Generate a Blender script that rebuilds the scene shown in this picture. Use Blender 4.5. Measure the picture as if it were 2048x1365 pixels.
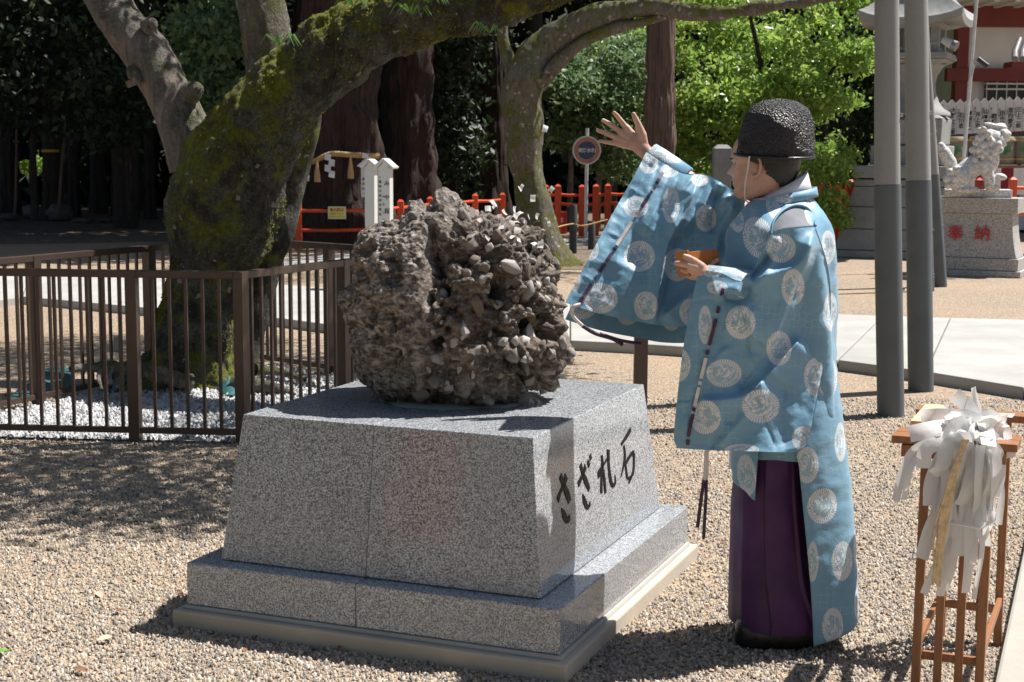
import bpy, bmesh, math, random
import numpy as np
from mathutils import Vector, Matrix, noise
from mathutils.bvhtree import BVHTree

random.seed(7)
RNG = np.random.default_rng(11)
for o in list(bpy.data.objects):
    bpy.data.objects.remove(o)
SC = bpy.context.scene
COL = SC.collection

# ---------------------------------------------------------------- camera, sky, sun, exposure
FPX, CX, CY, CAM_H = 2989.0, 1024.0, 682.5, 1.64          # photograph measured in its own 2048 x 1365 pixels
PITCH = math.atan((CY - 301.7) / FPX)
CAM_R = Matrix.Rotation(math.pi / 2 - PITCH, 3, 'X') @ Matrix.Rotation(math.radians(0.3), 3, 'Z')
cam_d = bpy.data.cameras.new('camera')
cam = bpy.data.objects.new('camera', cam_d)
COL.objects.link(cam)
cam.matrix_world = Matrix.Translation((0, 0, CAM_H)) @ CAM_R.to_4x4()
cam_d.sensor_width = 36.0
cam_d.lens = 36.0 * FPX / 2048.0
cam_d.clip_end = 400.0
cam_d.dof.use_dof = True
cam_d.dof.focus_distance = 5.2
cam_d.dof.aperture_fstop = 13.0
SC.camera = cam

SUN_EL, SUN_AZ = math.radians(60.0), math.radians(67.0)   # azimuth measured from +Y (away from the camera) towards +X
SUN_DIR = Vector((math.cos(SUN_EL) * math.sin(SUN_AZ), math.cos(SUN_EL) * math.cos(SUN_AZ), math.sin(SUN_EL)))
world = bpy.data.worlds.new('World')
SC.world = world
world.use_nodes = True
wt = world.node_tree
wt.nodes.clear()
wo = wt.nodes.new('ShaderNodeOutputWorld')
wb = wt.nodes.new('ShaderNodeBackground')
ws = wt.nodes.new('ShaderNodeTexSky')
ws.sky_type = 'NISHITA'
ws.sun_disc = False
ws.sun_elevation = SUN_EL
ws.sun_rotation = SUN_AZ
ws.air_density = 1.0
ws.dust_density = 1.5
wb.inputs['Strength'].default_value = 0.052
wt.links.new(ws.outputs[0], wb.inputs[0])
wt.links.new(wb.outputs[0], wo.inputs[0])
sun_d = bpy.data.lights.new('sun', 'SUN')
sun_d.energy = 5.0
sun_d.angle = math.radians(0.53)
sun_d.color = (1.0, 0.955, 0.89)
sun = bpy.data.objects.new('sun', sun_d)
COL.objects.link(sun)
sun.rotation_euler = SUN_DIR.to_track_quat('Z', 'Y').to_euler()
sun.location = SUN_DIR * 40
SC.view_settings.view_transform = 'Standard'
SC.view_settings.look = 'None'
SC.view_settings.gamma = 1.0
SC.view_settings.use_curve_mapping = False
SC.view_settings.exposure = 0.75
SC.render.engine = 'CYCLES'
SC.cycles.use_denoising = True
SC.cycles.max_bounces = 8
SC.cycles.diffuse_bounces = 3
SC.cycles.glossy_bounces = 3
SC.cycles.transmission_bounces = 3
SC.cycles.transparent_max_bounces = 6
SC.cycles.sample_clamp_indirect = 6.0

# ---------------------------------------------------------------- from the photograph to the place
def ray(x, y):
    return CAM_R @ Vector(((x - CX) / FPX, -(y - CY) / FPX, -1.0))
EYE = Vector((0, 0, CAM_H))
def G(x, y, z=0.0):                      # the point of height z seen at that spot
    d = ray(x, y)
    return EYE + d * ((z - CAM_H) / d.z)
def D(x, y, Y):                          # the point at distance Y seen at that spot
    d = ray(x, y)
    return EYE + d * (Y / d.y)
def px2m(Y):
    return Y / FPX

# ---------------------------------------------------------------- mesh helpers
ORG = {}
def meta(o, label=None, cat=None, group=None, kind=None):
    if label: o['label'] = label
    if cat: o['category'] = cat
    if group: o['group'] = group
    if kind: o['kind'] = kind
    return o
def thing(name, loc, label, cat, group=None):
    o = bpy.data.objects.new(name, None)
    COL.objects.link(o)
    o.location = Vector(loc)
    o.empty_display_size = 0.1
    ORG[o.name] = Vector(loc)
    return meta(o, label, cat, group)
def link(name, me, parent=None, mat=None):
    o = bpy.data.objects.new(name, me)
    COL.objects.link(o)
    if mat is not None and not me.materials:
        me.materials.append(mat)
    if parent is not None:
        o.parent = parent
        ORG[o.name] = ORG[parent.name].copy()
    else:
        ORG[o.name] = Vector((0, 0, 0))
    return o
def mk(name, V, F, mat, parent=None, smooth=False):
    """one mesh object from world-space vertices"""
    V = np.asarray([tuple(v) for v in V], dtype=np.float64)
    if parent is not None:
        V = V - np.array(ORG[parent.name])
    me = bpy.data.meshes.new(name)
    me.from_pydata(V.tolist(), [], [tuple(int(i) for i in f) for f in F])
    if smooth:
        me.polygons.foreach_set('use_smooth', [True] * len(me.polygons))
        caps = {k for p in me.polygons if p.loop_total > 4 for k in p.edge_keys}
        if caps:
            for e in me.edges:
                if tuple(sorted(e.vertices)) in caps: e.use_edge_sharp = True
    me.update()
    return link(name, me, parent, mat)
def mk_np(name, V, F, mat, parent=None, smooth=False):
    """large meshes: V (n,3), F (m,k) arrays"""
    V = np.asarray(V, dtype=np.float64)
    if parent is not None:
        V = V - np.array(ORG[parent.name])
    F = np.asarray(F, dtype=np.int32)
    m, k = F.shape
    me = bpy.data.meshes.new(name)
    me.vertices.add(len(V))
    me.vertices.foreach_set('co', V.ravel())
    me.loops.add(m * k)
    me.loops.foreach_set('vertex_index', F.ravel())
    me.polygons.add(m)
    me.polygons.foreach_set('loop_start', np.arange(0, m * k, k, dtype=np.int32))
    me.polygons.foreach_set('loop_total', np.full(m, k, dtype=np.int32))
    if smooth:
        me.polygons.foreach_set('use_smooth', np.ones(m, dtype=bool))
    me.update(calc_edges=True)
    return link(name, me, parent, mat)
class MB:
    """collects shapes for ONE part"""
    def __init__(s): s.V = []; s.F = []
    def add(s, V, F):
        b = len(s.V)
        s.V += [Vector(v) for v in V]
        s.F += [tuple(i + b for i in f) for f in F]
        return s
    def box(s, c, size, ax=None, taper=1.0):
        c = Vector(c); hx, hy, hz = size[0] / 2, size[1] / 2, size[2] / 2
        ax = ax or (Vector((1, 0, 0)), Vector((0, 1, 0)), Vector((0, 0, 1)))
        V = []
        for z in (-1, 1):
            t = taper if z > 0 else 1.0
            for x, y in ((-1, -1), (1, -1), (1, 1), (-1, 1)):
                V.append(c + ax[0] * x * hx * t + ax[1] * y * hy * t + ax[2] * z * hz)
        return s.add(V, [(0, 3, 2, 1), (4, 5, 6, 7), (0, 1, 5, 4), (1, 2, 6, 5), (2, 3, 7, 6), (3, 0, 4, 7)])
    def bar(s, a, b, w, h=None, up=(0, 0, 1)):
        a, b = Vector(a), Vector(b)
        t = (b - a).normalized()
        up = Vector(up)
        if abs(t.dot(up)) > 0.95: up = Vector((0, 1, 0))
        x = t.cross(up).normalized(); y = x.cross(t).normalized()
        return s.box((a + b) / 2, (w, h or w, (b - a).length), (x, y, t))
    def tube(s, pts, rad, n=8, cap=True):
        V, F = tube_vf(pts, rad, n, cap)
        return s.add(V, F)
    def lathe(s, c, prof, n=24):
        c = Vector(c); V = []; F = []
        for r, z in prof:
            for i in range(n):
                a = 2 * math.pi * i / n
                V.append(c + Vector((r * math.cos(a), r * math.sin(a), z)))
        for j in range(len(prof) - 1):
            for i in range(n):
                k = (i + 1) % n
                F.append((j * n + i, j * n + k, (j + 1) * n + k, (j + 1) * n + i))
        F.append(tuple(range(n - 1, -1, -1)))
        F.append(tuple((len(prof) - 1) * n + i for i in range(n)))
        return s.add(V, F)
    def build(s, name, mat, parent=None, smooth=False, bevel=0.0):
        o = mk(name, s.V, s.F, mat, parent, smooth)
        if bevel:
            md = o.modifiers.new('bevel', 'BEVEL'); md.width = bevel; md.segments = 2
            md.limit_method = 'ANGLE'; md.angle_limit = math.radians(40)
        return o
def tube_vf(pts, rad, n=8, cap=True):
    pts = [Vector(p) for p in pts]
    m = len(pts)
    if not hasattr(rad, '__len__'): rad = [rad] * m
    V = []; F = []
    up = None
    for i in range(m):
        t = (pts[min(i + 1, m - 1)] - pts[max(i - 1, 0)]).normalized()
        if up is None:
            up = Vector((0, 0, 1)) if abs(t.z) < 0.9 else Vector((0, 1, 0))
        x = t.cross(up).normalized(); up = x.cross(t).normalized()
        for k in range(n):
            a = 2 * math.pi * k / n
            V.append(pts[i] + (x * math.cos(a) + up * math.sin(a)) * rad[i])
    for i in range(m - 1):
        for k in range(n):
            q = (k + 1) % n
            F.append((i * n + k, i * n + q, (i + 1) * n + q, (i + 1) * n + k))
    if cap:
        F.append(tuple(range(n - 1, -1, -1)))
        F.append(tuple((m - 1) * n + k for k in range(n)))
    return V, F
def spline(pts, n):
    """Catmull-Rom through points (any dimension), n samples even in arc length"""
    P = np.array([list(p) for p in pts], dtype=float)
    if len(P) == 2:
        t = np.linspace(0, 1, n)[:, None]
        return P[0] * (1 - t) + P[1] * t
    Q = np.vstack([2 * P[0] - P[1], P, 2 * P[-1] - P[-2]])
    out = []
    for i in range(1, len(Q) - 2):
        t = np.linspace(0, 1, 24, endpoint=False)[:, None]
        a, b, c, d = Q[i - 1], Q[i], Q[i + 1], Q[i + 2]
        out.append(0.5 * (2 * b + (c - a) * t + (2 * a - 5 * b + 4 * c - d) * t ** 2 + (3 * b - a - 3 * c + d) * t ** 3))
    out.append(P[-1:]); C = np.vstack(out)
    s = np.r_[0, np.cumsum(np.linalg.norm(np.diff(C, axis=0), axis=1))]
    u = np.linspace(0, s[-1], n)
    return np.stack([np.interp(u, s, C[:, k]) for k in range(C.shape[1])], axis=1)
def grid_faces(nr, nc, wrap=False):
    F = []
    for j in range(nr - 1):
        for i in range(nc if wrap else nc - 1):
            k = (i + 1) % nc
            F.append((j * nc + i, j * nc + k, (j + 1) * nc + k, (j + 1) * nc + i))
    return F
def copy_tree(o, parent=None):
    c = o.copy(); COL.objects.link(c)
    if parent is not None: c.parent = parent
    for ch in o.children: copy_tree(ch, c)
    return c
def text_mesh(name, s, size, o, ax, ay, mat, parent=None, bold=0.0, thick=0.0):
    """lettering laid on a plane: o = centre, ax / ay = right and up on that plane"""
    cu = bpy.data.curves.new('lettering', 'FONT')
    cu.body = s; cu.size = size; cu.align_x = 'CENTER'; cu.align_y = 'CENTER'
    cu.offset = bold; cu.extrude = thick; cu.resolution_u = 2
    ob = bpy.data.objects.new('lettering_source', cu); COL.objects.link(ob)
    bpy.context.view_layer.update()
    me = bpy.data.meshes.new_from_object(ob.evaluated_get(bpy.context.evaluated_depsgraph_get()))
    bpy.data.objects.remove(ob); bpy.data.curves.remove(cu)
    me.name = name
    me.materials.clear()
    base = ORG[parent.name] if parent is not None else Vector((0, 0, 0))
    o, ax, ay = Vector(o), Vector(ax).normalized(), Vector(ay).normalized()
    nrm = ax.cross(ay)
    xs = [v.co.y for v in me.vertices]
    mid = (max(xs) + min(xs)) / 2 if xs else 0
    for v in me.vertices:
        v.co = o + ax * v.co.x + ay * (v.co.y - mid) + nrm * v.co.z - base
    return link(name, me, parent, mat)

# ---------------------------------------------------------------- material helpers
class NT:
    def __init__(s, name):
        s.m = bpy.data.materials.new(name); s.m.use_nodes = True
        s.t = s.m.node_tree; s.t.nodes.clear()
        s.out = s.t.nodes.new('ShaderNodeOutputMaterial')
    def n(s, typ, ins=None, **props):
        nd = s.t.nodes.new(typ)
        for k, v in props.items(): setattr(nd, k, v)
        for k, v in (ins or {}).items(): s.put(nd.inputs[k], v)
        return nd
    def put(s, sock, v):
        if isinstance(v, bpy.types.NodeSocket): s.t.links.new(v, sock)
        elif isinstance(v, (tuple, list)):
            v = tuple(v)
            if sock.type == 'RGBA' and len(v) == 3: v = v + (1,)
            sock.default_value = v
        else:
            if sock.type in ('RGBA',) and not hasattr(v, '__len__'): v = (v, v, v, 1)
            if sock.type == 'VECTOR' and not hasattr(v, '__len__'): v = (v, v, v)
            sock.default_value = v
    def pos(s): return s.n('ShaderNodeTexCoord').outputs['Object']
    def mapping(s, vec, scale=(1, 1, 1), rot=(0, 0, 0), loc=(0, 0, 0)):
        return s.n('ShaderNodeMapping', {'Vector': vec, 'Scale': scale, 'Rotation': rot, 'Location': loc}).outputs[0]
    def noise(s, vec, scale=5, detail=4, rough=0.55, dist=0.0, col=False):
        nd = s.n('ShaderNodeTexNoise', {'Vector': vec, 'Scale': scale, 'Detail': detail, 'Roughness': rough, 'Distortion': dist})
        return nd.outputs['Color' if col else 'Fac']
    def vor(s, vec, scale=5, out='Distance', feature='F1', rnd=1.0):
        nd = s.n('ShaderNodeTexVoronoi', {'Vector': vec, 'Scale': scale, 'Randomness': rnd}, feature=feature)
        return nd.outputs[out]
    def wave(s, vec, scale=5, dist=2, detail=2):
        return s.n('ShaderNodeTexWave', {'Vector': vec, 'Scale': scale, 'Distortion': dist, 'Detail': detail}).outputs['Fac']
    def math(s, op, a, b=0.0, c=None):
        nd = s.n('ShaderNodeMath', operation=op)
        s.put(nd.inputs[0], a); s.put(nd.inputs[1], b)
        if c is not None: s.put(nd.inputs[2], c)
        return nd.outputs[0]
    def ramp(s, fac, stops, interp='LINEAR'):
        nd = s.n('ShaderNodeValToRGB', {'Fac': fac}); cr = nd.color_ramp; cr.interpolation = interp
        while len(cr.elements) < len(stops): cr.elements.new(0.5)
        for e, (p, c) in zip(cr.elements, stops):
            e.position = p
            e.color = (c, c, c, 1) if not hasattr(c, '__len__') else tuple(c) + (1,)
        return nd.outputs[0]
    def mix(s, fac, a, b, blend='MIX'):
        nd = s.n('ShaderNodeMix', data_type='RGBA', blend_type=blend)
        s.put(nd.inputs['Factor'], fac)
        cs = [i for i in nd.inputs if i.type == 'RGBA']
        s.put(cs[0], a); s.put(cs[1], b)
        return [q for q in nd.outputs if q.type == 'RGBA'][0]
    def attr(s, name, out='Vector'):
        return s.n('ShaderNodeAttribute', attribute_name=name).outputs[out]
    def bump(s, h, strength=0.5, dist=0.01, normal=None):
        nd = s.n('ShaderNodeBump', {'Height': h, 'Strength': strength, 'Distance': dist})
        if normal is not None: s.put(nd.inputs['Normal'], normal)
        return nd.outputs[0]
    def bsdf(s, color, rough=0.6, normal=None, **kw):
        nd = s.n('ShaderNodeBsdfPrincipled')
        s.put(nd.inputs['Base Color'], color); s.put(nd.inputs['Roughness'], rough)
        if normal is not None: s.put(nd.inputs['Normal'], normal)
        for k, v in kw.items(): s.put(nd.inputs[k.replace('_', ' ')], v)
        return nd.outputs[0]
    def done(s, shader):
        s.t.links.new(shader, s.out.inputs['Surface'])
        return s.m
def plain(name, c, rough=0.5, var=0.15, scale=12, bump=0.0, bscale=60, **kw):
    """paint / wood / stone with uneven tone and a little relief"""
    t = NT(name); p = t.pos()
    n1 = t.noise(p, scale, 5, 0.6)
    lo = tuple(max(0, x * (1 - var)) for x in c); hi = tuple(min(1, x * (1 + var)) for x in c)
    colr = t.ramp(n1, [(0.3, lo), (0.7, hi)])
    nrm = t.bump(t.noise(p, bscale, 4), bump, 0.004) if bump else None
    r = t.ramp(t.noise(p, scale * 2.3, 3), [(0.3, max(0, rough - 0.08)), (0.7, min(1, rough + 0.08))])
    return t.done(t.bsdf(colr, r, nrm, **kw))
MAT = {}
def m_granite(name, lo, mid, hi, scale=150, rough=0.16, tint=None):
    t = NT(name); p = t.pos()
    c1 = t.vor(p, scale, 'Color'); g = t.n('ShaderNodeSeparateColor', {'Color': c1}).outputs[0]
    fine = t.noise(p, scale * 1.6, 2, 0.7)
    f = t.math('ADD', t.math('MULTIPLY', g, 0.62), t.math('MULTIPLY', fine, 0.38))
    col = t.ramp(f, [(0.18, lo), (0.34, tuple(x * 0.55 for x in mid)), (0.5, mid), (0.66, tuple((a + b) / 2 for a, b in zip(mid, hi))), (0.82, hi)])
    big = t.noise(p, 2.2, 5, 0.6)
    col = t.mix(t.ramp(big, [(0.42, 0.0), (0.75, 0.35)]), col, tint or tuple(x * 0.8 for x in mid))
    st = t.noise(t.mapping(p, (16, 16, 0.9)), 1.6, 5, 0.6)
    col = t.mix(t.ramp(st, [(0.56, 0.0), (0.78, 0.28)]), col, tuple(x * 0.55 for x in mid))
    sp_ = t.noise(p, 5, 7, 0.7)
    col = t.mix(t.ramp(sp_, [(0.60, 0.0), (0.74, 0.22)]), col, (mid[0] * 1.1, mid[1] * 0.98, mid[2] * 0.82))
    rr = t.ramp(t.noise(p, 7, 4), [(0.3, rough * 0.7), (0.7, rough * 1.6)])
    return t.done(t.bsdf(col, rr, t.bump(fine, 0.05, 0.001)))
MAT['granite'] = m_granite('polished_grey_granite', (0.06, 0.064, 0.070), (0.315, 0.335, 0.362), (0.63, 0.66, 0.70), 290, 0.06, (0.29, 0.30, 0.315))
MAT['granite_joint'] = plain('granite_joint_filler', (0.24, 0.24, 0.24), 0.7)
MAT['granite_rough'] = m_granite('pale_pink_granite', (0.24, 0.23, 0.22), (0.42, 0.405, 0.385), (0.58, 0.565, 0.545), 110, 0.55)
MAT['lion_stone'] = m_granite('white_carved_granite', (0.50, 0.495, 0.49), (0.60, 0.595, 0.585), (0.70, 0.695, 0.685), 60, 0.6)
def m_stone(name, c, var=0.3, scale=3):
    t = NT(name); p = t.pos()
    a = t.noise(p, scale, 8, 0.65); b = t.noise(p, scale * 14, 5, 0.7)
    col = t.ramp(t.math('ADD', t.math('MULTIPLY', a, 0.6), t.math('MULTIPLY', b, 0.4)),
                 [(0.3, tuple(x * (1 - var) for x in c)), (0.5, c), (0.7, tuple(min(1, x * (1 + var)) for x in c))])
    return t.done(t.bsdf(col, 0.8, t.bump(b, 0.35, 0.01)))
MAT['lantern_stone'] = m_stone('weathered_lantern_stone', (0.27, 0.275, 0.27))
MAT['dark_stone'] = m_stone('dark_mossy_boulder', (0.10, 0.10, 0.09))
def m_concrete(name, c, stain=0.25):
    t = NT(name); p = t.pos()
    a = t.noise(p, 1.3, 6, 0.6); b = t.noise(p, 26, 6, 0.65); sp = t.vor(p, 90, 'Distance')
    col = t.ramp(a, [(0.25, tuple(x * (1 - stain) for x in c)), (0.6, c), (0.85, tuple(min(1, x * 1.06) for x in c))])
    col = t.mix(t.ramp(b, [(0.35, 0.0), (0.75, 0.30)]), col, tuple(x * 0.72 for x in c))
    col = t.mix(t.ramp(sp, [(0.03, 0.6), (0.09, 0.0)]), col, tuple(x * 0.45 for x in c))
    return t.done(t.bsdf(col, 0.85, t.bump(t.noise(p, 120, 4), 0.25, 0.004)))
MAT['concrete'] = m_concrete('pale_concrete', (0.41, 0.405, 0.385), 0.3)
MAT['concrete_old'] = m_concrete('weathered_concrete', (0.55, 0.48, 0.39), 0.3)
MAT['kerb'] = m_concrete('kerb_stone', (0.40, 0.38, 0.34))
def gravel_ramp(t, f, kind):
    if kind == 'tan':
        return t.ramp(f, [(0.0, (0.07, 0.066, 0.064)), (0.14, (0.17, 0.152, 0.14)), (0.28, (0.36, 0.30, 0.235)), (0.42, (0.27, 0.26, 0.25)),
                          (0.54, (0.46, 0.39, 0.305)), (0.68, (0.43, 0.35, 0.26)), (0.82, (0.40, 0.285, 0.185)), (0.93, (0.54, 0.47, 0.38)), (1.0, (0.62, 0.57, 0.50))])
    return t.ramp(f, [(0.0, (0.16, 0.17, 0.19)), (0.2, (0.34, 0.35, 0.37)), (0.5, (0.43, 0.44, 0.46)), (0.8, (0.55, 0.56, 0.58)), (1.0, (0.68, 0.68, 0.69))])
def m_pebble(name, kind):
    t = NT(name); p = t.pos()
    f = t.attr('tone', 'Fac')
    col = gravel_ramp(t, f, kind)
    col = t.mix(t.ramp(t.noise(p, 220, 3), [(0.35, 0.0), (0.8, 0.4)]), col, (0.2, 0.17, 0.14))
    return t.done(t.bsdf(col, 0.62))
MAT['pebble'] = m_pebble('river_gravel', 'tan')
MAT['pebble_white'] = m_pebble('white_gravel', 'white')
def m_gravel_sheet(name, kind, cell=62, soil=None):
    t = NT(name); p = t.pos()
    nd = t.n('ShaderNodeTexVoronoi', {'Vector': p, 'Scale': cell})
    g = t.n('ShaderNodeSeparateColor', {'Color': nd.outputs['Color']})
    col = gravel_ramp(t, g.outputs[0], kind)
    col = t.mix(t.ramp(nd.outputs['Distance'], [(0.35, 0.0), (0.75, 0.85)]), col, (0.05, 0.042, 0.034))
    big = t.noise(p, 0.5, 6, 0.6)
    col = t.mix(t.ramp(big, [(0.3, 0.15), (0.7, 0.55)]), col, soil or (0.36, 0.27, 0.18))
    h = t.math('SUBTRACT', 1.0, nd.outputs['Distance'])
    return t.done(t.bsdf(col, 0.75, t.bump(h, 0.8, 0.008)))
MAT['gravel'] = m_gravel_sheet('gravel_ground', 'tan', 75, (0.42, 0.285, 0.165))
MAT['gravel_white'] = m_gravel_sheet('white_gravel_bed', 'white', 62, (0.26, 0.22, 0.18))
def m_soil():
    t = NT('forest_soil'); p = t.pos()
    a = t.noise(p, 1.2, 8, 0.65); b = t.vor(p, 22, 'Color')
    g = t.n('ShaderNodeSeparateColor', {'Color': b}).outputs[0]
    col = t.ramp(t.math('ADD', t.math('MULTIPLY', a, 0.5), t.math('MULTIPLY', g, 0.5)), [(0.2, (0.05, 0.04, 0.03)), (0.5, (0.13, 0.10, 0.075)), (0.8, (0.24, 0.17, 0.11))])
    return t.done(t.bsdf(col, 0.9, t.bump(t.noise(p, 40, 5), 0.6, 0.02)))
MAT['soil'] = m_soil()
def m_bark(name, dark, light, moss=None, lichen=0.0, furrow=(6, 6, 0.9), mossamt=0.5):
    t = NT(name); p = t.pos()
    f = t.noise(t.mapping(p, furrow), 5, 8, 0.65, 0.6)
    col = t.ramp(f, [(0.3, dark), (0.52, tuple((a + b) / 2 for a, b in zip(dark, light))), (0.72, light)])
    h = f
    if moss:
        grey = t.noise(p, 4.5, 8, 0.7, 0.4)
        col = t.mix(t.ramp(grey, [(0.46, 0.0), (0.60, 0.75)]), col, t.ramp(t.noise(p, 60, 4, 0.7), [(0.35, (0.045, 0.05, 0.035)), (0.65, (0.25, 0.255, 0.215))]))
        mm = t.noise(p, 3.0, 9, 0.68, 0.3)
        up = t.n('ShaderNodeSeparateXYZ', {'Vector': t.n('ShaderNodeNewGeometry').outputs['Normal']})
        mf = t.math('ADD', mm, t.math('MULTIPLY', up.outputs[2], 0.10))
        mask = t.ramp(mf, [(0.56 - 0.12 * mossamt, 0.0), (0.66 - 0.08 * mossamt, 1.0)])
        mcol = t.ramp(t.noise(p, 38, 5, 0.7), [(0.3, tuple(x * 0.35 for x in moss)), (0.6, moss), (0.8, (moss[0] * 1.7, moss[1] * 1.5, moss[2]))])
        col = t.mix(mask, col, mcol)
        h = t.math('ADD', f, t.math('MULTIPLY', t.noise(p, 70, 5, 0.7), 0.6))
    if lichen:
        wp = t.n('ShaderNodeVectorMath', {0: p, 1: t.n('ShaderNodeVectorMath', {0: t.noise(p, 22, 5, col=True), 1: (0.08, 0.08, 0.08)}, operation='MULTIPLY').outputs[0]}, operation='ADD').outputs[0]
        vd = t.vor(wp, 13, 'Distance'); vc = t.n('ShaderNodeSeparateColor', {'Color': t.vor(wp, 13, 'Color')}).outputs[1]
        sp = t.math('LESS_THAN', t.math('ADD', vd, t.math('MULTIPLY', t.noise(p, 55, 4, 0.7), 0.5)), t.math('MULTIPLY', t.math('POWER', vc, 2.0), 0.72 * lichen))
        col = t.mix(t.math('MULTIPLY', sp, 0.8), col, (0.46, 0.42, 0.36))
        vd2 = t.vor(wp, 42, 'Distance'); vc2 = t.n('ShaderNodeSeparateColor', {'Color': t.vor(wp, 42, 'Color')}).outputs[0]
        sp2 = t.math('LESS_THAN', vd2, t.math('MULTIPLY', t.math('POWER', vc2, 3.0), 0.5 * lichen))
        col = t.mix(t.math('MULTIPLY', sp2, 0.4), col, (0.30, 0.31, 0.26))
    return t.done(t.bsdf(col, 0.9, t.bump(h, 1.0, 0.05)))
MAT['bark_moss'] = m_bark('mossy_cherry_bark', (0.014, 0.012, 0.008), (0.080, 0.068, 0.050), (0.21, 0.225, 0.010), 0.75, mossamt=0.62)
MAT['bark_grey'] = m_bark('grey_cherry_bark', (0.12, 0.094, 0.082), (0.42, 0.345, 0.30), (0.13, 0.145, 0.07), 0.35, (4, 4, 1.2), 0.15)
MAT['bark_lichen'] = m_bark('lichened_cherry_bark', (0.06, 0.048, 0.032), (0.30, 0.26, 0.20), (0.15, 0.15, 0.02), 0.9, (5, 5, 1.4), 0.75)
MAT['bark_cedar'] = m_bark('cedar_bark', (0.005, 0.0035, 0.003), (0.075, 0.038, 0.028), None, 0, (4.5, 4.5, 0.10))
MAT['bark_cedar_red'] = m_bark('red_cedar_bark', (0.05, 0.032, 0.025), (0.26, 0.17, 0.13), None, 0, (4.5, 4.5, 0.11))
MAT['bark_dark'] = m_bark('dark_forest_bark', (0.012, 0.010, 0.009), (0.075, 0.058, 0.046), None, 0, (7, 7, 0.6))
def m_leaf(name, a, b, c, rough=0.45, trans=0.35):
    t = NT(name)
    f = t.attr('tone', 'Fac')
    col = t.ramp(f, [(0.0, a), (0.55, b), (1.0, c)])
    d = t.bsdf(col, rough)
    tr = t.n('ShaderNodeBsdfTranslucent', {'Color': t.mix(0.5, col, tuple(min(1, x * 1.6) for x in c))}).outputs[0]
    return t.done(t.n('ShaderNodeMixShader', {0: trans, 1: d, 2: tr}).outputs[0])
MAT['leaf_maple'] = m_leaf('spring_maple_leaf', (0.07, 0.15, 0.03), (0.165, 0.30, 0.06), (0.34, 0.45, 0.10), 0.36, 0.5)
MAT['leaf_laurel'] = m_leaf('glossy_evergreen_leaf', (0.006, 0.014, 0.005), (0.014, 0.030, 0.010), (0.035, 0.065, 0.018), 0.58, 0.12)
MAT['leaf_camellia'] = m_leaf('camellia_leaf', (0.045, 0.095, 0.04), (0.10, 0.18, 0.075), (0.24, 0.33, 0.16), 0.5, 0.35)
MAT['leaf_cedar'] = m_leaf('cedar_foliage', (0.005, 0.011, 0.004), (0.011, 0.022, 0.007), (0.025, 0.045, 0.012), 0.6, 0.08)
MAT['leaf_cherry'] = m_leaf('cherry_leaf', (0.04, 0.085, 0.018), (0.07, 0.14, 0.026), (0.12, 0.20, 0.04), 0.45, 0.3)
MAT['leaf_bright'] = m_leaf('sunlit_undergrowth', (0.09, 0.17, 0.02), (0.15, 0.27, 0.03), (0.25, 0.36, 0.05), 0.5, 0.35)
MAT['aluminium'] = plain('brown_aluminium', (0.085, 0.060, 0.048), 0.38, 0.08, 4, Metallic=0.35)
MAT['vermilion'] = plain('vermilion_paint', (0.62, 0.075, 0.018), 0.42, 0.14, 5)
MAT['white_paint'] = plain('white_painted_board', (0.58, 0.58, 0.57), 0.55, 0.06, 4)
MAT['black_ink'] = plain('black_ink', (0.012, 0.012, 0.013), 0.3)
MAT['black_gloss'] = plain('black_engraved_paint', (0.004, 0.004, 0.005), 0.5, Specular_IOR_Level=0.15)
MAT['red_ink'] = plain('red_paint', (0.50, 0.015, 0.02), 0.5)
MAT['wood'] = None
def m_wood(name, a, b, rough=0.5):
    t = NT(name); p = t.pos()
    w = t.noise(t.mapping(p, (40, 40, 3)), 4, 5, 0.6, 0.5)
    col = t.ramp(w, [(0.3, a), (0.7, b)])
    return t.done(t.bsdf(col, rough, t.bump(w, 0.15, 0.002)))
MAT['wood'] = m_wood('oiled_cedar_wood', (0.22, 0.085, 0.032), (0.36, 0.155, 0.062))
MAT['wood_pale'] = m_wood('pale_planed_wood', (0.60, 0.43, 0.26), (0.72, 0.55, 0.36))
MAT['wood_box'] = m_wood('lacquered_wood_box', (0.30, 0.10, 0.02), (0.42, 0.16, 0.035), 0.35)
def m_paper():
    t = NT('white_paper')
    p = t.pos()
    col = t.ramp(t.noise(p, 14, 3), [(0.3, (0.88, 0.88, 0.88)), (0.7, (0.94, 0.94, 0.94))])
    d = t.bsdf(col, 0.7, t.bump(t.noise(p, 45, 4), 0.25, 0.006))
    tr = t.n('ShaderNodeBsdfTranslucent', {'Color': (0.8, 0.8, 0.78, 1)}).outputs[0]
    return t.done(t.n('ShaderNodeMixShader', {0: 0.4, 1: d, 2: tr}).outputs[0])
MAT['paper'] = m_paper()
MAT['hemp'] = plain('hemp_fibre', (0.64, 0.48, 0.28), 0.6, 0.3, 60)
MAT['straw'] = plain('straw_rope', (0.46, 0.30, 0.13), 0.8, 0.25, 30, 0.5, 80)
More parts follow.
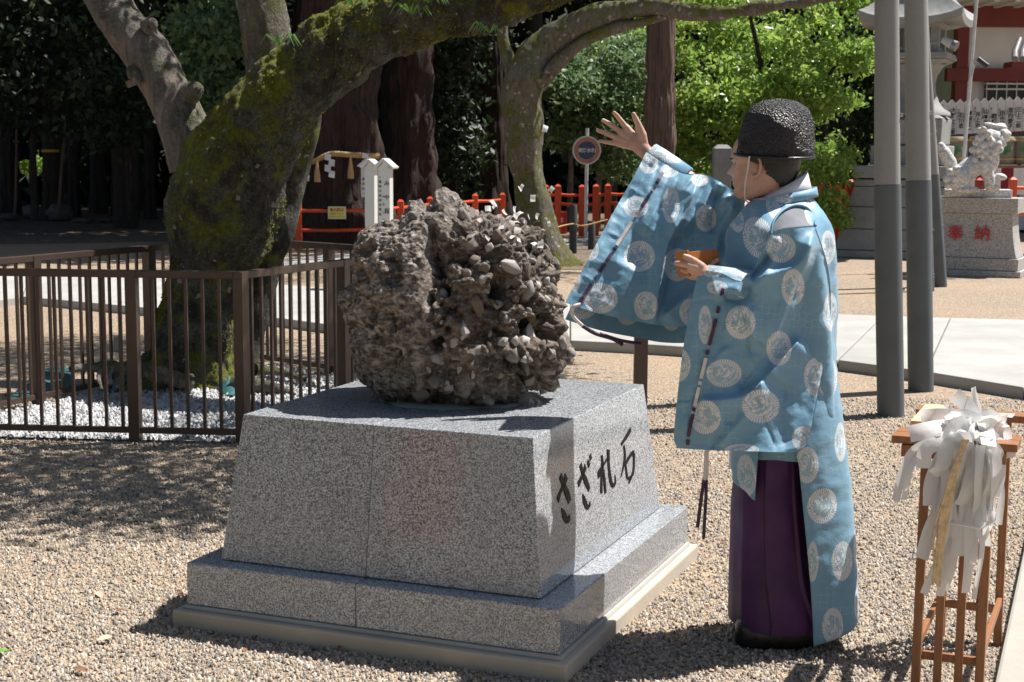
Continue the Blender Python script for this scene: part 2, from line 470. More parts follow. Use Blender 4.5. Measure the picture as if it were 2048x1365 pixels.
# ================================================================ SETTING: ground, gravel, paths
def sheet(name, pts, z, mat, kind='structure'):
    o = mk(name, [(p[0], p[1], z) for p in pts], [tuple(range(len(pts)))], mat)
    return meta(o, kind=kind)
sheet('ground', [(-90, -20), (90, -20), (90, 140), (-90, 140)], 0.0, MAT['gravel'])
sheet('forest_floor', [G(-900, 500)[:2], G(-200, 492)[:2], G(330, 484)[:2], G(700, 478)[:2], G(1100, 474)[:2], G(1500, 470)[:2], (12, 36), (40, 60), (40, 120), (-80, 120), (-80, 30)], 0.004, MAT['soil'])
sheet('leaf_litter', [G(470, 545)[:2], G(800, 530)[:2], G(1130, 540)[:2], G(1460, 545)[:2], G(1460, 495)[:2], G(1100, 484)[:2], G(700, 520)[:2]], 0.006, MAT['soil'])

PED_C = Vector((-0.205, 5.46, 0)); PED_A = math.radians(-22.0)
PU = Vector((math.cos(PED_A), math.sin(PED_A), 0)); PV = Vector((-math.sin(PED_A), math.cos(PED_A), 0))
def ped(u, v, z): return PED_C + PU * u + PV * v + Vector((0, 0, z))

# fence enclosure corners on the ground, found from the rail tops
FH = 0.97
def isect(a, b, c, d):
    a, b, c, d = [Vector((p[0], p[1])) for p in (a, b, c, d)]
    r, s = b - a, d - c
    t = ((c.x - a.x) * s.y - (c.y - a.y) * s.x) / (r.x * s.y - r.y * s.x)
    q = a + r * t
    return Vector((q.x, q.y, 0))
fa, fc = G(0, 537, FH), G(481, 543, FH)
fr = G(705, 517, FH)
bl0, bl1 = G(0, 516, FH), G(330, 488, FH)
br0, br1 = G(545, 479, FH), G(708, 490, FH)
FC1 = Vector((fc.x, fc.y, 0))
FC2 = isect(fc, fr, br0, br1)
FC3 = isect(bl0, bl1, br0, br1)
FC4 = isect(fa, fc, bl0, bl1)
ENC = [FC1, FC2, FC3, FC4]
def inside(poly, x, y):
    x = np.asarray(x); y = np.asarray(y); r = np.zeros(x.shape, bool); n = len(poly)
    for i in range(n):
        x0, y0 = poly[i][0], poly[i][1]; x1, y1 = poly[(i + 1) % n][0], poly[(i + 1) % n][1]
        c = ((y0 > y) != (y1 > y)) & (x < (x1 - x0) * (y - y0) / (y1 - y0 + 1e-12) + x0)
        r ^= c
    return r
sheet('gravel_bed', ENC, 0.008, MAT['gravel_white'])

def pebbles(name, x, y, z0, smin, smax, mat, label, cat):
    n = len(x)
    ang = RNG.uniform(0, 2 * math.pi, n); L = RNG.uniform(smin, smax, n) * (0.6 + 0.8 * RNG.random(n) ** 2)
    W = L * RNG.uniform(0.55, 0.95, n); Hh = L * RNG.uniform(0.35, 0.7, n)
    tilt = RNG.normal(0, 0.35, (n, 2))
    base = np.array([[math.cos(k * math.pi / 3), math.sin(k * math.pi / 3), 0.0] for k in range(6)] +
                    [[0.62 * math.cos(k * 2 * math.pi / 3 + 0.5), 0.62 * math.sin(k * 2 * math.pi / 3 + 0.5), 1.0] for k in range(3)])
    V = base[None, :, :] * np.stack([L / 2, W / 2, Hh], 1)[:, None, :]
    V *= 1 + RNG.normal(0, 0.12, (n, 9, 1))
    V[:, :, 2] += V[:, :, 0] * tilt[:, 0:1] + V[:, :, 1] * tilt[:, 1:2]
    c, s = np.cos(ang)[:, None], np.sin(ang)[:, None]
    X = V[:, :, 0] * c - V[:, :, 1] * s + x[:, None]
    Y = V[:, :, 0] * s + V[:, :, 1] * c + y[:, None]
    Z = V[:, :, 2] + z0 + RNG.uniform(-0.002, 0.004, n)[:, None]
    P = np.stack([X, Y, Z], 2).reshape(-1, 3)
    f = np.array([[0, 1, 6], [1, 2, 6], [2, 7, 6], [2, 3, 7], [3, 4, 7], [4, 8, 7], [4, 5, 8], [5, 0, 8], [0, 6, 8], [6, 7, 8]])
    F = (f[None] + (np.arange(n) * 9)[:, None, None]).reshape(-1, 3)
    o = mk_np(name, P, F, mat, None, True)
    a = o.data.attributes.new('tone', 'FLOAT', 'POINT')
    a.data.foreach_set('value', np.repeat(RNG.random(n), 9).astype(np.float32))
    return meta(o, label, cat, kind='stuff')
def scatter(y0, y1, dens, spread=0.47):
    out = []
    yy = np.linspace(y0, y1, 12)
    for a, b in zip(yy[:-1], yy[1:]):
        w = spread * b; k = int(2 * w * (b - a) * dens)
        out.append(np.stack([RNG.uniform(-w, w, k), RNG.uniform(a, b, k)], 1))
    return np.vstack(out)
Pn = np.vstack([scatter(4.05, 5.4, 9000, 0.42), scatter(5.4, 7.2, 5600, 0.40), scatter(7.2, 9.9, 2500, 0.39)])
d = Pn - np.array([PED_C.x, PED_C.y])
uu, vv = d @ np.array(PU[:2]), d @ np.array(PV[:2])
kerb_a, kerb_b = G(2048, 1112), G(1994, 1365)
side = (kerb_b.x - kerb_a.x) * (Pn[:, 1] - kerb_a.y) - (kerb_b.y - kerb_a.y) * (Pn[:, 0] - kerb_a.x)
keep = ~((abs(uu) < 0.72) & (abs(vv) < 0.78)) & ~inside(ENC, Pn[:, 0], Pn[:, 1]) & (side < 0.0)
Pn = Pn[keep]
pebbles('loose_gravel', Pn[:, 0], Pn[:, 1], 0.0, 0.008, 0.0155, MAT['pebble'], 'loose tan and grey river gravel around the granite pedestal', 'gravel')
bx = [p.x for p in ENC]; by = [p.y for p in ENC]
k = 26000
Pw = np.stack([RNG.uniform(min(bx), max(bx), k), RNG.uniform(min(by), max(by), k)], 1)
Pw = Pw[inside(ENC, Pw[:, 0], Pw[:, 1])]
pebbles('white_gravel', Pw[:, 0], Pw[:, 1], 0.008, 0.014, 0.030, MAT['pebble_white'], 'white crushed gravel around the mossy tree inside the brown railing', 'gravel')

def slabs(name, front, back, h, mat):
    """a raised concrete path laid in slabs"""
    n = len(front); fb = [G(*q) for q in front] + [G(q[0], q[1], h) for q in back]
    fb = [Vector((q.x, q.y, 0.003)) for q in fb]; mid_ = [(fb[i] + fb[n + i]) / 2 for i in range(n)]
    fb = [q.lerp(mid_[i % n], 0.05) for i, q in enumerate(fb)]
    root = meta(mk(name, fb, [(i, i + 1, n + i + 1, n + i) for i in range(n - 1)], mat), kind='structure')
    for i in range(n - 1):
        a, b = G(*front[i]), G(*front[i + 1]); c, e = G(back[i + 1][0], back[i + 1][1], h), G(back[i][0], back[i][1], h)
        c.z = e.z = 0
        t = (b - a).normalized() * 0.004; t2 = (c - e).normalized() * 0.004
        q = [a + t, b - t, c - t2, e + t2]
        V = q + [p + Vector((0, 0, h)) for p in q]
        o = mk('slab', V, [(4, 5, 6, 7), (0, 1, 5, 4), (1, 2, 6, 5), (2, 3, 7, 6), (3, 0, 4, 7)], mat, root)
        md = o.modifiers.new('bevel', 'BEVEL'); md.width = 0.012; md.segments = 2
    return root
slabs('path', [(-300, 660), (45, 609), (310, 634), (565, 655), (690, 672), (900, 689), (1140, 701), (1290, 709), (1480, 722), (1675, 742), (1850, 766), (2048, 800), (2300, 860), (2900, 1010)],
      [(-300, 548), (60, 549), (310, 553), (565, 570), (690, 578), (900, 591), (1140, 603), (1290, 611), (1480, 620), (1765, 632), (1900, 636), (2100, 641), (2300, 648), (2900, 672)], 0.085, MAT['concrete'])
slabs('footpath', [(440, 548), (700, 530), (1000, 500), (1300, 487)], [(440, 528), (700, 507), (1000, 482), (1300, 472)], 0.05, MAT['concrete'])
# stone edging at the lower right
ka, kb = G(2048, 1112), G(1994, 1365)
kd = (kb - ka).normalized(); kn = Vector((-kd.y, kd.x, 0)); kn = kn if kn.x > 0 else -kn
mb = MB(); mb.box((ka + kb) / 2 + kn * 0.19 + Vector((0, 0, 0.02)) , (0.38, 2.4, 0.06), (kn, kd, Vector((0, 0, 1))))
meta(mb.build('stone_edging', MAT['kerb'], bevel=0.012), kind='structure')

# ================================================================ granite pedestal
pd_ = thing('granite_pedestal', PED_C, 'stepped grey polished granite pedestal with black brush lettering, under the big rock', 'pedestal')
def frustum(name, u0, u1, v0, v1, z0, z1, iu0, iu1, iv, mat, bevel=0.004):
    V = [ped(u0, v0, z0), ped(u1, v0, z0), ped(u1, v1, z0), ped(u0, v1, z0),
         ped(u0 + iu0, v0 + iv, z1), ped(u1 - iu1, v0 + iv, z1), ped(u1 - iu1, v1 - iv, z1), ped(u0 + iu0, v1 - iv, z1)]
    o = mk(name, V, [(0, 3, 2, 1), (4, 5, 6, 7), (0, 1, 5, 4), (1, 2, 6, 5), (2, 3, 7, 6), (3, 0, 4, 7)], mat, pd_)
    if bevel:
        md = o.modifiers.new('bevel', 'BEVEL'); md.width = bevel; md.segments = 2
    return o
ZB, ZP, ZT = 0.060, 0.222, 0.730
frustum('concrete_base', -0.725, 0.725, -0.785, 0.785, -0.02, ZB, 0, 0, 0, MAT['concrete_old'], 0.008)
frustum('mortar_bed', -0.700, 0.700, -0.757, 0.757, ZB + 0.0005, ZB + 0.014, 0.006, 0.006, 0.006, MAT['concrete'], 0.003)
PJ = -0.030
frustum('plinth_block', -0.688, PJ - 0.0015, -0.745, 0.745, ZB + 0.015, ZP, 0, 0, 0, MAT['granite'])
frustum('plinth_block', PJ + 0.0015, 0.688, -0.745, 0.745, ZB + 0.015, ZP, 0, 0, 0, MAT['granite'])
frustum('joint_filler', PJ - 0.0014, PJ + 0.0014, -0.742, 0.742, ZB + 0.016, ZP - 0.004, 0, 0, 0, MAT['granite_joint'], 0)
IU = 0.595 - 0.538
frustum('upper_block', -0.595, PJ - 0.001, -0.672, 0.672, ZP + 0.002, ZT, IU, 0, 0.069, MAT['granite'])
frustum('upper_block', PJ + 0.001, 0.595, -0.672, 0.672, ZP + 0.002, ZT, 0, IU, 0.069, MAT['granite'])
frustum('joint_filler', PJ - 0.0009, PJ + 0.0009, -0.669, 0.669, ZP + 0.003, ZT - 0.004, 0, 0, 0.069, MAT['granite_joint'], 0)
# brush lettering cut into the right face, stroke by stroke
fp0 = ped(0.595, 0, ZP + 0.002); fe1 = PV.copy(); fe2 = (ped(0.538, 0, ZT) - fp0).normalized(); fn = fe1.cross(fe2).normalized()
if fn.dot(PU) < 0: fn = -fn
def on_face(x, y, lift=0.0015):
    r = ray(x, y); t = (fp0 - EYE).dot(fn) / r.dot(fn)
    return EYE + r * t + fn * lift
def stroke(zs, ws, origin=(1080, 780), sc=4.266):
    C = spline([(origin[0] + a / sc, origin[1] + b / sc) for a, b in zs], 16)
    W = np.interp(np.linspace(0, 1, 16), np.linspace(0, 1, len(ws)), ws) / sc / 2
    P = [on_face(x, y) for x, y in C]
    V = []
    for i in range(16):
        t = (P[min(i + 1, 15)] - P[max(i - 1, 0)]).normalized(); s = fn.cross(t).normalized()
        # stroke width was read off the foreshortened face: widen it along the face
        w = W[i] * px2m(5.1) * 1.35
        wv = s * w * (1.0 + 1.2 * abs(s.dot(fe1)))
        V += [P[i] + wv, P[i] - wv]
    return V, [(2 * i, 2 * i + 1, 2 * i + 3, 2 * i + 2) for i in range(15)]
glyphs = [
    [([(172, 735), (195, 800), (235, 900), (250, 955)], [26, 22, 34, 26]), ([(222, 735), (205, 800), (170, 880), (148, 945)], [28, 20, 18, 26]), ([(182, 1012), (205, 1075), (232, 1115), (246, 1100), (250, 1066)], [4, 26, 34, 26, 6])],
    [([(342, 635), (365, 720), (398, 800), (418, 850)], [20, 20, 30, 18]), ([(385, 648), (372, 700), (345, 760), (324, 808)], [26, 18, 22, 26]), ([(360, 890), (378, 950), (402, 1000), (420, 985), (424, 955)], [4, 24, 28, 22, 6]), ([(424, 552), (432, 595)], [14, 20]), ([(405, 605), (418, 652)], [14, 20])],
    [([(524, 558), (530, 640), (522, 760), (520, 880)], [16, 20, 18, 20]), ([(575, 578), (540, 640), (498, 700), (500, 742), (540, 640)], [10, 14, 16, 16, 8]), ([(540, 680), (548, 780), (556, 882)], [12, 20, 16]), ([(580, 510), (582, 620), (598, 760), (622, 822), (640, 790), (636, 728)], [26, 22, 18, 26, 20, 6])],
    [([(772, 335), (740, 390), (690, 466)], [24, 24, 16]), ([(714, 474), (722, 560), (708, 660), (686, 746)], [12, 20, 14, 4]), ([(722, 640), (755, 580), (795, 532), (798, 620), (792, 700), (756, 792)], [20, 20, 22, 18, 18, 14]), ([(728, 650), (744, 750), (770, 742), (796, 712)], [14, 18, 14, 12])],
]
for g in glyphs:
    mb = MB()
    for zs, ws in g: mb.add(*stroke(zs, ws))
    o = mb.build('engraved_character', MAT['black_gloss'], pd_)
    md = o.modifiers.new('depth', 'SOLIDIFY'); md.thickness = 0.002; md.offset = 0
# ================================================================ the conglomerate rock
RK_Y = 5.47
RKC = D(915, 620, RK_Y)
rk = thing('conglomerate_rock', (RKC.x, RKC.y, ZT), 'big brown conglomerate boulder full of embedded pebbles, resting on the granite pedestal', 'rock')
sil = [(887, 380), (921, 397), (945, 427), (980, 428), (1000, 439), (1035, 453), (1059, 450), (1083, 459), (1090, 484), (1111, 518), (1114, 563), (1128, 590), (1135, 625), (1131, 666), (1148, 700), (1135, 721), (1118, 742), (1116, 780), (1069, 800), (1049, 814), (994, 820), (932, 822), (890, 828), (835, 821), (773, 807), (749, 793), (715, 766), (701, 700), (694, 652), (679, 618), (677, 590), (704, 566), (708, 532), (710, 487), (718, 459), (756, 444), (801, 439), (819, 418), (821, 403), (842, 403), (855, 420), (868, 408), (873, 387)]
SP = np.array(sil, float) - np.array([915, 620]); SP[:, 1] *= -1
th = np.unwrap(np.arctan2(SP[:, 1], SP[:, 0])); rr = np.hypot(SP[:, 0], SP[:, 1])
order = np.argsort(np.mod(th, 2 * math.pi)); tht = np.mod(th, 2 * math.pi)[order]; rrt = rr[order]
bm = bmesh.new(); bmesh.ops.create_icosphere(bm, subdivisions=8, radius=1.0)
dirs = np.array([v.co[:] for v in bm.verts]); faces = np.array([[v.index for v in f.verts] for f in bm.faces]); bm.free()
ta = np.mod(np.arctan2(dirs[:, 2], dirs[:, 0]), 2 * math.pi)
rp = np.interp(ta, tht, rrt, period=2 * math.pi) * px2m(RK_Y)
pl = np.hypot(dirs[:, 0], dirs[:, 2])
tg = np.linspace(0, 2 * math.pi, 720, endpoint=False); rg = np.interp(tg, tht, rrt, period=2 * math.pi); kk = np.hanning(121); kk /= kk.sum()
rgs = np.convolve(np.r_[rg[-60:], rg, rg[:60]], kk, 'valid'); rps = np.interp(ta, tg, rgs, period=2 * math.pi) * px2m(RK_Y)
# towards the camera the outline rounds off to an even dome
blend = np.clip(1.15 - (abs(dirs[:, 1]) / 0.45) ** 2, 0, 1)
rad = rp * blend + rps * (1 - blend)
base = np.stack([np.cos(ta) * rad * pl ** 0.86, dirs[:, 1] * 0.36, np.sin(ta) * rad * pl ** 0.86], 1)
nrm = base / np.linalg.norm(base, axis=1)[:, None]
pxs = 915 + base[:, 0] / px2m(RK_Y); pys = 620 - base[:, 2] / px2m(RK_Y)
clast = np.clip((pxs - 820 - 0.25 * (700 - pys).clip(-60, 260)) / 60, 0, 1) * np.clip((pys - 395) / 40, 0, 1)
clast = np.maximum(clast, np.clip((pys - 745) / 50, 0, 1) * np.clip((pxs - 770) / 60, 0, 1))
disp = np.zeros(len(base))
for i in range(len(base)):
    p = Vector(base[i])
    lump = noise.fractal(p * 5.5, 0.9, 2.0, 3) * 0.020
    v1 = noise.voronoi(p * 10.5 + Vector((3, 1, 0)))[0]; v2 = noise.voronoi(p * 24 + Vector((0, 4, 2)))[0]
    pw_ = p * 13 + noise.noise_vector(p * 11) * 0.55; v1 = noise.voronoi(pw_ + Vector((3, 1, 0)))[0]; v2 = noise.voronoi(p * 31 + noise.noise_vector(p * 30) * 0.5)[0]
    gate = 0.35 + 0.65 * max(0.0, min(1.0, 0.5 + 1.6 * noise.noise(p * 4.3 + Vector((9, 0, 0)))))
    cl = ((0.48 - v1[0]) * 0.078 + (0.45 - v2[0]) * 0.034) * gate
    spike = noise.ridged_multi_fractal(p * 22, 0.9, 2.1, 4, 0.8, 2.0) * 0.0065 + noise.fractal(p * 85, 0.6, 2.0, 3) * 0.0032
    fine = noise.fractal(p * 38, 0.7, 2.1, 4) * 0.0058
    strat = noise.fractal(Vector((p.x * 26 + p.z * 14, p.y * 14, p.z * 40)), 0.8, 2.0, 3) * 0.0030
    rid = (noise.noise(p * 3.1) * 0.018) + ((noise.ridged_multi_fractal(p * 5.2 + Vector((2, 7, 1)), 1.0, 2.0, 3, 0.9, 2.0) - 1.1) * 0.034 - max(0.0, noise.fractal(p * 8.5 + Vector((0, 3, 8)), 0.8, 2.0, 3) - 0.18) * 0.22) * (0.30 + 0.70 * clast[i])
    disp[i] = lump + rid + fine * 1.5 + clast[i] * (cl + spike) + (1 - clast[i]) * (strat + min(0, 0.12 - v1[0] * 0.25) * 0.10 + spike * 0.5)
crev = [([(868, 448), (869, 505), (864, 580)], 8, 0.06), ([(870, 472), (905, 482), (940, 492)], 15, 0.09), ([(880, 495), (895, 545)], 16, 0.07), ([(757, 664), (763, 668)], 8, 0.055), ([(803, 688), (801, 700)], 8, 0.06), ([(818, 732), (824, 742)], 8, 0.05),
        ([(722, 530), (745, 545)], 12, 0.035), ([(1006, 645), (1018, 660)], 10, 0.05), ([(748, 595), (755, 615)], 5, 0.03), ([(790, 612), (796, 640)], 7, 0.04), ([(900, 600), (930, 610)], 7, 0.035), ([(960, 600), (985, 590), (1010, 598)], 6, 0.03), ([(1040, 690), (1050, 740), (1045, 790)], 7, 0.035), ([(955, 470), (990, 500)], 6, 0.025)]
front = np.clip((-dirs[:, 1] - 0.22) * 4, 0, 1)
for pl_, w, dep in crev:
    dm = np.full(len(base), 1e9)
    for (x0, y0), (x1, y1) in zip(pl_[:-1], pl_[1:]):
        dx, dy = x1 - x0, y1 - y0; t = np.clip(((pxs - x0) * dx + (pys - y0) * dy) / (dx * dx + dy * dy), 0, 1)
        dm = np.minimum(dm, np.hypot(pxs - x0 - t * dx, pys - y0 - t * dy))
    wob = np.array([noise.noise(Vector((a * 0.06, b * 0.06, w))) for a, b in zip(pxs, pys)]) if len(pl_) else 0
    disp -= dep * np.exp(-((dm + 5 * wob) / w) ** 2) * front * (1 + 0.6 * wob)
P = base + nrm * disp[:, None] + np.array(RKC)
P[:, 2] = np.maximum(P[:, 2], ZT - 0.012)
def m_rock():
    t = NT('conglomerate_matrix'); p = t.pos()
    cl = t.attr('clast', 'Fac'); cav = t.attr('cavity', 'Fac')
    n1 = t.noise(p, 9, 9, 0.7); n2 = t.noise(p, 55, 6, 0.72); n3 = t.noise(t.mapping(p, (1, 1, 1.7), (0, 0.5, 0)), 26, 8, 0.75)
    brown = t.ramp(n1, [(0.34, (0.020, 0.014, 0.010)), (0.49, (0.115, 0.080, 0.058)), (0.67, (0.29, 0.225, 0.175))])
    slab = t.ramp(n3, [(0.38, (0.04, 0.032, 0.027)), (0.47, (0.155, 0.128, 0.108)), (0.56, (0.42, 0.38, 0.345)), (0.69, (0.70, 0.67, 0.64))])
    col = t.mix(t.math('MULTIPLY', cl, 0.55), t.mix(t.ramp(n1, [(0.42, 0.0), (0.62, 0.4)]), slab, brown), brown)
    crust = t.ramp(t.math('ADD', t.math('MULTIPLY', n2, 0.6), t.math('MULTIPLY', n1, 0.4)), [(0.575, 0.0), (0.645, 0.85)])
    col = t.mix(crust, col, (0.62, 0.575, 0.525))
    ochre = t.ramp(t.noise(p, 5, 6, 0.6, 0.8), [(0.60, 0.0), (0.74, 0.5)])
    col = t.mix(ochre, col, (0.30, 0.17, 0.075))
    pit = t.ramp(t.math('ADD', t.vor(p, 75, 'Distance'), t.math('MULTIPLY', t.noise(p, 12, 4), 0.9)), [(0.50, 0.85), (0.60, 0.0)])
    col = t.mix(pit, col, (0.035, 0.028, 0.023))
    pit2 = t.ramp(t.noise(p, 17, 6, 0.62, 0.5), [(0.36, 0.85), (0.43, 0.0)])
    col = t.mix(t.math('MULTIPLY', pit2, t.math('ADD', t.math('MULTIPLY', cl, 0.65), 0.35)), col, (0.04, 0.029, 0.022))
    h = t.math('ADD', t.math('MULTIPLY', n2, 0.7), t.math('MULTIPLY', n3, 0.6))
    return t.done(t.bsdf(col, 0.86, t.bump(h, 1.0, 0.022)))
MAT['rock'] = m_rock()
ro = mk_np('boulder', P, faces, MAT['rock'], rk, True)
for nm, arr in (('clast', clast), ('cavity', disp)):
    a = ro.data.attributes.new(nm, 'FLOAT', 'POINT'); a.data.foreach_set('value', arr.astype(np.float32))
def m_clast():
    t = NT('embedded_pebble'); p = t.pos()
    r = t.n('ShaderNodeObjectInfo').outputs['Random']
    n1 = t.noise(p, 40, 7, 0.7); n2 = t.noise(p, 120, 4, 0.7)
    c = t.ramp(r, [(0.0, (0.16, 0.12, 0.092)), (0.45, (0.26, 0.21, 0.17)), (0.7, (0.33, 0.32, 0.31)), (0.88, (0.46, 0.435, 0.41)), (1.0, (0.66, 0.65, 0.64))])
    c = t.mix(t.ramp(n1, [(0.44, 0.0), (0.64, 0.7)]), c, (0.23, 0.18, 0.14))
    c = t.mix(t.ramp(n2, [(0.6, 0.0), (0.75, 0.5)]), c, (0.5, 0.48, 0.45))
    return t.done(t.bsdf(c, 0.7, t.bump(t.math('ADD', n1, t.math('MULTIPLY', n2, 0.5)), 0.6, 0.006)))
MAT['clast'] = m_clast()
stones = []
for q in range(8):
    bm = bmesh.new()
    for _ in range(24):
        v = Vector(RNG.normal(0, 1, 3)).normalized() * RNG.uniform(0.86, 1.05)
        bm.verts.new((v.x, v.y * RNG.uniform(0.6, 0.8), v.z * 0.7))
    r_ = bmesh.ops.convex_hull(bm, input=bm.verts)
    bmesh.ops.delete(bm, geom=[g for g in r_['geom_interior'] if isinstance(g, bmesh.types.BMVert)], context='VERTS')
    me = bpy.data.meshes.new('pebble'); bm.to_mesh(me); bm.free()
    me.polygons.foreach_set('use_smooth', [q % 2 == 0] * len(me.polygons))
    me.materials.append(MAT['clast']); stones.append(me)
cand = np.where((dirs[:, 1] < 0.35) & (clast > 0.5) & (pys < 812))[0]
RNG.shuffle(cand)
placed = []
for i in cand:
    if len(placed) >= 285: break
    s = 0.010 + 0.032 * RNG.random() ** 1.7
    p = P[i]
    if any((p[0] - q[0]) ** 2 + (p[1] - q[1]) ** 2 + (p[2] - q[2]) ** 2 < (0.62 * (s + q[3])) ** 2 for q in placed): continue
    placed.append((p[0], p[1], p[2], s))
    o = bpy.data.objects.new('pebble', stones[len(placed) % 8]); COL.objects.link(o); o.parent = rk
    o.location = Vector(p) - ORG[rk.name] + Vector(nrm[i]) * s * RNG.uniform(-0.45, 0.05)
    o.rotation_euler = tuple(RNG.uniform(0, 6.28, 3)); o.scale = (s * RNG.uniform(0.9, 1.3), s, s * RNG.uniform(0.8, 1.1))
# mortar skirt under the rock
mv = []; nseg = 40
for kz, sc_ in ((0.0, 0.97), (0.006, 0.90), (0.010, 0.72)):
    for i in range(nseg):
        a = 2 * math.pi * i / nseg; w = 1 + 0.14 * noise.noise(Vector((math.cos(a) * 3, math.sin(a) * 3, 3))) + 0.06 * noise.noise(Vector((math.cos(a) * 9, math.sin(a) * 9, 1)))
        mv.append((RKC.x + 0.005 + 0.300 * sc_ * w * math.cos(a), RKC.y - 0.01 + 0.26 * sc_ * w * math.sin(a), ZT + 0.001 + kz))
mk('mortar', mv, grid_faces(3, nseg, True), MAT['concrete'], rk, True)

# ================================================================ brown railing round the mossy tree
fn_ = thing('brown_railing', FC1, 'low brown aluminium railing enclosing the mossy tree, left of the granite pedestal', 'railing')
def unit_mesh(name, w, d_, h, mat):
    me = bpy.data.meshes.new(name); mb = MB(); mb.box((0, 0, h / 2), (w, d_, h))
    me.from_pydata([tuple(v) for v in mb.V], [], mb.F); me.materials.append(mat); return me
bar_me = unit_mesh('bar', 0.017, 0.017, FH - 0.09, MAT['aluminium']); post_me = unit_mesh('post', 0.062, 0.062, FH - 0.004, MAT['aluminium'])
def put(me, name, parent, p, rz=0.0, **kw):
    o = bpy.data.objects.new(name, me); COL.objects.link(o); o.parent = parent
    o.location = Vector(p) - ORG[parent.name]; o.rotation_euler = (0, 0, rz); ORG[o.name] = Vector(p)
    return o
front_post = G(262, 873); 
for a, b, posts in ((FC4, FC1, None), (FC1, FC2, None), (FC2, FC3, None), (FC3, FC4, None)):
    t = b - a; L = t.length; tn = t.normalized(); rz = math.atan2(tn.y, tn.x)
    mb = MB(); mb.bar(a + Vector((0, 0, FH - 0.021)) - tn * 0.036, b + Vector((0, 0, FH - 0.021)) - tn * 0.036, 0.055, 0.042)
    mb.build('top_rail', MAT['aluminium'], fn_, bevel=0.004)
    mb = MB(); mb.bar(a + Vector((0, 0, 0.065)) + tn * 0.033, b + Vector((0, 0, 0.065)) - tn * 0.033, 0.03, 0.034)
    mb.build('bottom_rail', MAT['aluminium'], fn_, bevel=0.003)
    n_ = max(1, round(L / 0.97)); ps = [L * i / n_ for i in range(1, n_)]
    if a is FC4: ps = [L - 0.62, L - 1.62]
    ps = [x for x in ps if 0.2 < x < L - 0.2]
    put(post_me, 'post', fn_, a, rz)
    for x in ps: put(post_me, 'post', fn_, a + tn * x, rz)
    nb = int(L / 0.095)
    for i in range(1, nb):
        x = L - 0.03 - i * 0.0945 if a is FC4 else L * i / nb
        if x < 0.05 or any(abs(x - q) < 0.055 for q in ps): continue
        put(bar_me, 'bar', fn_, a + tn * x + Vector((0, 0, 0.05)), rz)
# single brown post behind the pedestal
bp = G(1279, 866)
o = thing('brown_post', bp, 'single square brown metal post standing behind the pedestal, below the raised sleeve', 'post')
MB().box(bp + Vector((0, 0, 0.46)), (0.078, 0.078, 0.92)).build('post_shaft', MAT['aluminium'], o, bevel=0.004)
MB().box(bp + Vector((0, 0, 0.926)), (0.084, 0.084, 0.012)).build('cap', MAT['aluminium'], o, bevel=0.003)
# ================================================================ TREES
def bark_tube(name, path, mat, parent, n=72, rows=160, amp=0.02, flute=0.0, lobes=5, freq=6.0, stretch=0.35, seed=0, ridge=0.0):
    """path: (px, py, Y, radius in px) read off the photograph, or world points with metres when len == 4 and Y is None"""
    pts = []; 
    for p in path:
        if len(p) == 4: c = D(p[0], p[1], p[2]); pts.append((*c, p[3] * px2m(p[2])))
        else: pts.append(p[0])
    C = spline(pts, rows); V = np.zeros((rows * n, 3)); up = None
    for i in range(rows):
        c = Vector(C[i, :3]); r = C[i, 3]
        t = Vector(C[min(i + 1, rows - 1), :3] - C[max(i - 1, 0), :3]).normalized()
        if up is None: up = Vector((0, -1, 0)) if abs(t.z) > 0.5 else Vector((0, 0, 1))
        x = t.cross(up).normalized(); up = x.cross(t).normalized()
        q = i / (rows - 1)
        for k in range(n):
            a = 2 * math.pi * k / n
            dv = x * math.cos(a) + up * math.sin(a)
            rr_ = r
            if flute: rr_ *= 1 + flute * (math.exp(-q * 9)) * (0.5 + 0.5 * math.cos(lobes * a + seed)) + flute * 0.18 * math.cos(lobes * a + seed + q * 3)
            p = c + dv * rr_
            s = Vector((p.x, p.y, p.z * stretch)) * freq + Vector((seed, 0, 0))
            h = noise.fractal(s, 0.8, 2.0, 5) * amp + (noise.ridged_multi_fractal(s * 1.3, 1.0, 2.0, 3, 0.9, 2.0) - 1.0) * ridge + noise.noise(p * 2.2 + Vector((0, seed, 0))) * amp * 1.6
            p = p + dv * h
            V[i * n + k] = p
    F = np.array(grid_faces(rows, n, True))
    return mk_np(name, V, F, mat, parent, True)
def leaf_mesh(name, P, size, mat, parent=None, droop=0.3, flat=0.0):
    """one leaf (two folded triangles) per point"""
    n = len(P)
    a = RNG.normal(0, 1, (n, 3)); a[:, 2] = a[:, 2] * (1 - flat) - droop; a /= np.linalg.norm(a, axis=1)[:, None]
    b = RNG.normal(0, 1, (n, 3)); b[:, 2] *= (1 - 0.6 * flat)
    b -= (a * b).sum(1)[:, None] * a; b /= np.linalg.norm(b, axis=1)[:, None]
    c = np.cross(a, b)
    s = size * RNG.uniform(0.6, 1.3, n)[:, None]
    V = np.stack([P, P + a * s * 0.5 + b * s * 0.28 + c * s * 0.07, P + a * s, P + a * s * 0.5 - b * s * 0.28 + c * s * 0.07], 1).reshape(-1, 3)
    i = np.arange(n)[:, None] * 4
    F = np.concatenate([i + np.array([[0, 1, 2]]), i + np.array([[0, 2, 3]])], 1).reshape(-1, 3)
    o = mk_np(name, V, F, mat, parent)
    at = o.data.attributes.new('tone', 'FLOAT', 'POINT')
    at.data.foreach_set('value', np.repeat(np.clip(RNG.normal(0.5, 0.24, n), 0, 1), 4).astype(np.float32))
    return o
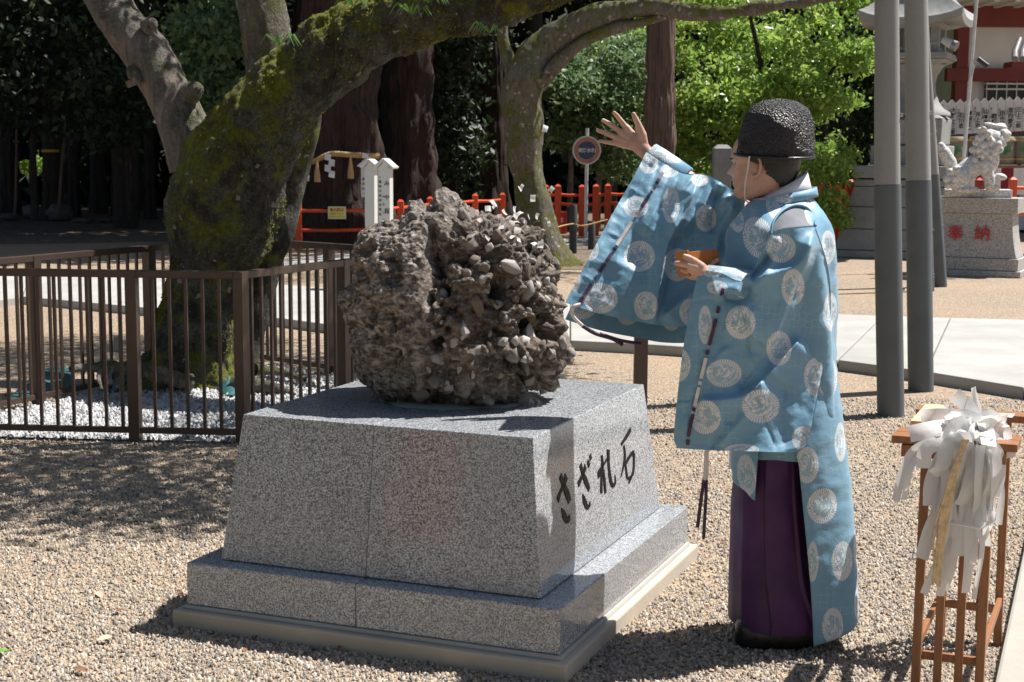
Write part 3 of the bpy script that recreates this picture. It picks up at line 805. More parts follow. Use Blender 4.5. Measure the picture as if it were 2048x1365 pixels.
def cloud(blobs, n, clump=0.25, per=28):
    """points gathered in clumps through ellipsoids (centre, radii)"""
    w = np.array([b[1][0] * b[1][1] * b[1][2] for b in blobs]) ** 0.8; w /= w.sum(); out = []
    for (c, r), q in zip(blobs, w):
        m = max(1, int(n * q / per))
        u = RNG.normal(0, 1, (m, 3)); u /= np.linalg.norm(u, axis=1)[:, None]
        cc = np.array(c) + u * (RNG.random((m, 1)) ** 0.4) * np.array(r)
        k = RNG.poisson(per, m)
        idx = np.repeat(np.arange(m), k)
        out.append(cc[idx] + RNG.normal(0, clump, (len(idx), 3)) * np.array([1, 1, 0.55]))
    return np.vstack(out)

# ---- the mossy cherry in the railing
mt = thing('mossy_cherry_tree', D(400, 775, 10.4), 'old leaning cherry tree covered in green moss, inside the brown railing', 'tree')
mtk = bark_tube('trunk', [(374, 790, 10.4, 150), (382, 745, 10.4, 106), (394, 680, 10.4, 84), (410, 600, 10.4, 78), (428, 520, 10.38, 88), (448, 430, 10.35, 112), (474, 340, 10.3, 106), (530, 245, 10.25, 88), (604, 165, 10.2, 80), (694, 88, 10.1, 74), (800, 36, 10.0, 70), (930, 2, 9.9, 66), (1060, -30, 9.8, 60), (1200, -68, 9.7, 50), (1380, -130, 9.6, 40)],
          MAT['bark_moss'], mt, n=150, rows=420, amp=0.036, flute=0.24, lobes=5, freq=6.5, stretch=0.6, seed=2.0, ridge=0.016)
bark_tube('stem', [(470, 740, 10.55, 40), (500, 640, 10.58, 36), (528, 540, 10.6, 34), (548, 480, 10.6, 34), (560, 430, 10.62, 42), (575, 350, 10.65, 44), (590, 270, 10.6, 46), (600, 200, 10.5, 40)], MAT['bark_moss'], mt, n=48, rows=90, amp=0.02, freq=6, seed=5.0)
bark_tube('stem', [(395, 330, 10.75, 58), (372, 262, 10.75, 52), (338, 190, 10.8, 47), (290, 105, 10.85, 44), (245, 45, 10.9, 41), (195, -30, 11, 38), (140, -120, 11.1, 34)], MAT['bark_grey'], mt, n=80, rows=200, amp=0.014, freq=7, stretch=0.5, seed=9.0)
bark_tube('stem', [(555, 200, 10.45, 54), (538, 110, 10.5, 50), (524, 40, 10.5, 47), (512, -30, 10.5, 45), (495, -120, 10.5, 40)], MAT['bark_lichen'], mt, n=72, rows=140, amp=0.014, freq=7, seed=4.0)
for pth in ([(378, 187, 10.68, 24), (390, 180, 10.62, 18), (399, 178, 10.58, 11), (402, 178, 10.57, 2)], [(275, 165, 10.72, 20), (266, 150, 10.7, 18), (259, 152, 10.7, 10), (256, 153, 10.7, 2)], [(216, 30, 10.8, 18), (205, 28, 10.78, 14), (200, 35, 10.76, 9), (198, 38, 10.76, 2)], [(290, 55, 10.72, 16), (303, 48, 10.7, 12), (308, 58, 10.7, 8), (309, 62, 10.7, 2)]):
    bark_tube('knot', pth, MAT['bark_grey'], mt, n=28, rows=26, amp=0.012, freq=16, seed=1.0)
for pth in ([(330, 742, 10.2, 22), (250, 735, 9.95, 17), (190, 735, 9.8, 14), (140, 738, 9.65, 7)], [(380, 765, 9.95, 18), (320, 758, 9.8, 11), (285, 748, 9.7, 8)], [(300, 735, 9.8, 7), (380, 757, 9.55, 8), (440, 772, 9.4, 6)], [(470, 770, 10.0, 22), (540, 775, 9.9, 13), (590, 790, 9.8, 6)],
            [(225, 735, 9.75, 6), (220, 755, 9.6, 5), (222, 775, 9.5, 3)], [(250, 738, 9.8, 6), (240, 760, 9.6, 5), (236, 780, 9.45, 3)], [(200, 738, 9.7, 5), (198, 760, 9.5, 4), (205, 780, 9.4, 3)], [(510, 740, 10.1, 14), (560, 745, 10.2, 8), (610, 760, 10.1, 4)]):
    bark_tube('root', pth, MAT['bark_grey'], mt, n=20, rows=50, amp=0.012, freq=12, seed=3.0)
# fur of moss tufts on the bark
me_ = mtk.data; nv_ = len(me_.vertices); co = np.empty(nv_ * 3); me_.vertices.foreach_get('co', co); co = co.reshape(-1, 3); no = np.empty(nv_ * 3); me_.vertices.foreach_get('normal', no); no = no.reshape(-1, 3)
pick = RNG.choice(nv_, 60000); keepm = [i for i in pick if noise.fractal(Vector(co[i]) * 2.6 + Vector((4, 0, 0)), 0.8, 2.0, 4) + 0.12 * no[i][2] > 0.02]
keepm = np.array(keepm); o_ = np.array(ORG[mt.name])
P0 = co[keepm] + o_ + RNG.normal(0, 0.006, (len(keepm), 3)); dr = no[keepm] + RNG.normal(0, 0.55, (len(keepm), 3)); dr /= np.linalg.norm(dr, axis=1)[:, None]
sd_ = np.cross(dr, RNG.normal(0, 1, dr.shape)); sd_ /= np.linalg.norm(sd_, axis=1)[:, None]; ln_ = RNG.uniform(0.010, 0.032, (len(keepm), 1))
Vm = np.stack([P0 - sd_ * 0.006, P0 + sd_ * 0.006, P0 + dr * ln_], 1).reshape(-1, 3)
MAT['moss'] = m_leaf('moss_tuft', (0.03, 0.042, 0.005), (0.12, 0.135, 0.010), (0.28, 0.28, 0.02), 0.8, 0.35)
om = mk_np('moss', Vm, np.arange(len(Vm)).reshape(-1, 3), MAT['moss'], mt); om['kind'] = 'stuff'
at = om.data.attributes.new('tone', 'FLOAT', 'POINT'); at.data.foreach_set('value', np.repeat(np.clip(RNG.normal(.45, .25, len(keepm)), 0, 1), 3).astype(np.float32))
crown = cloud([((-0.9, 8.5, 3.9), (1.0, 0.75, 0.30)), ((0.4, 8.4, 4.0), (1.0, 0.75, 0.30)), ((1.5, 9.2, 4.2), (0.9, 0.7, 0.3)), ((1.0, 10.0, 4.3), (0.8, 0.6, 0.3)), ((1.6, 12.4, 4.6), (1.2, 0.8, 0.4)), ((-2.4, 12.0, 4.9), (1.7, 1.4, 0.5)), ((1.8, 11.6, 4.3), (0.9, 0.8, 0.4)), ((-0.4, 13.4, 5.2), (1.5, 1.2, 0.4)), ((-0.4, 7.6, 4.0), (1.2, 0.5, 0.25)), ((0.9, 7.7, 4.1), (0.9, 0.45, 0.25))], 38000, 0.19, 30)
leaf_mesh('crown', crown, 0.085, MAT['leaf_cherry'], mt, 0.5)

# unseen trees added to block sky from front faces (the polished granite mirrors them)
for x, y, lab in ((-4.5, -5.5, 'unseen tree added behind the camera to block sky, left'), (-0.8, -7.5, 'unseen tree added behind the camera to block sky, middle'), (3.2, -6.0, 'unseen tree added behind the camera to block sky, right'), (-8.0, -1.5, 'unseen tree added behind the camera to block sky, far left'), (-7.5, 4.0, 'unseen tree added left of the railing to block sky')):
    t = thing('sky_block_tree', (x, y, 0), lab, 'tree', 'unseen trees added to block sky')
    bark_tube('trunk', [((x, y, z, 0.2 * (1 - 0.08 * z)),) for z in (-0.1, 0.6, 1.5, 3.0, 5.0)], MAT['bark_grey'], t, n=20, rows=30, amp=0.02, freq=5)
    leaf_mesh('crown', cloud([((x, y, 3.6), (2.0, 1.8, 1.1)), ((x + 0.4, y, 5.2), (2.2, 2.0, 1.2)), ((x, y, 1.9), (1.8, 1.4, 0.7))], 5200, 0.3, 26), 0.22, MAT['leaf_camellia'], t, 0.4)
for q, (fx, fy, fY) in enumerate(((826, 30, 9.35), (858, 6, 9.35), (706, 12, 9.5), (980, 66, 9.4), (560, 90, 9.7))):
    fp = D(fx, fy, fY); mb = MB()
    for i in range(9):
        a = RNG.uniform(-2.6, 0.3); l = RNG.uniform(0.05, 0.10); v = Vector((math.sin(a + 1.2) * l, RNG.uniform(-0.05, 0.0), l * 0.7)); e = fp + v + Vector((v.x * 0.6, 0, -l * 0.9)); sd = Vector((0.004, 0.003, 0.003))
        mb.add([fp - sd, fp + sd, fp + v + sd * 1.4, fp + v - sd * 1.4, e], [(0, 1, 2, 3), (3, 2, 4)])
    fo = mb.build('fern_tuft', MAT['green_fern'] if 'green_fern' in MAT else MAT.setdefault('green_fern', plain('fern_green', (0.10, 0.22, 0.03), 0.5, 0.3, 20)), mt); fo['kind'] = 'stuff'
# ---- the lichened cherry behind the rock
rt = thing('lichened_cherry_tree', D(1108, 540, 21.5), 'grey lichen spotted cherry tree forking into a long bough, behind the rock', 'tree')
bark_tube('trunk', [(1112, 548, 21.5, 49.9), (1100, 515, 21.5, 37.8), (1082, 460, 21.5, 33.5), (1062, 390, 21.5, 32.7), (1050, 310, 21.5, 34.4), (1046, 230, 21.5, 38.7), (1048, 165, 21.5, 43.0), (1072, 110, 21.5, 36.1), (1124, 67, 21.4, 27.5), (1207, 30, 21.3, 24.9), (1290, 16, 21.2, 21.5), (1360, 24, 21.1, 17.2), (1441, 28, 21.0, 13.8), (1536, 14, 20.9, 11.2), (1680, -6, 20.8, 8.6), (1800, -40, 20.7, 6.0)],
          MAT['bark_lichen'], rt, n=84, rows=330, amp=0.028, flute=0.15, lobes=4, freq=3.2, stretch=0.6, seed=7.0)
bark_tube('branch', [(1078, 175, 21.3, 14), (1112, 132, 21.3, 13), (1162, 88, 21.25, 13), (1222, 60, 21.2, 12), (1295, 42, 21.15, 9), (1350, 30, 21.1, 6)], MAT['bark_lichen'], rt, n=36, rows=90, amp=0.012, freq=5, seed=1.0)
bark_tube('branch', [(1030, 150, 21.6, 16), (1012, 105, 21.6, 13), (1004, 60, 21.6, 11), (1008, -20, 21.6, 9)], MAT['bark_lichen'], rt, n=36, rows=60, amp=0.012, freq=5, seed=2.0)
leaf_mesh('crown', cloud([((1.5, 21.5, 6.2), (2.4, 1.8, 0.7)), ((4.0, 21.0, 6.0), (1.5, 1.3, 0.5)), ((-0.8, 22, 6.4), (1.6, 1.6, 0.6))], 5000, 0.2, 22), 0.10, MAT['leaf_cherry'], rt, 0.5)

# ---- cedars and the dark wood
CEDAR_LEAF = []
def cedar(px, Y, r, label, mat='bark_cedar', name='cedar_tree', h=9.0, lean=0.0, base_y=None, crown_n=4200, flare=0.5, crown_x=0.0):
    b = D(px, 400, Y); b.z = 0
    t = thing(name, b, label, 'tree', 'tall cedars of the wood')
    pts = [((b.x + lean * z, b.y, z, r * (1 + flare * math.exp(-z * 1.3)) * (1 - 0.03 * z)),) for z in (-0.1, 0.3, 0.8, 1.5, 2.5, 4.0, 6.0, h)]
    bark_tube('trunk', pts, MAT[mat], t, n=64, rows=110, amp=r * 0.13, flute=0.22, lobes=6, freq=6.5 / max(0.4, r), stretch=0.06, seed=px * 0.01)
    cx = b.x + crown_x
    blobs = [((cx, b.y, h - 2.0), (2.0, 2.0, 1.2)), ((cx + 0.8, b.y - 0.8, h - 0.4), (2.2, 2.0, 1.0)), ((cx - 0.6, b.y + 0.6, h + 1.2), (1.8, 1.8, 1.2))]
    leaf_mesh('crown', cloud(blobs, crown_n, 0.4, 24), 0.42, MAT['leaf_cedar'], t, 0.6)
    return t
sac = cedar(683, 26.0, 0.66, 'massive sacred cedar trunk girdled by a straw rope', h=10, flare=0.35)
cedar(826, 29.0, 0.42, 'dark straight cedar trunk right of the roped sacred cedar', h=10)
cedar(985, 33.0, 0.30, 'dark cedar trunk just left of the lichened cherry', h=10)
cedar(1317, 26.8, 0.27, 'reddish brown cedar trunk directly behind the raised hand', 'bark_cedar_red', h=11, flare=0.1, crown_n=900, crown_x=-2.0)
cedar(608, 34.0, 0.42, 'dark cedar trunk half hidden left of the roped sacred cedar', h=11)
for px, Y, r, lab in ((104, 34, 0.17, 'dark forest trunk nearest the left edge with a yellow band'), (146, 36, 0.12, 'thin dark forest trunk leaning right, second from the left edge'), (196, 38, 0.16, 'dark forest trunk above the row of boulders at left'),
                      (235, 37, 0.12, 'thin dark forest trunk above the small boulder'), (268, 40, 0.2, 'dark forest trunk left of the grey leaning stem'), (20, 36, 0.2, 'dark forest trunk cut by the left edge'), (300, 35, 0.1, 'slim dark trunk just left of the mossy tree'), (905, 36, 0.22, 'dark cedar trunk seen above the rock'), (1215, 40, 0.2, 'shaded trunk behind the round sign')):
    t = cedar(px, Y, r, lab, 'bark_dark', 'forest_tree', h=9 + (px % 3), flare=0.3, crown_n=3600, lean=(0.03 if px == 146 else 0.0))
    if px == 104:
        b = ORG[t.name]
        MB().lathe(b + Vector((0, 0, 1.55)), [(0.19, 0), (0.19, 0.06)], 16).build('band', plain('yellow_band', (0.6, 0.38, 0.02), 0.5), t)
# slim leaning saplings at the wood edge
for pts, lab in (([(118, 405, 30, 3.2), (124, 330, 30, 3), (132, 240, 30, 2.4), (140, 150, 30, 1.8)], 'slim reddish sapling stem leaning right above the largest boulder'), ([(31, 405, 30, 3), (33, 320, 30, 2.8), (34, 230, 30, 2)], 'slim upright sapling stem near the left edge')):
    b = D(pts[0][0], 430, 30); b.z = 0; t = thing('sapling', b, lab, 'tree')
    bark_tube('stem', pts[:1] and [(pts[0][0] - 2, 430, 30, 3.4)] + pts, MAT['bark_cedar_red'], t, n=10, rows=40, amp=0.006, freq=8)
# more of the wood, off to the sides and overhead
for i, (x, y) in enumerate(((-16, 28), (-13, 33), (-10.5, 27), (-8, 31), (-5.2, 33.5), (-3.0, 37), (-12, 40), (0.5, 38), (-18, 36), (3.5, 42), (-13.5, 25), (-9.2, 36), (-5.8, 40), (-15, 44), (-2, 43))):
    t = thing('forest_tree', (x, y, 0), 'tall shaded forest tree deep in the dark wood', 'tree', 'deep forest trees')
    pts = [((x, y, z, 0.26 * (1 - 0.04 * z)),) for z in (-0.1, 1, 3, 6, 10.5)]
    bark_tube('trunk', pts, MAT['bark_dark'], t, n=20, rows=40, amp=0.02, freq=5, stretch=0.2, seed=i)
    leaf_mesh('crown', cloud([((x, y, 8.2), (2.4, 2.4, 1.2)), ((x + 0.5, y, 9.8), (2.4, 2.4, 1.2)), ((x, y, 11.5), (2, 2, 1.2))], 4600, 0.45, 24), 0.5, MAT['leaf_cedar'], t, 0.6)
# evergreen shrubs in the shade (left, behind the grey stem) and the camellia by the round sign
def shrub(name, label, base, blobs, n, size, mat, stems, clump=0.2, group=None, bark='bark_dark', droop=0.35):
    t = thing(name, base, label, 'shrub' if 'tree' not in name else 'tree', group)
    for s in stems:
        bark_tube('stem', s, MAT[bark], t, n=10, rows=24, amp=0.01, freq=6)
    leaf_mesh('foliage' if 'tree' not in name else 'crown', cloud(blobs, n, clump, 26), size, MAT[mat], t, droop)
    return t
def B(px, py, Y, rx, ry, rz): return (tuple(D(px, py, Y)), (rx * px2m(Y), ry, rz * px2m(Y)))
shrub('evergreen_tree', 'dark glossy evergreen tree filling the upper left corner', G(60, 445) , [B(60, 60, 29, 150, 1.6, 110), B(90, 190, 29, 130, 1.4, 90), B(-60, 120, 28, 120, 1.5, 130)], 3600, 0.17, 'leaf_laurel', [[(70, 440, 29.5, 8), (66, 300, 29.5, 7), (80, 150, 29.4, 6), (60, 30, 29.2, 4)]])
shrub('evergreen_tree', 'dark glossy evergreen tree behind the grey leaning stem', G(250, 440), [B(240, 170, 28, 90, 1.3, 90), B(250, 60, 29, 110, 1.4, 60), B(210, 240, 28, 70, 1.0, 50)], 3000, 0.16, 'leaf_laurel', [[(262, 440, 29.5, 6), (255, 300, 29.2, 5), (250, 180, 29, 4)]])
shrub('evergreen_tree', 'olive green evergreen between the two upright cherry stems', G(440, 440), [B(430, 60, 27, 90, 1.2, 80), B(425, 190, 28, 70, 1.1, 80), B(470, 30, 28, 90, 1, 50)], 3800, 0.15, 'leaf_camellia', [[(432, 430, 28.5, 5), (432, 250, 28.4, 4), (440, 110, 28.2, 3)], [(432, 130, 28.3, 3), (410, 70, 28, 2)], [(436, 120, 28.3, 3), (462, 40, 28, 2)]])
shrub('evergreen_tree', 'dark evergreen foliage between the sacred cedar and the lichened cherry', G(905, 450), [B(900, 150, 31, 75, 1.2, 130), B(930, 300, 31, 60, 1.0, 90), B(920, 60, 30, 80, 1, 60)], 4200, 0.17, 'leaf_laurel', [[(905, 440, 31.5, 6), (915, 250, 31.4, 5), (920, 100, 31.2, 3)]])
shrub('camellia_tree', 'dark green camellia with slim pale stems behind the round sign', G(1175, 460), [B(1165, 180, 31.6, 75, 1.1, 70), B(1230, 230, 31.6, 70, 1.0, 80), B(1260, 130, 32, 70, 1.0, 60), B(1140, 260, 31.6, 50, 0.9, 40), B(1235, 320, 32, 55, 0.8, 40), B(1130, 100, 32, 50, 0.8, 40)], 10500, 0.135, 'leaf_camellia',
      [[(1139, 470, 31.8, 6), (1141, 350, 31.8, 6), (1146, 260, 31.8, 5), (1160, 170, 31.6, 3)], [(1196, 470, 32, 6), (1198, 300, 32, 5), (1200, 210, 31.9, 4), (1215, 130, 31.8, 3)], [(1199, 260, 31.8, 3), (1225, 200, 31.6, 2), (1250, 150, 31.5, 2)]], 0.17, None, 'bark_grey')
MB_ = []
for q in range(70):
    mx = RNG.uniform(1350, 1745); my = RNG.uniform(-20, 345)
    if my > 235 and mx > 1690: continue
    if mx > 1700 and RNG.random() < 0.6: continue
    k2 = RNG.uniform(14, 46); MB_.append(B(mx, my, RNG.uniform(27.6, 29.6), k2 * 1.35, 0.012 * k2, k2 * 0.6))
shrub('maple_tree', 'large bright spring green maple sunlit behind the black hat', G(1560, 455), MB_, 21000, 0.125, 'leaf_maple',
      [[(1560, 455, 29, 12), (1555, 330, 29, 11), (1540, 230, 28.7, 9), (1520, 120, 28.4, 6), (1500, 30, 28.2, 4)], [(1548, 280, 28.8, 6), (1620, 200, 28.4, 4), (1680, 120, 28.1, 3)], [(1545, 260, 28.8, 6), (1460, 190, 28.4, 4), (1400, 120, 28.3, 3)]], 0.13)
BB_ = []
for q in range(60):
    k2 = RNG.uniform(18, 50); BB_.append(B(RNG.uniform(1195, 1770), RNG.uniform(-30, 330), RNG.uniform(34.5, 37.5), k2 * 1.4, 0.014 * k2, k2 * 0.6))
shrub('maple_tree', 'second green maple filling the gaps farther behind the first', G(1480, 440), BB_, 9000, 0.17, 'leaf_maple', [[(1480, 440, 36, 8), (1470, 250, 36, 7), (1450, 80, 36, 5)], [(1640, 440, 36, 7), (1650, 250, 36, 6), (1670, 80, 36, 4)]], 0.18)
shrub('weeping_maple', 'small weeping green bush hanging over the red fence behind the priest', G(1660, 470), [B(1635, 335, 23.5, 34, 0.35, 26), B(1672, 345, 23.5, 28, 0.3, 22), B(1655, 400, 23.4, 26, 0.3, 40), B(1680, 425, 23.4, 16, 0.25, 36), B(1620, 320, 23.6, 30, 0.3, 18)], 2600, 0.085, 'leaf_maple', [[(1650, 470, 23.8, 4), (1652, 400, 23.8, 4), (1648, 340, 23.6, 3), (1640, 318, 23.5, 2)]], 0.09, None, 'bark_dark', 0.9)
shrub('dark_evergreen', 'dark evergreen mass between the maple and the stone lantern', G(1735, 450), [B(1735, 150, 33, 60, 1.0, 120), B(1725, 300, 32, 55, 0.9, 110), B(1600, 400, 33, 90, 0.9, 60), B(1400, 390, 33, 120, 0.8, 55)], 4200, 0.17, 'leaf_laurel', [[(1730, 450, 33, 6), (1732, 300, 33, 5), (1735, 150, 33, 4)]])
shrub('sunlit_bush', 'small sunlit yellow green bush deep in the wood at far left', G(60, 405), [B(70, 325, 52, 60, 1.0, 26), B(130, 335, 52, 30, 0.8, 16), B(160, 330, 54, 30, 0.6, 14)], 2200, 0.16, 'leaf_bright', [[(70, 360, 52, 3), (72, 330, 52, 2)]])
# the far wood closes the view
wood_pts = np.stack([RNG.uniform(-34, 30, 52000), RNG.uniform(42, 50, 52000), 13 * RNG.random(52000) ** 1.5 + 0.1], 1)
gap = (wood_pts[:, 0] / wood_pts[:, 1] * FPX + CX > 20) & (wood_pts[:, 0] / wood_pts[:, 1] * FPX + CX < 150) & (wood_pts[:, 2] < 1.5) & (wood_pts[:, 2] > 0.5)
o = leaf_mesh('far_wood', wood_pts[~gap], 0.6, MAT['leaf_cedar'], None, 0.4)
meta(o, 'dark mass of evergreen leaves closing off the wood behind everything', 'foliage', kind='stuff')
hv = []
for j in range(9):
    for i in range(41):
        x = -70 + i * 3.5; q = j / 8
        hv.append((x, 56 + 26 * q, -0.2 + 15 * q ** 0.8 + 2 * noise.noise(Vector((x * 0.08, q * 3, 0)))))
meta(mk('hillside', hv, grid_faces(9, 41), plain('wooded_hill', (0.02, 0.032, 0.012), 0.9, 0.5, 3), None, True), kind='structure')

# ================================================================ things in the background, left to right
def boulder(px, py, w, h, Y, label):
    c = D(px, py, Y); bm = bmesh.new(); bmesh.ops.create_icosphere(bm, subdivisions=4, radius=1)
    V = []
    for v in bm.verts:
        n_ = 1 + 0.22 * noise.fractal(v.co * 1.6 + Vector((px, 0, 0)), 0.8, 2, 4)
        V.append((c.x + v.co.x * n_ * w / 2 * px2m(Y), c.y + v.co.y * n_ * w / 2 * px2m(Y), max(-0.02, h / 2 * px2m(Y) * 0.9 + v.co.z * n_ * h / 2 * px2m(Y))))
    F = [[v.index for v in f.verts] for f in bm.faces]; bm.free()
    meta(mk('boulder', V, F, MAT['dark_stone'], None, True), label, 'boulder', 'boulders along the wood edge')
for px, py, w, h, lab in ((70, 420, 46, 34, 'shaded grey boulder, leftmost of the two big ones at the wood edge'), (118, 420, 50, 38, 'largest shaded boulder at the wood edge on the left'), (255, 425, 26, 34, 'small upright boulder at the wood edge near the mossy tree'), (20, 430, 44, 16, 'low flat boulder at the wood edge by the left margin'), (165, 437, 40, 12, 'flat slab boulder right of the largest one'), (215, 436, 42, 10, 'long flat stone between the flat slab and the upright boulder')):
    Y = G(px, py + h / 2 + 4).y
    boulder(px, py, w, h, min(Y, 36), lab)
def tarp(pts, label):
    c = np.array([list(G(x, y)) for x, y in pts]); m = c.mean(0); V = []; F = []
    nr = 10
    ring = spline(np.vstack([c, c[:1]]), 41)[:40]
    for j in range(nr):
        s = 1 - j / nr
        for p in ring:
            q = m + (p - m) * s; hgt = 0.006 + 0.075 * math.sin((1 - s) * math.pi / 2) * (0.7 + 0.5 * noise.noise(Vector((q[0] * 9, q[1] * 9, 0))))
            V.append((q[0], q[1], 0.02 + hgt))
    V.append((m[0], m[1], 0.10)); F = grid_faces(nr, 40, True) + [((nr - 1) * 40 + i, (nr - 1) * 40 + (i + 1) % 40, nr * 40) for i in range(40)]
    meta(mk('tarp', V, F, MAT['tarp'], None, True), label, 'tarp', 'green sheets under the mossy tree')
MAT['tarp'] = plain('blue_green_geotextile', (0.035, 0.115, 0.125), 0.45, 0.3, 9, 0.3, 30)
tarp([(8, 812), (60, 768), (118, 735), (150, 772), (80, 800)], 'largest crumpled blue green sheet, at the left by the railing')
tarp([(198, 790), (228, 764), (272, 765), (288, 778), (240, 790)], 'small blue green sheet beside the roots in the middle of the railing')
tarp([(425, 778), (452, 764), (475, 768), (476, 792), (455, 798)], 'small blue green sheet next to the railing corner post')
bk = G(236, 703); t = thing('stone_marker', bk, 'tiny pale stone block behind the railing left of the mossy trunk', 'marker')
MB().box(bk + Vector((0, 0, 0.065)), (0.058, 0.058, 0.13)).build('block', MAT['kerb'], t, bevel=0.006)

# straw rope with paper streamers and tassels on the sacred cedar
ropeY = 25.2
rp_ = thing('straw_rope', D(683, 310, ropeY), 'twisted straw rope tied across the sacred cedar trunk', 'rope')
RC = spline([tuple(D(x, y, yy)) for x, y, yy in ((598, 305, 25.6), (612, 321, 25.3), (628, 323, 25.15), (660, 309, 25.05), (700, 310, 25.0), (730, 312, 25.1), (757, 312, 25.4))], 90)
for ph in range(3):
    pts = []
    for i in range(90):
        a = i * 0.75 + ph * 2 * math.pi / 3
        pts.append((RC[i][0] + 0.0, RC[i][1] + 0.022 * math.sin(a), RC[i][2] + 0.022 * math.cos(a)))
    MB().tube(pts, 0.028, 8).build('strand', MAT['straw'], rp_, True)
for px, py, w, h, in ((634, 322, 12, 42), (701, 312, 12, 45)):
    mb = MB(); c = D(px, py, 25.0)
    mb.lathe(c + Vector((0, 0, -h * px2m(25))), [(0.055, 0), (0.05, 0.12), (0.03, 0.25), (0.018, h * px2m(25) - 0.03), (0.022, h * px2m(25))], 14)
    meta(mb.build('straw_tassel', MAT['straw'], None, True), 'straw tassel hanging from the rope, ' + ('left one' if px == 634 else 'right one near the white signs'), 'tassel', 'tassels on the sacred rope')
for px, py, h in ((609, 320, 38), (660, 306, 46), (735, 306, 30)):
    V = []; F = []
    for i in range(4):
        x = px + (4 if i % 2 else -4); y0 = py + i * h / 4
        b = len(V)
        V += [D(x - 6, y0, 24.95 + 0.01 * i), D(x + 6, y0 + 3, 24.95 + 0.01 * i), D(x + 5, y0 + h / 4 + 5, 24.96 + 0.01 * i), D(x - 7, y0 + h / 4 + 2, 24.96 + 0.01 * i)]
        F.append((b, b + 1, b + 2, b + 3))
    o = mk('paper_streamer', V, F, MAT['paper'])
    md = o.modifiers.new('t', 'SOLIDIFY'); md.thickness = 0.004
    meta(o, 'zigzag white paper streamer on the straw rope, ' + {609: 'beside the mossy trunk', 660: 'in the middle of the rope', 735: 'at the right end of the rope'}[px], 'streamer', 'paper streamers on the sacred rope')

# vermilion post fences
def red_fence(label, posts, rails, group=None, pw=0.115):
    b = G(posts[0][0], posts[0][2]) if posts[0][3] is None else D(posts[0][0], posts[0][2], posts[0][3])
    t = thing('vermilion_fence', b, label, 'fence', group)
    tops = []
    for x, ytop, ybot, Y in posts:
        a = D(x, ytop, Y); c = Vector((a.x, a.y, 0))
        MB().box(c + Vector((0, 0, a.z / 2)), (pw, pw, a.z)).build('post', MAT['vermilion'], t, bevel=0.012)
        MB().box(c + Vector((0, 0, a.z + 0.02)), (pw, pw, 0.04), taper=0.35).build('post_cap', MAT['vermilion'], t)
        tops.append(c + Vector((0, 0, a.z)))
    for dz in rails:
        for p, q in zip(tops[:-1], tops[1:]):
            e = (q - p).normalized()
            MB().tube([p + e * (pw * 0.5) + Vector((0, 0, dz)), (p + q) / 2 + Vector((0, 0, dz - 0.012)), q - e * (pw * 0.5) + Vector((0, 0, dz))], 0.028, 8).build('rail', MAT['vermilion'], t, True)
    return t
red_fence('vermilion post and rail fence in front of the sacred cedar', [(596, 410, 500, 24.6), (739, 408, 490, 24.6), (801, 404, 480, 25.4), (860, 398, 470, 27), (950, 392, 470, 28.5), (1005, 390, 465, 29.3)], (-0.10, -0.42, -0.80))
red_fence('vermilion fence behind the round sign and the lichened cherry', [(1092, 374, 465, 29.5), (1116, 373, 465, 29.3), (1164, 374, 465, 29.3), (1192, 373, 465, 29.3), (1216, 372, 465, 29.3), (1262, 372, 465, 29.3), (1310, 372, 465, 29.3)], (-0.16, -0.34), pw=0.125)
red_fence('vermilion fence under the weeping bush behind the priest', [(1614, 369, 455, 25.5), (1643, 368, 455, 25.2), (1672, 366, 458, 25.0), (1702, 364, 462, 24.6)], (-0.14, -0.40), pw=0.17)
red_fence('vermilion fence posts right of the carved lion', [(2026, 360, 470, 22.5), (2120, 360, 470, 22.5)], (-0.12, -0.5), pw=0.11)
# yellow notice on the left red fence
nb_ = D(674, 426, 24.5); t = thing('notice_board', nb_, 'small yellow notice with red and black writing on the red fence', 'sign')
MB().box(nb_, (36 * px2m(24.5), 0.012, 25 * px2m(24.5))).build('board', MAT['white_paint'], t)
MB().box(nb_ + Vector((0, -0.008, -0.002)), (33 * px2m(24.5), 0.003, 22 * px2m(24.5))).build('yellow_panel', plain('yellow_sheet', (0.70, 0.66, 0.16), 0.5), t)
AX, AZ = Vector((1, 0, 0)), Vector((0, 0, 1))
text_mesh('lettering', '立入禁止', 0.058, nb_ + Vector((0, -0.0115, 0.05)), AX, AZ, MAT['red_ink'], t, 0.003)
text_mesh('lettering', '危険ですので', 0.036, nb_ + Vector((0, -0.0115, -0.015)), AX, AZ, MAT['black_ink'], t)
text_mesh('lettering', '入らないで下さい', 0.032, nb_ + Vector((0, -0.0115, -0.06)), AX, AZ, MAT['black_ink'], t)
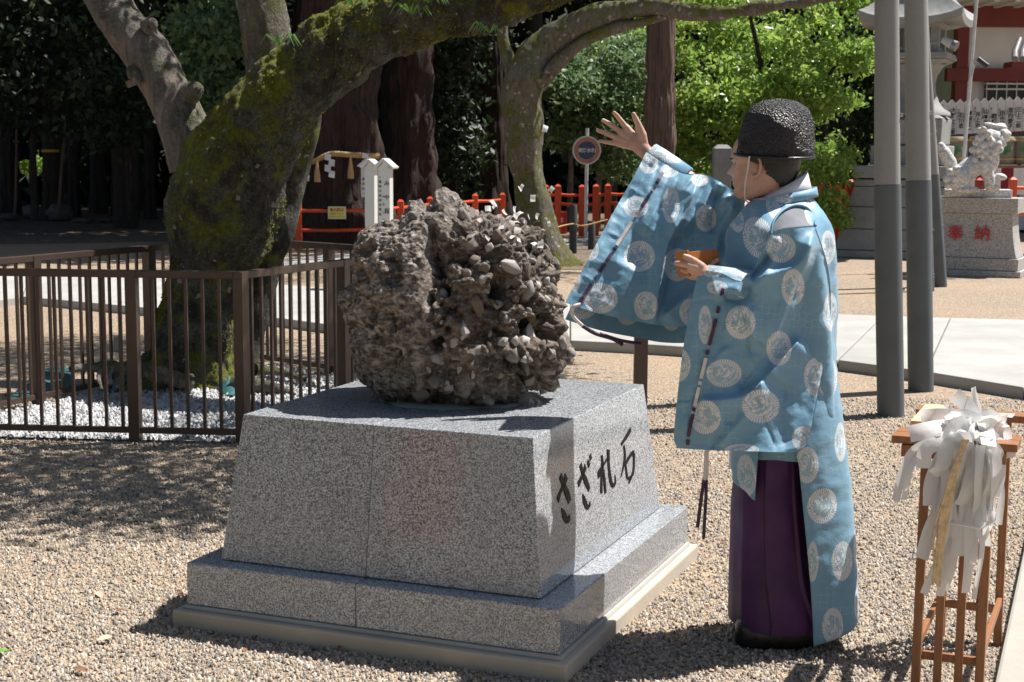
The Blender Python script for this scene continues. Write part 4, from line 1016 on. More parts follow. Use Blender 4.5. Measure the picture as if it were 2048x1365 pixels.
# roofed white sign posts
def roofed_sign(px, ytop, w, Y, label, lines, depth=0.12, ang=-0.25, ybot=None):
    top = D(px, ytop, Y); b = Vector((top.x, top.y, 0)); W = w * px2m(Y); H_ = top.z
    e = Vector((math.cos(ang), math.sin(ang), 0)); f = Vector((-e.y, e.x, 0))
    t = thing('sign_post', b, label, 'sign')
    z0 = 0.0 if ybot is None else D(px, ybot, Y).z
    MB().box(b + Vector((0, 0, (z0 + H_ - 0.10) / 2)), (W, depth, H_ - 0.10 - z0), (e, f, AZ)).build('post_body', MAT['white_paint'], t, bevel=0.004)
    gp = MB(); hz = 0.12
    for s in (-1, 1):
        q = b + f * s * depth / 2
        gp.add([q - e * W / 2 + Vector((0, 0, H_ - 0.101)), q + e * W / 2 + Vector((0, 0, H_ - 0.101)), q + Vector((0, 0, H_ - 0.02))], [(0, 1, 2)])
    gp.build('gable', MAT['white_paint'], t)
    for s in (-1, 1):
        a = b + Vector((0, 0, H_)) ; c = b + e * s * (W * 0.86) + Vector((0, 0, H_ - W * 0.72))
        d_ = (c - a).normalized()
        MB().box((a + c) / 2, ((c - a).length, depth * 1.7, 0.025), (d_, f, d_.cross(f))).build('roof_board', MAT['white_paint'], t)
    for txt, size, ux, ztop, step in lines:
        for i, ch in enumerate(txt):
            text_mesh('lettering', ch, size, b - f * (depth / 2 + 0.003) + e * ux + Vector((0, 0, H_ - ztop - i * step)), e, AZ, MAT['black_ink'], t, size * 0.012)
    return t
roofed_sign(771, 319, 24, 17.0, 'white roofed wooden post sign with black brush characters above the rock', [('みや桜', 0.066, 0.036, 0.27, 0.155), ('一重咲大島桜系里桜', 0.034, -0.045, 0.20, 0.052), ('中生上人', 0.030, -0.006, 0.42, 0.085)], 0.13, -0.22)
roofed_sign(742, 320, 20, 17.6, 'plain white roofed post just left of the lettered sign', [], 0.13, -0.22)
roofed_sign(731, 320, 18, 23.5, 'white roofed plaque with faint characters on the sacred cedar', [('神木', 0.08, 0.045, 0.30, 0.25), ('樹齢約八百年', 0.045, -0.03, 0.30, 0.075)], 0.05, 0.0, 395)
# round fire-water sign
sY = 27.5; sc_ = D(1173.5, 301, sY); t = thing('round_sign', Vector((sc_.x, sc_.y, 0)), 'round blue sign with faded red rim on a white pole left of the hand', 'sign')
def disc(name, c, r0, r1, y0, mat, parent, n=48):
    V = []; F = []
    for i in range(n):
        a = 2 * math.pi * i / n
        for r, dy in ((r0, y0), (r1, y0), (r1, y0 + 0.012), (r0, y0 + 0.012)):
            V.append(c + Vector((r * math.cos(a), dy, r * math.sin(a))))
    for i in range(n):
        k = (i + 1) % n
        for j in range(4):
            F.append((i * 4 + j, k * 4 + j, k * 4 + (j + 1) % 4, i * 4 + (j + 1) % 4))
    return mk(name, V, F, mat, parent)
MAT['sign_red'] = plain('faded_red_rim', (0.42, 0.17, 0.11), 0.5, 0.3, 10); MAT['sign_blue'] = plain('dull_blue_plate', (0.035, 0.06, 0.14), 0.45, 0.3, 8); MAT['sign_grey'] = plain('galvanised_white_pole', (0.55, 0.56, 0.56), 0.4)
disc('rim_edge', sc_, 0.235, 0.262, -0.012, MAT['sign_grey'], t)
disc('rim', sc_, 0.165, 0.236, -0.006, MAT['sign_red'], t)
disc('plate', sc_, 0.0, 0.166, -0.004, MAT['sign_blue'], t)
text_mesh('lettering', '消防水利', 0.082, sc_ + Vector((0, -0.016, 0)), AX, AZ, plain('cream_lettering', (0.62, 0.60, 0.5), 0.5), t, 0.003)
MB().tube([(sc_.x, sc_.y + 0.035, -0.0), (sc_.x + 0.005, sc_.y + 0.035, sc_.z + 0.40)], 0.033, 12).build('pole', MAT['sign_grey'], t, True)
# dark bollards with a slack rope, red box
MAT['dark_post'] = plain('charred_post', (0.045, 0.047, 0.05), 0.7, 0.25, 12)
bol = []
for px, yt, yb, lab in ((1146, 411, 508, 'taller dark wooden bollard carrying a rope, right of the lichened cherry'), (1183, 444, 500, 'short dark bollard partly hidden by the raised sleeve')):
    b = G(px, yb); top = D(px, yt, b.y)
    t = thing('dark_bollard', b, lab, 'bollard', 'dark rope bollards')
    MB().lathe(b, [(0.062, 0), (0.062, top.z - 0.02), (0.052, top.z)], 16).build('post_shaft', MAT['dark_post'], t, True); bol.append(b + Vector((0, -0.06, top.z * 0.62)))
    MB().lathe(b + Vector((0, 0, top.z)), [(0.053, 0), (0.05, 0.012)], 16).build('cap', MAT['dark_post'], t)
o = MB().tube(spline([tuple(D(1085, 470, 23.2)), tuple(D(1115, 455, 23.6)), tuple(bol[0]), tuple(D(1165, 452, 24)), tuple(D(1215, 440, 24.2))], 30), 0.012, 6).build('barrier_rope', MAT['straw'], None, True)
meta(o, 'thin pale rope strung between the dark bollards', 'rope')
rb = G(1120, 468); t = thing('red_box', rb, 'small dull red box standing behind the lichened cherry trunk', 'box')
MB().box(rb + Vector((0, 0, 0.22)), (0.26, 0.2, 0.44)).build('case', plain('dull_red_box', (0.30, 0.03, 0.035), 0.4), t, bevel=0.015)
MB().box(rb + Vector((0.03, -0.104, 0.28)), (0.05, 0.004, 0.1)).build('label_plate', MAT['white_paint'], t)
# stone name pillar
sp_ = Vector((D(1444, 300, 26).x, 26, 0)); t = thing('stone_pillar', sp_, 'square pale stone pillar with carved front, left of the face', 'pillar')
hz = D(1444, 298, 26).z
MB().box(sp_ + Vector((0, 0, hz / 2)), (0.30, 0.30, hz)).build('shaft', MAT['lantern_stone'], t, bevel=0.012)
MB().box(sp_ + Vector((0, 0, hz + 0.035)), (0.30, 0.30, 0.07), taper=0.55).build('cap', MAT['lantern_stone'], t, bevel=0.006)
MB().box(sp_ + Vector((0.152, -0.02, hz / 2 - 0.02)), (0.006, 0.2, hz - 0.2)).build('inscription_panel', MAT['dark_stone'], t)
# ================================================================ grey poles
MAT['pole_concrete'] = m_concrete('grey_concrete_pole', (0.30, 0.30, 0.295), 0.2)
MAT['pole_sleeve'] = plain('grey_steel_sleeve', (0.105, 0.12, 0.13), 0.68, 0.12, 3)
MAT['steel'] = plain('bolt_steel', (0.35, 0.35, 0.36), 0.3, Metallic=0.8)
def pole(pts, Y, r0, r1, label):
    b = D(pts[0][0], pts[0][1], Y); b.z = 0
    P = [D(x, y, Y) for x, y in pts]; P[0].z = -0.02
    t = thing('tall_pole', b, label, 'pole', 'grey poles by the path')
    ext = P[2] + (P[2] - P[1]).normalized() * 2.5
    MB().tube([P[0], P[1]], [r0 * 1.03, r0 * 1.02], 40).build('sleeve', MAT['pole_sleeve'], t, True)
    MB().tube([P[1] + (P[2] - P[1]).normalized() * 0.002, P[2], ext], [r0 * 0.97, r1, r1 * 0.95], 40).build('shaft', MAT['pole_concrete'], t, True)
    for q, base in ((0.55, P[0]), ):
        c = P[0].lerp(P[1], 0.56) + Vector((r0 * 0.95, -r0 * 0.25, 0))
        MB().tube([c, c + Vector((0.016, -0.004, 0))], 0.011, 8).build('bolt', MAT['steel'], t)
        c = P[1].lerp(P[2], 0.38) + Vector((r0 * 0.93, -r0 * 0.25, 0))
        MB().tube([c, c + Vector((0.016, -0.004, 0))], 0.011, 8).build('bolt', MAT['steel'], t)
    return t
pole([(1782, 832), (1774.5, 370), (1773.5, 0)], 9.27, 0.0815, 0.073, 'nearest grey pole with dark lower sleeve, directly right of the priest')
pole([(1842, 782), (1836.5, 362), (1832, 0)], 10.27, 0.0845, 0.077, 'second grey pole with dark lower sleeve, behind the nearest one')
pole([(1882, 576), (1866, 350), (1853, 120)], 18.4, 0.075, 0.05, 'slim leaning grey pole between the second pole and the lion pedestal')
pole([(1859, 590), (1853, 360), (1848, 120)], 17.8, 0.055, 0.045, 'slimmest grey pole almost hidden behind the second pole')

# ================================================================ stone lantern
LY = 24.1; lp = px2m(LY); lc = D(1822, 400, LY); lx = lc.x
def zl(y): return D(1822, y, LY).z
la = math.radians(-24); le = Vector((math.cos(la), math.sin(la), 0)); lf = Vector((-le.y, le.x, 0))
L0 = Vector((lx, LY, 0))
lt = thing('stone_lantern', L0, 'tall weathered stone lantern on a stepped base behind the grey poles', 'lantern')
def lbox(name, w0, w1, z0, z1, bev=0.015):
    V = []
    for w, z in ((w0, z0), (w1, z1)):
        for sx, sy in ((-1, -1), (1, -1), (1, 1), (-1, 1)):
            V.append(L0 + le * sx * w + lf * sy * w + Vector((0, 0, z)))
    o = mk(name, V, [(0, 3, 2, 1), (4, 5, 6, 7), (0, 1, 5, 4), (1, 2, 6, 5), (2, 3, 7, 6), (3, 0, 4, 7)], MAT['lantern_stone'], lt)
    md = o.modifiers.new('b', 'BEVEL'); md.width = bev; md.segments = 2
k_ = 0.86   # the turned square shows wider than its half side
zs = [0.0, zl(496), zl(455), zl(412), zl(372), zl(358)]
ws = [1.22 * k_, 1.19 * k_, 1.05 * k_, 0.97 * k_, 0.90 * k_, 0.88 * k_]
for i in range(5):
    lbox('stone_course', ws[i] if i else ws[0] + 0.05, ws[i + 1] if i else ws[0] + 0.05, zs[i] + 0.004, zs[i + 1] - 0.004)
lbox('step', 0.92 * k_, 0.92 * k_, zl(356), zl(332))
lbox('step', 0.66 * k_, 0.66 * k_, zl(330), zl(292))
lbox('foot_block', 0.58 * k_, 0.60 * k_, zl(290), zl(240))
lbox('foot_cap', 0.60 * k_, 0.5 * k_, zl(239), zl(232))
MB().lathe(L0 + Vector((0, 0, zl(232))), [(0.56, 0), (0.55, 0.05), (0.45, 0.11), (0.37, 0.22), (0.32, 0.36), (0.305, 0.5), (0.33, 0.62), (0.40, 0.74), (0.46, 0.79)], 28).build('shaft', MAT['lantern_stone'], lt, True)
lbox('platform', 0.46 * k_, 0.62 * k_, zl(131), zl(122), 0.02)
lbox('platform', 0.64 * k_, 0.62 * k_, zl(121), zl(108), 0.02)
for sx, sy in ((-1, -1), (1, -1), (1, 1), (-1, 1)):
    MB().box(L0 + le * sx * 0.33 + lf * sy * 0.33 + Vector((0, 0, (zl(107) + zl(52)) / 2)), (0.13, 0.13, zl(52) - zl(107)), (le, lf, AZ)).build('firebox_post', MAT['lantern_stone'], lt, bevel=0.01)
lbox('firebox_sill', 0.42 * k_, 0.42 * k_, zl(106.5), zl(97)); lbox('firebox_lintel', 0.46 * k_, 0.52 * k_, zl(60), zl(50))
# curved roof with upturned corners
rv = []; nr_, nc_ = 14, 40; zr0, zr1 = zl(50), zl(-60)
for j in range(nr_):
    q = j / (nr_ - 1)
    for i in range(nc_):
        s = i / nc_ * 4; sidx = int(s); f_ = (s - sidx) * 2 - 1
        w = 0.92 * (1 - q) ** 1.0 * k_ + 0.22 * q
        if q > 0: w = (0.92 * k_) * ((1 - q) ** 1.7) + 0.30 * (1 - (1 - q) ** 1.7)
        c_ = [(f_, -1), (1, f_), (-f_, 1), (-1, -f_)][sidx]
        lift = 0.13 * abs(f_) ** 3 * (1 - q) ** 2
        rv.append(L0 + le * c_[0] * w + lf * c_[1] * w + Vector((0, 0, zr0 + 0.06 + (zr1 - zr0) * q ** 1.15 + lift)))
b0 = len(rv)
for i in range(nc_):
    s = i / nc_ * 4; sidx = int(s); f_ = (s - sidx) * 2 - 1; c_ = [(f_, -1), (1, f_), (-f_, 1), (-1, -f_)][sidx]
    rv.append(L0 + le * c_[0] * 0.90 * k_ + lf * c_[1] * 0.90 * k_ + Vector((0, 0, zr0 - 0.05 + 0.12 * abs(f_) ** 3)))
for i in range(nc_):
    s = i / nc_ * 4; sidx = int(s); f_ = (s - sidx) * 2 - 1; c_ = [(f_, -1), (1, f_), (-f_, 1), (-1, -f_)][sidx]
    rv.append(L0 + le * c_[0] * 0.5 * k_ + lf * c_[1] * 0.5 * k_ + Vector((0, 0, zr0)))
F = grid_faces(nr_, nc_, True)
for i in range(nc_):
    k = (i + 1) % nc_
    F += [(b0 + i, b0 + k, k, i), (b0 + nc_ + i, b0 + nc_ + k, b0 + k, b0 + i)]
F.append(tuple((nr_ - 1) * nc_ + i for i in range(nc_)))
mk('roof', rv, F, MAT['lantern_stone'], lt)
# floodlight on the lantern
fl = D(1905, 90, 23.3); t = thing('floodlight', fl, 'small white floodlight fixed beside the stone lantern firebox', 'lamp')
MB().tube([fl + Vector((-0.12, 0.1, 0.08)), fl], [0.05, 0.075], 20).build('housing', MAT['white_paint'], t, True)
MB().tube([fl, fl + Vector((0.05, -0.04, -0.03))], [0.078, 0.082], 20).build('lens_ring', MAT['steel'], t, True)
MB().bar(fl + Vector((-0.1, 0.08, 0.05)), fl + Vector((-0.3, 0.2, 0.02)), 0.02).build('bracket', MAT['steel'], t)

# ================================================================ carved guardian lion on its granite base
LIY = 19.75; ga = math.radians(-27); ge = Vector((math.cos(ga), math.sin(ga), 0)); gf = Vector((-ge.y, ge.x, 0))
gfc = G(1938, 553); gdep = 0.62; GC = gfc + gf * (gdep / 2 + 0.06)
gp = thing('lion_pedestal', GC, 'pale granite pedestal with two red characters, carrying the carved lion', 'pedestal')
def gz(y): return D(1938, y, gfc.y + 0.05).z
def gbox(name, w0, w1, d0, d1, z0, z1, n=1, curve=None):
    V = []; F = []
    for j in range(n + 1):
        q = j / n; c = curve(q) if curve else q
        w = (w0 + (w1 - w0) * c) / 2; d_ = (d0 + (d1 - d0) * c) / 2; z = z0 + (z1 - z0) * q
        for sx, sy in ((-1, -1), (1, -1), (1, 1), (-1, 1)): V.append(GC + ge * sx * w + gf * sy * d_ + Vector((0, 0, z)))
    for j in range(n):
        for i in range(4): F.append((j * 4 + i, j * 4 + (i + 1) % 4, j * 4 + 4 + (i + 1) % 4, j * 4 + 4 + i))
    F += [(3, 2, 1, 0), tuple(n * 4 + i for i in range(4))]
    o = mk(name, V, F, MAT['granite_rough'], gp)
    md = o.modifiers.new('b', 'BEVEL'); md.width = 0.008; md.segments = 2; md.limit_method = 'ANGLE'; md.angle_limit = 0.6
gbox('footing', 1.32, 1.32, 0.78, 0.78, 0, gz(540)); gbox('plinth', 1.24, 1.24, 0.70, 0.70, gz(540) + 0.003, gz(516))
gbox('die', 1.18, 1.02, 0.62, 0.52, gz(516) + 0.003, gz(427), 10, lambda q: 1 - (1 - q) ** 2.2)
gbox('cap_slab', 1.16, 1.16, 0.64, 0.64, gz(427) + 0.003, gz(396))
for ch, px in (('奉', 1911), ('納', 1965)):
    r = ray(px, 466); nn = -gf; p0 = GC - gf * 0.285
    pt = EYE + r * ((p0 - EYE).dot(nn) / r.dot(nn))
    text_mesh('red_character', ch, 0.22, pt + nn * 0.012, ge, AZ, MAT['red_ink'], gp, 0.0, 0.006)
def ell(bm, c, r, rot=None, sub=3):
    M = Matrix.Translation(Vector(c)) @ (rot.to_matrix().to_4x4() if rot else Matrix()) @ Matrix.Diagonal((*r, 1))
    bmesh.ops.create_icosphere(bm, subdivisions=sub, radius=1.0, matrix=M)
def cap(bm, pts, n=16):
    """tapered round limb through (point, radius) pairs"""
    for p, r in pts: ell(bm, p, (r, r, r), sub=3)
    for (p, r), (q, s) in zip(pts[:-1], pts[1:]):
        V, F = tube_vf([p, q], [r, s], n)
        vs = [bm.verts.new(v) for v in V]
        for f in F: bm.faces.new([vs[i] for i in f])
def remesh(bm, voxel, smooth_it=2, fac=0.5):
    me = bpy.data.meshes.new('source'); bmesh.ops.recalc_face_normals(bm, faces=bm.faces); bm.to_mesh(me); bm.free()
    ob = bpy.data.objects.new('source', me); COL.objects.link(ob)
    md = ob.modifiers.new('r', 'REMESH'); md.mode = 'VOXEL'; md.voxel_size = voxel
    if smooth_it:
        sm = ob.modifiers.new('s', 'SMOOTH'); sm.iterations = smooth_it; sm.factor = fac
    bpy.context.view_layer.update()
    out = bpy.data.meshes.new_from_object(ob.evaluated_get(bpy.context.evaluated_depsgraph_get()))
    bpy.data.objects.remove(ob); bpy.data.meshes.remove(me)
    out.polygons.foreach_set('use_smooth', [True] * len(out.polygons))
    return out
lio = thing('carved_lion', GC + Vector((0, 0, gz(396))), 'white carved stone guardian lion sitting on the lettered granite pedestal', 'statue')
bm = bmesh.new(); ls = px2m(19.85)
def LP(x, y, dy=0.0):
    return D(x, y, 19.95 + dy)
Ry = lambda deg: Matrix.Rotation(math.radians(deg), 3, 'Y').to_quaternion()
def lell(x, y, rx, rz, dy, ry, rot=0): ell(bm, LP(x, y, dy), (rx * ls, ry, rz * ls), Ry(rot))
bm2 = bmesh.new()
lell(1944, 335, 40, 22, 0, 0.17, -32)      # trunk rising to the chest
lell(1972, 318, 26, 34, 0, 0.18, 0)        # chest
lell(1984, 282, 28, 27, 0, 0.19, 0)        # mane and head
lell(1998, 270, 20, 17, 0, 0.15, 0)        # skull
lell(2010, 268, 12, 8, 0, 0.11, 8)         # muzzle
lell(2008, 279, 11, 5, 0, 0.09, 12)        # jaw
lell(1996, 254, 18, 6, 0, 0.12, 6)         # brow
lell(1982, 250, 16, 4, 0, 0.06, 10); lell(2002, 250, 8, 4, 0, 0.08, 0)
for s in (-1, 1):
    lell(1916, 357, 25, 25, s * 0.13, 0.10, 0)    # haunch
    lell(1935, 380, 26, 7, s * 0.16, 0.06, 0)     # hind foot
    cap(bm, [(LP(1968, 330, s * 0.12), 0.10), (LP(1978, 355, s * 0.13), 0.075), (LP(1980, 372, s * 0.13), 0.07)])
    lell(1986, 377, 14, 8, s * 0.13, 0.07, 0)     # forepaw
    lell(2004, 263, 4, 3, s * 0.10, 0.03)
lell(2001, 354, 13, 7, -0.10, 0.07, 10)
cap(bm, [(LP(1908, 345, 0), 0.07), (LP(1900, 325, 0), 0.085), (LP(1888, 305, 0), 0.08), (LP(1882, 292, 0), 0.05)])
for x, y, r in ((1961, 275, 8), (1975, 268, 8), (1966, 290, 9), (1982, 285, 9), (1996, 290, 8), (1957, 300, 8), (1972, 303, 9), (1988, 302, 9), (2000, 300, 7), (1945, 300, 7), (1960, 262, 7), (1952, 286, 7), (1950, 318, 6)):
    for s in (-1, 1): lell(x, y, r, r, s * (0.17 if r > 7 else 0.15), 0.05)
for x, y, r in ((1900, 345, 8), (1912, 340, 8), (1893, 358, 8), (1908, 358, 8), (1896, 372, 7), (1922, 350, 10)):
    for s in (-1, 1): lell(x, y, r, r, s * 0.21, 0.04)
for s in (-1, 1):
    lell(2006, 262, 2.6, 2.2, s * 0.13, 0.03)
lell(2016, 266, 4, 3, 0, 0.05); lell(2002, 287, 12, 5, 0, 0.10, 20)
for x, y, r in ((1968, 258, 6), (1978, 276, 7), (1992, 297, 6), (1963, 312, 7), (1980, 312, 7), (1955, 275, 6)):
    for s in (-1, 1): lell(x, y, r, r * 0.8, s * 0.185, 0.035, 30)
me = remesh(bm, 0.009, 1, 0.4); bm2.free()
for v in me.vertices: v.co = v.co - ORG[lio.name]
link('lion_body', me, lio, MAT['lion_stone'])
zt_ = gz(396); 
MB().box(GC + Vector((0, 0, zt_ + 0.055)) , (0.86, 0.46, 0.105), (Vector((0.97, -0.24, 0)), Vector((0.24, 0.97, 0)), AZ)).build('slab', MAT['lion_stone'], lio, bevel=0.01)
rbx = thing('red_offering_box', LP(1959, 376, 0.1), 'tiny red peaked box seen under the lion belly', 'box')
mb = MB().box(LP(1959, 372, 0.30), (0.11, 0.08, 0.15)); mb.build('case', plain('dark_red_case', (0.22, 0.02, 0.015), 0.5), rbx)
MB().box(LP(1959, 359, 0.30), (0.11, 0.08, 0.04), taper=0.2).build('lid', MAT['red_ink'], rbx)

# ================================================================ shrine building, plaques, barrels
BY = 31.0
MAT['bengara'] = plain('dark_red_painted_timber', (0.17, 0.022, 0.018), 0.5, 0.12, 2); MAT['plaster'] = plain('white_plaster', (0.66, 0.65, 0.64), 0.8, 0.06, 3)
MAT['roof_tile'] = plain('grey_roof_tile', (0.16, 0.16, 0.165), 0.5, 0.2, 8); MAT['dark_glass'] = plain('dark_window_glass', (0.012, 0.013, 0.016), 0.08)
bu = thing('shrine_building', Vector((D(1900, 300, BY).x, BY, 0)), 'dark red timbered shrine building with white walls at the right edge', 'building')
def bpx(name, x0, x1, y0, y1, dy, th, mat, parent=None):
    a, b = D(x0, y1, BY), D(x1, y0, BY)
    return MB().box(((a.x + b.x) / 2, BY + dy + th / 2, (a.z + b.z) / 2), (abs(b.x - a.x), th, abs(b.z - a.z))).build(name, mat, parent or bu)
bpx('wall', 1912, 3000, -150, 460, 0.10, 3.0, MAT['plaster'])
bpx('pillar', 1896, 1946, -150, 480, -0.08, 0.30, MAT['bengara'])
bpx('pillar', 2140, 2190, -150, 480, -0.08, 0.30, MAT['bengara'])
bpx('beam', 1890, 3000, 14, 54, -0.14, 0.24, MAT['bengara']); bpx('beam', 1891, 3000, 143, 163, -0.12, 0.22, MAT['bengara'])
bpx('beam', 1891, 3000, 268, 285, -0.12, 0.22, MAT['bengara'])
w_ = bpx('window', 1968, 2137, 164, 266, 0.02, 0.078, MAT['dark_glass'])
for i in range(9): bpx('grille_bar', 1970 + i * 20, 1973 + i * 20, 164, 266, -0.02, 0.038, MAT['plaster'], w_)
for y in (167, 178, 215, 250): bpx('grille_bar', 1968, 2137, y, y + 2.5, -0.045, 0.022, MAT['plaster'], w_)
bpx('window_frame', 1966.5, 1969.5, 163.5, 267, -0.05, 0.068, MAT['dark_post'], w_)
bpx('eave', 1850, 3000, 2, 13, -1.6, 1.9, MAT['plaster']); 
for i in range(14): bpx('rafter', 1862 + i * 40, 1872 + i * 40, 8, 18, -1.5, 1.36, MAT['plaster'])
bpx('roof', 1830, 3000, -60, 0, -2.0, 5.0, MAT['roof_tile'])
# small tiled roof at the very edge
pr = thing('porch_roof', D(2040, 120, 28), 'small grey tiled porch roof at the right edge below the white wall', 'roof')
a = D(2018, 118, 28)
for i in range(6):
    p = a + Vector((i * 0.14, 0, 0.0))
    MB().tube([p + Vector((0.03, -0.25, -0.02)), p + Vector((0.14, 0.1, 0.12)), p + Vector((0.30, 0.35, 0.38))], [0.06, 0.06, 0.06], 8).build('roof_tile', MAT['roof_tile'], pr, True)
MB().box(a + Vector((0.55, 0.05, -0.11)), (1.1, 0.5, 0.10)).build('fascia', MAT['bengara'], pr)
# donor plaques
DY_ = 26.0; dn = thing('plaque_rack', Vector((D(1960, 300, DY_).x, DY_, 0)), 'row of white pointed name plaques with black writing behind the lion', 'plaque rack')
names = ['清田和也', '六左衛門', '大野上三郎', '石川忠', '南部正一', '井上治', '山本光男', '關根', '田中博', '宮内愛子', '三上二郎', '小林']
small = ['氏子總代', '大和工業株式会社', '日本料理', '有限会社', '崇敬会', '世話人一同', '建設工業', '東一丁目', '町内会', '本町', '商店会', '西町']
for i in range(12):
    xc = 1872 + i * 16.4; yt = 204 - i * 0.8; yb = 271 - i * 0.8; w = 15.2
    a = [D(xc - w / 2, yb, DY_), D(xc + w / 2, yb, DY_), D(xc + w / 2, yt + 5, DY_), D(xc, yt - 3, DY_), D(xc - w / 2, yt + 5, DY_)]
    V = a + [p + Vector((0, 0.03, 0)) for p in a]
    pq = mk('plaque', V, [(0, 1, 2, 3, 4), (9, 8, 7, 6, 5)] + [(j, j + 5, (j + 1) % 5 + 5, (j + 1) % 5) for j in range(5)], MAT['white_paint'], dn)
    c = D(xc + 1.5, yt + 40, DY_ - 0.008); text_mesh('lettering', '\n'.join(names[i]), min(0.092, 0.46 / len(names[i])), c, AX, AZ, MAT['black_ink'], pq, 0.002)
    c = D(xc - 4.5, yt + 28, DY_ - 0.008); text_mesh('lettering', '\n'.join(small[i]), 0.048, c, AX, AZ, MAT['black_ink'], pq)
for x in (1880, 1930, 1985, 2040): 
    p = D(x, 300, DY_ + 0.05); MB().box((p.x, DY_ + 0.06, D(x, 240, DY_).z / 2 + 0.1), (0.05, 0.05, D(x, 240, DY_).z + 0.2)).build('post', MAT['dark_post'], dn)
MB().box((D(1960, 0, DY_).x, DY_ + 0.05, D(1960, 273, DY_).z), (2.2, 0.04, 0.06)).build('rail', MAT['dark_post'], dn)
# sake barrels on a shelf with a red and white curtain
MAT['straw_mat'] = plain('pale_straw_matting', (0.24, 0.23, 0.18), 0.8, 0.2, 30, 0.4, 60); MAT['green_ink'] = plain('green_print', (0.07, 0.22, 0.09), 0.6)
for i, (x, lab) in enumerate(((1906, 'straw wrapped barrel left of the lion back'), (1958, 'straw wrapped barrel hidden behind the lion'), (2005, 'straw wrapped barrel behind the lion chin'), (2046, 'straw wrapped barrel with green print at the right edge'))):
    c = D(x, 329, 24.6); t = thing('sake_barrel', c, lab, 'barrel', 'straw wrapped barrels on the shelf')
    MB().lathe(c, [(0.16, 0), (0.19, 0.04), (0.185, 0.22), (0.19, 0.40), (0.15, 0.45)], 24).build('cask', MAT['straw_mat'], t, True)
    for z in (0.07, 0.37): MB().lathe(c + Vector((0, 0, z)), [(0.203, 0), (0.206, 0.015), (0.203, 0.03)], 24).build('rope_band', MAT['straw'], t, True)
    text_mesh('lettering', '寿', 0.2, c + Vector((-0.03, -0.209, 0.23)), AX, AZ, MAT['green_ink'], t, 0.004)
cs = D(1960, 331, 24.5); sh = thing('barrel_shelf', Vector((cs.x, 24.6, 0)), 'low shelf draped with a red and white curtain behind the lion', 'shelf')
MB().box((cs.x + 0.3, 24.6, cs.z - 0.02), (2.6, 0.5, 0.035)).build('shelf_board', MAT['wood'], sh)
for i in range(9):
    x0 = 1878 + i * 25
    V = []; n = 8
    for q in range(n + 1):
        x = D(x0 + 25 * q / n, 331, 24.33).x
        for z in (cs.z - 0.04, cs.z - 0.47): V.append((x, 24.33 + 0.015 * math.sin(q / n * 6.28), z))
    mk('curtain_stripe', V, [(2 * q, 2 * q + 1, 2 * q + 3, 2 * q + 2) for q in range(n)], MAT['plaster'] if i % 2 == 0 else plain('crimson_cloth', (0.22, 0.012, 0.022), 0.8), sh, True)
for x in (1885, 2095): 
    p = D(x, 331, 24.6); MB().box((p.x, 24.6, cs.z / 2 - 0.02), (0.06, 0.06, cs.z - 0.04)).build('leg', MAT['wood'], sh)
# thin camera mast
mY = 20.9; mast = thing('camera_mast', D(1930, 400, mY), 'thin pale steel mast with a small black camera, left of the plaques', 'mast')
MB().tube([D(1929, 300, mY), D(1938, 190, mY), D(1955, -20, mY), D(1960, -80, mY)], [0.027, 0.027, 0.024, 0.024], 12).build('tube', MAT['sign_grey'], mast, True)
p = D(1929, 300, mY); MB().tube([(p.x - 0.05, p.y + 0.05, 0), p], 0.027, 12).build('lower_tube', MAT['sign_grey'], mast, True)
c0, c1 = D(1956, 118, mY - 0.05), D(1974, 132, mY - 0.1)
MB().tube([c0, c1], 0.036, 14).build('camera_body', plain('black_camera', (0.03, 0.03, 0.032), 0.35), mast, True)
MB().tube([c1, c1 + (c1 - c0) * 0.12], 0.041, 14).build('lens_hood', MAT['dark_post'], mast, True)
MB().tube([D(1945, 122, mY), D(1957, 120, mY - 0.05)], 0.015, 8).build('bracket', MAT['steel'], mast)
MB().tube([D(1949, 130, mY - .03), D(1944, 150, mY - 0.03), D(1937, 165, mY - 0.02)], 0.011, 6).build('cable', MAT['sign_grey'], mast)

# ================================================================ wooden stand with the paper wand
SW = Vector((0.92, -0.39, 0)); SD = Vector((0.39, 0.92, 0)); S0 = Vector((1.243, 4.40, 0)); SH = 0.775
st = thing('wooden_stand', S0 + SW * 0.1 + SD * 0.26, 'slatted reddish wooden stand at the lower right carrying the paper wand', 'stand')
def sp(a, b, z): return S0 + SW * a + SD * b + Vector((0, 0, z))
lean = 0.035
for a, b in ((0, 0), (0.185, 0), (0, 0.56), (0.185, 0.56)):
    MB().bar(sp(a + (0.0 if a else 0), b - (lean if b == 0 else -lean * 0.3), 0.0), sp(a, b, SH), 0.026, 0.030, up=SD).build('leg', MAT['wood'], st, bevel=0.002)
for a in (0.062, 0.123):
    MB().bar(sp(a, -lean * 0.97, 0.012), sp(a, 0, SH - 0.002), 0.024, 0.016, up=SD).build('slat', MAT['wood'], st, bevel=0.002)
    MB().bar(sp(a, 0.56 + lean * 0.3, 0.04), sp(a, 0.56, SH - 0.002), 0.024, 0.016, up=SD).build('slat', MAT['wood'], st, bevel=0.002)
for z in (0.13, 0.70):
    MB().bar(sp(0.014, -lean * (1 - z / SH) + 0.014, z), sp(0.171, -lean * (1 - z / SH) + 0.014, z), 0.016, 0.026).build('rail', MAT['wood'], st, bevel=0.002)
    MB().bar(sp(0.014, 0.55, z), sp(0.171, 0.55, z), 0.016, 0.026).build('rail', MAT['wood'], st, bevel=0.002)
    for a in (-0.002, 0.187):
        MB().bar(sp(a, 0.016, z + 0.03), sp(a, 0.544, z + 0.03), 0.016, 0.026).build('rail', MAT['wood'], st, bevel=0.002)
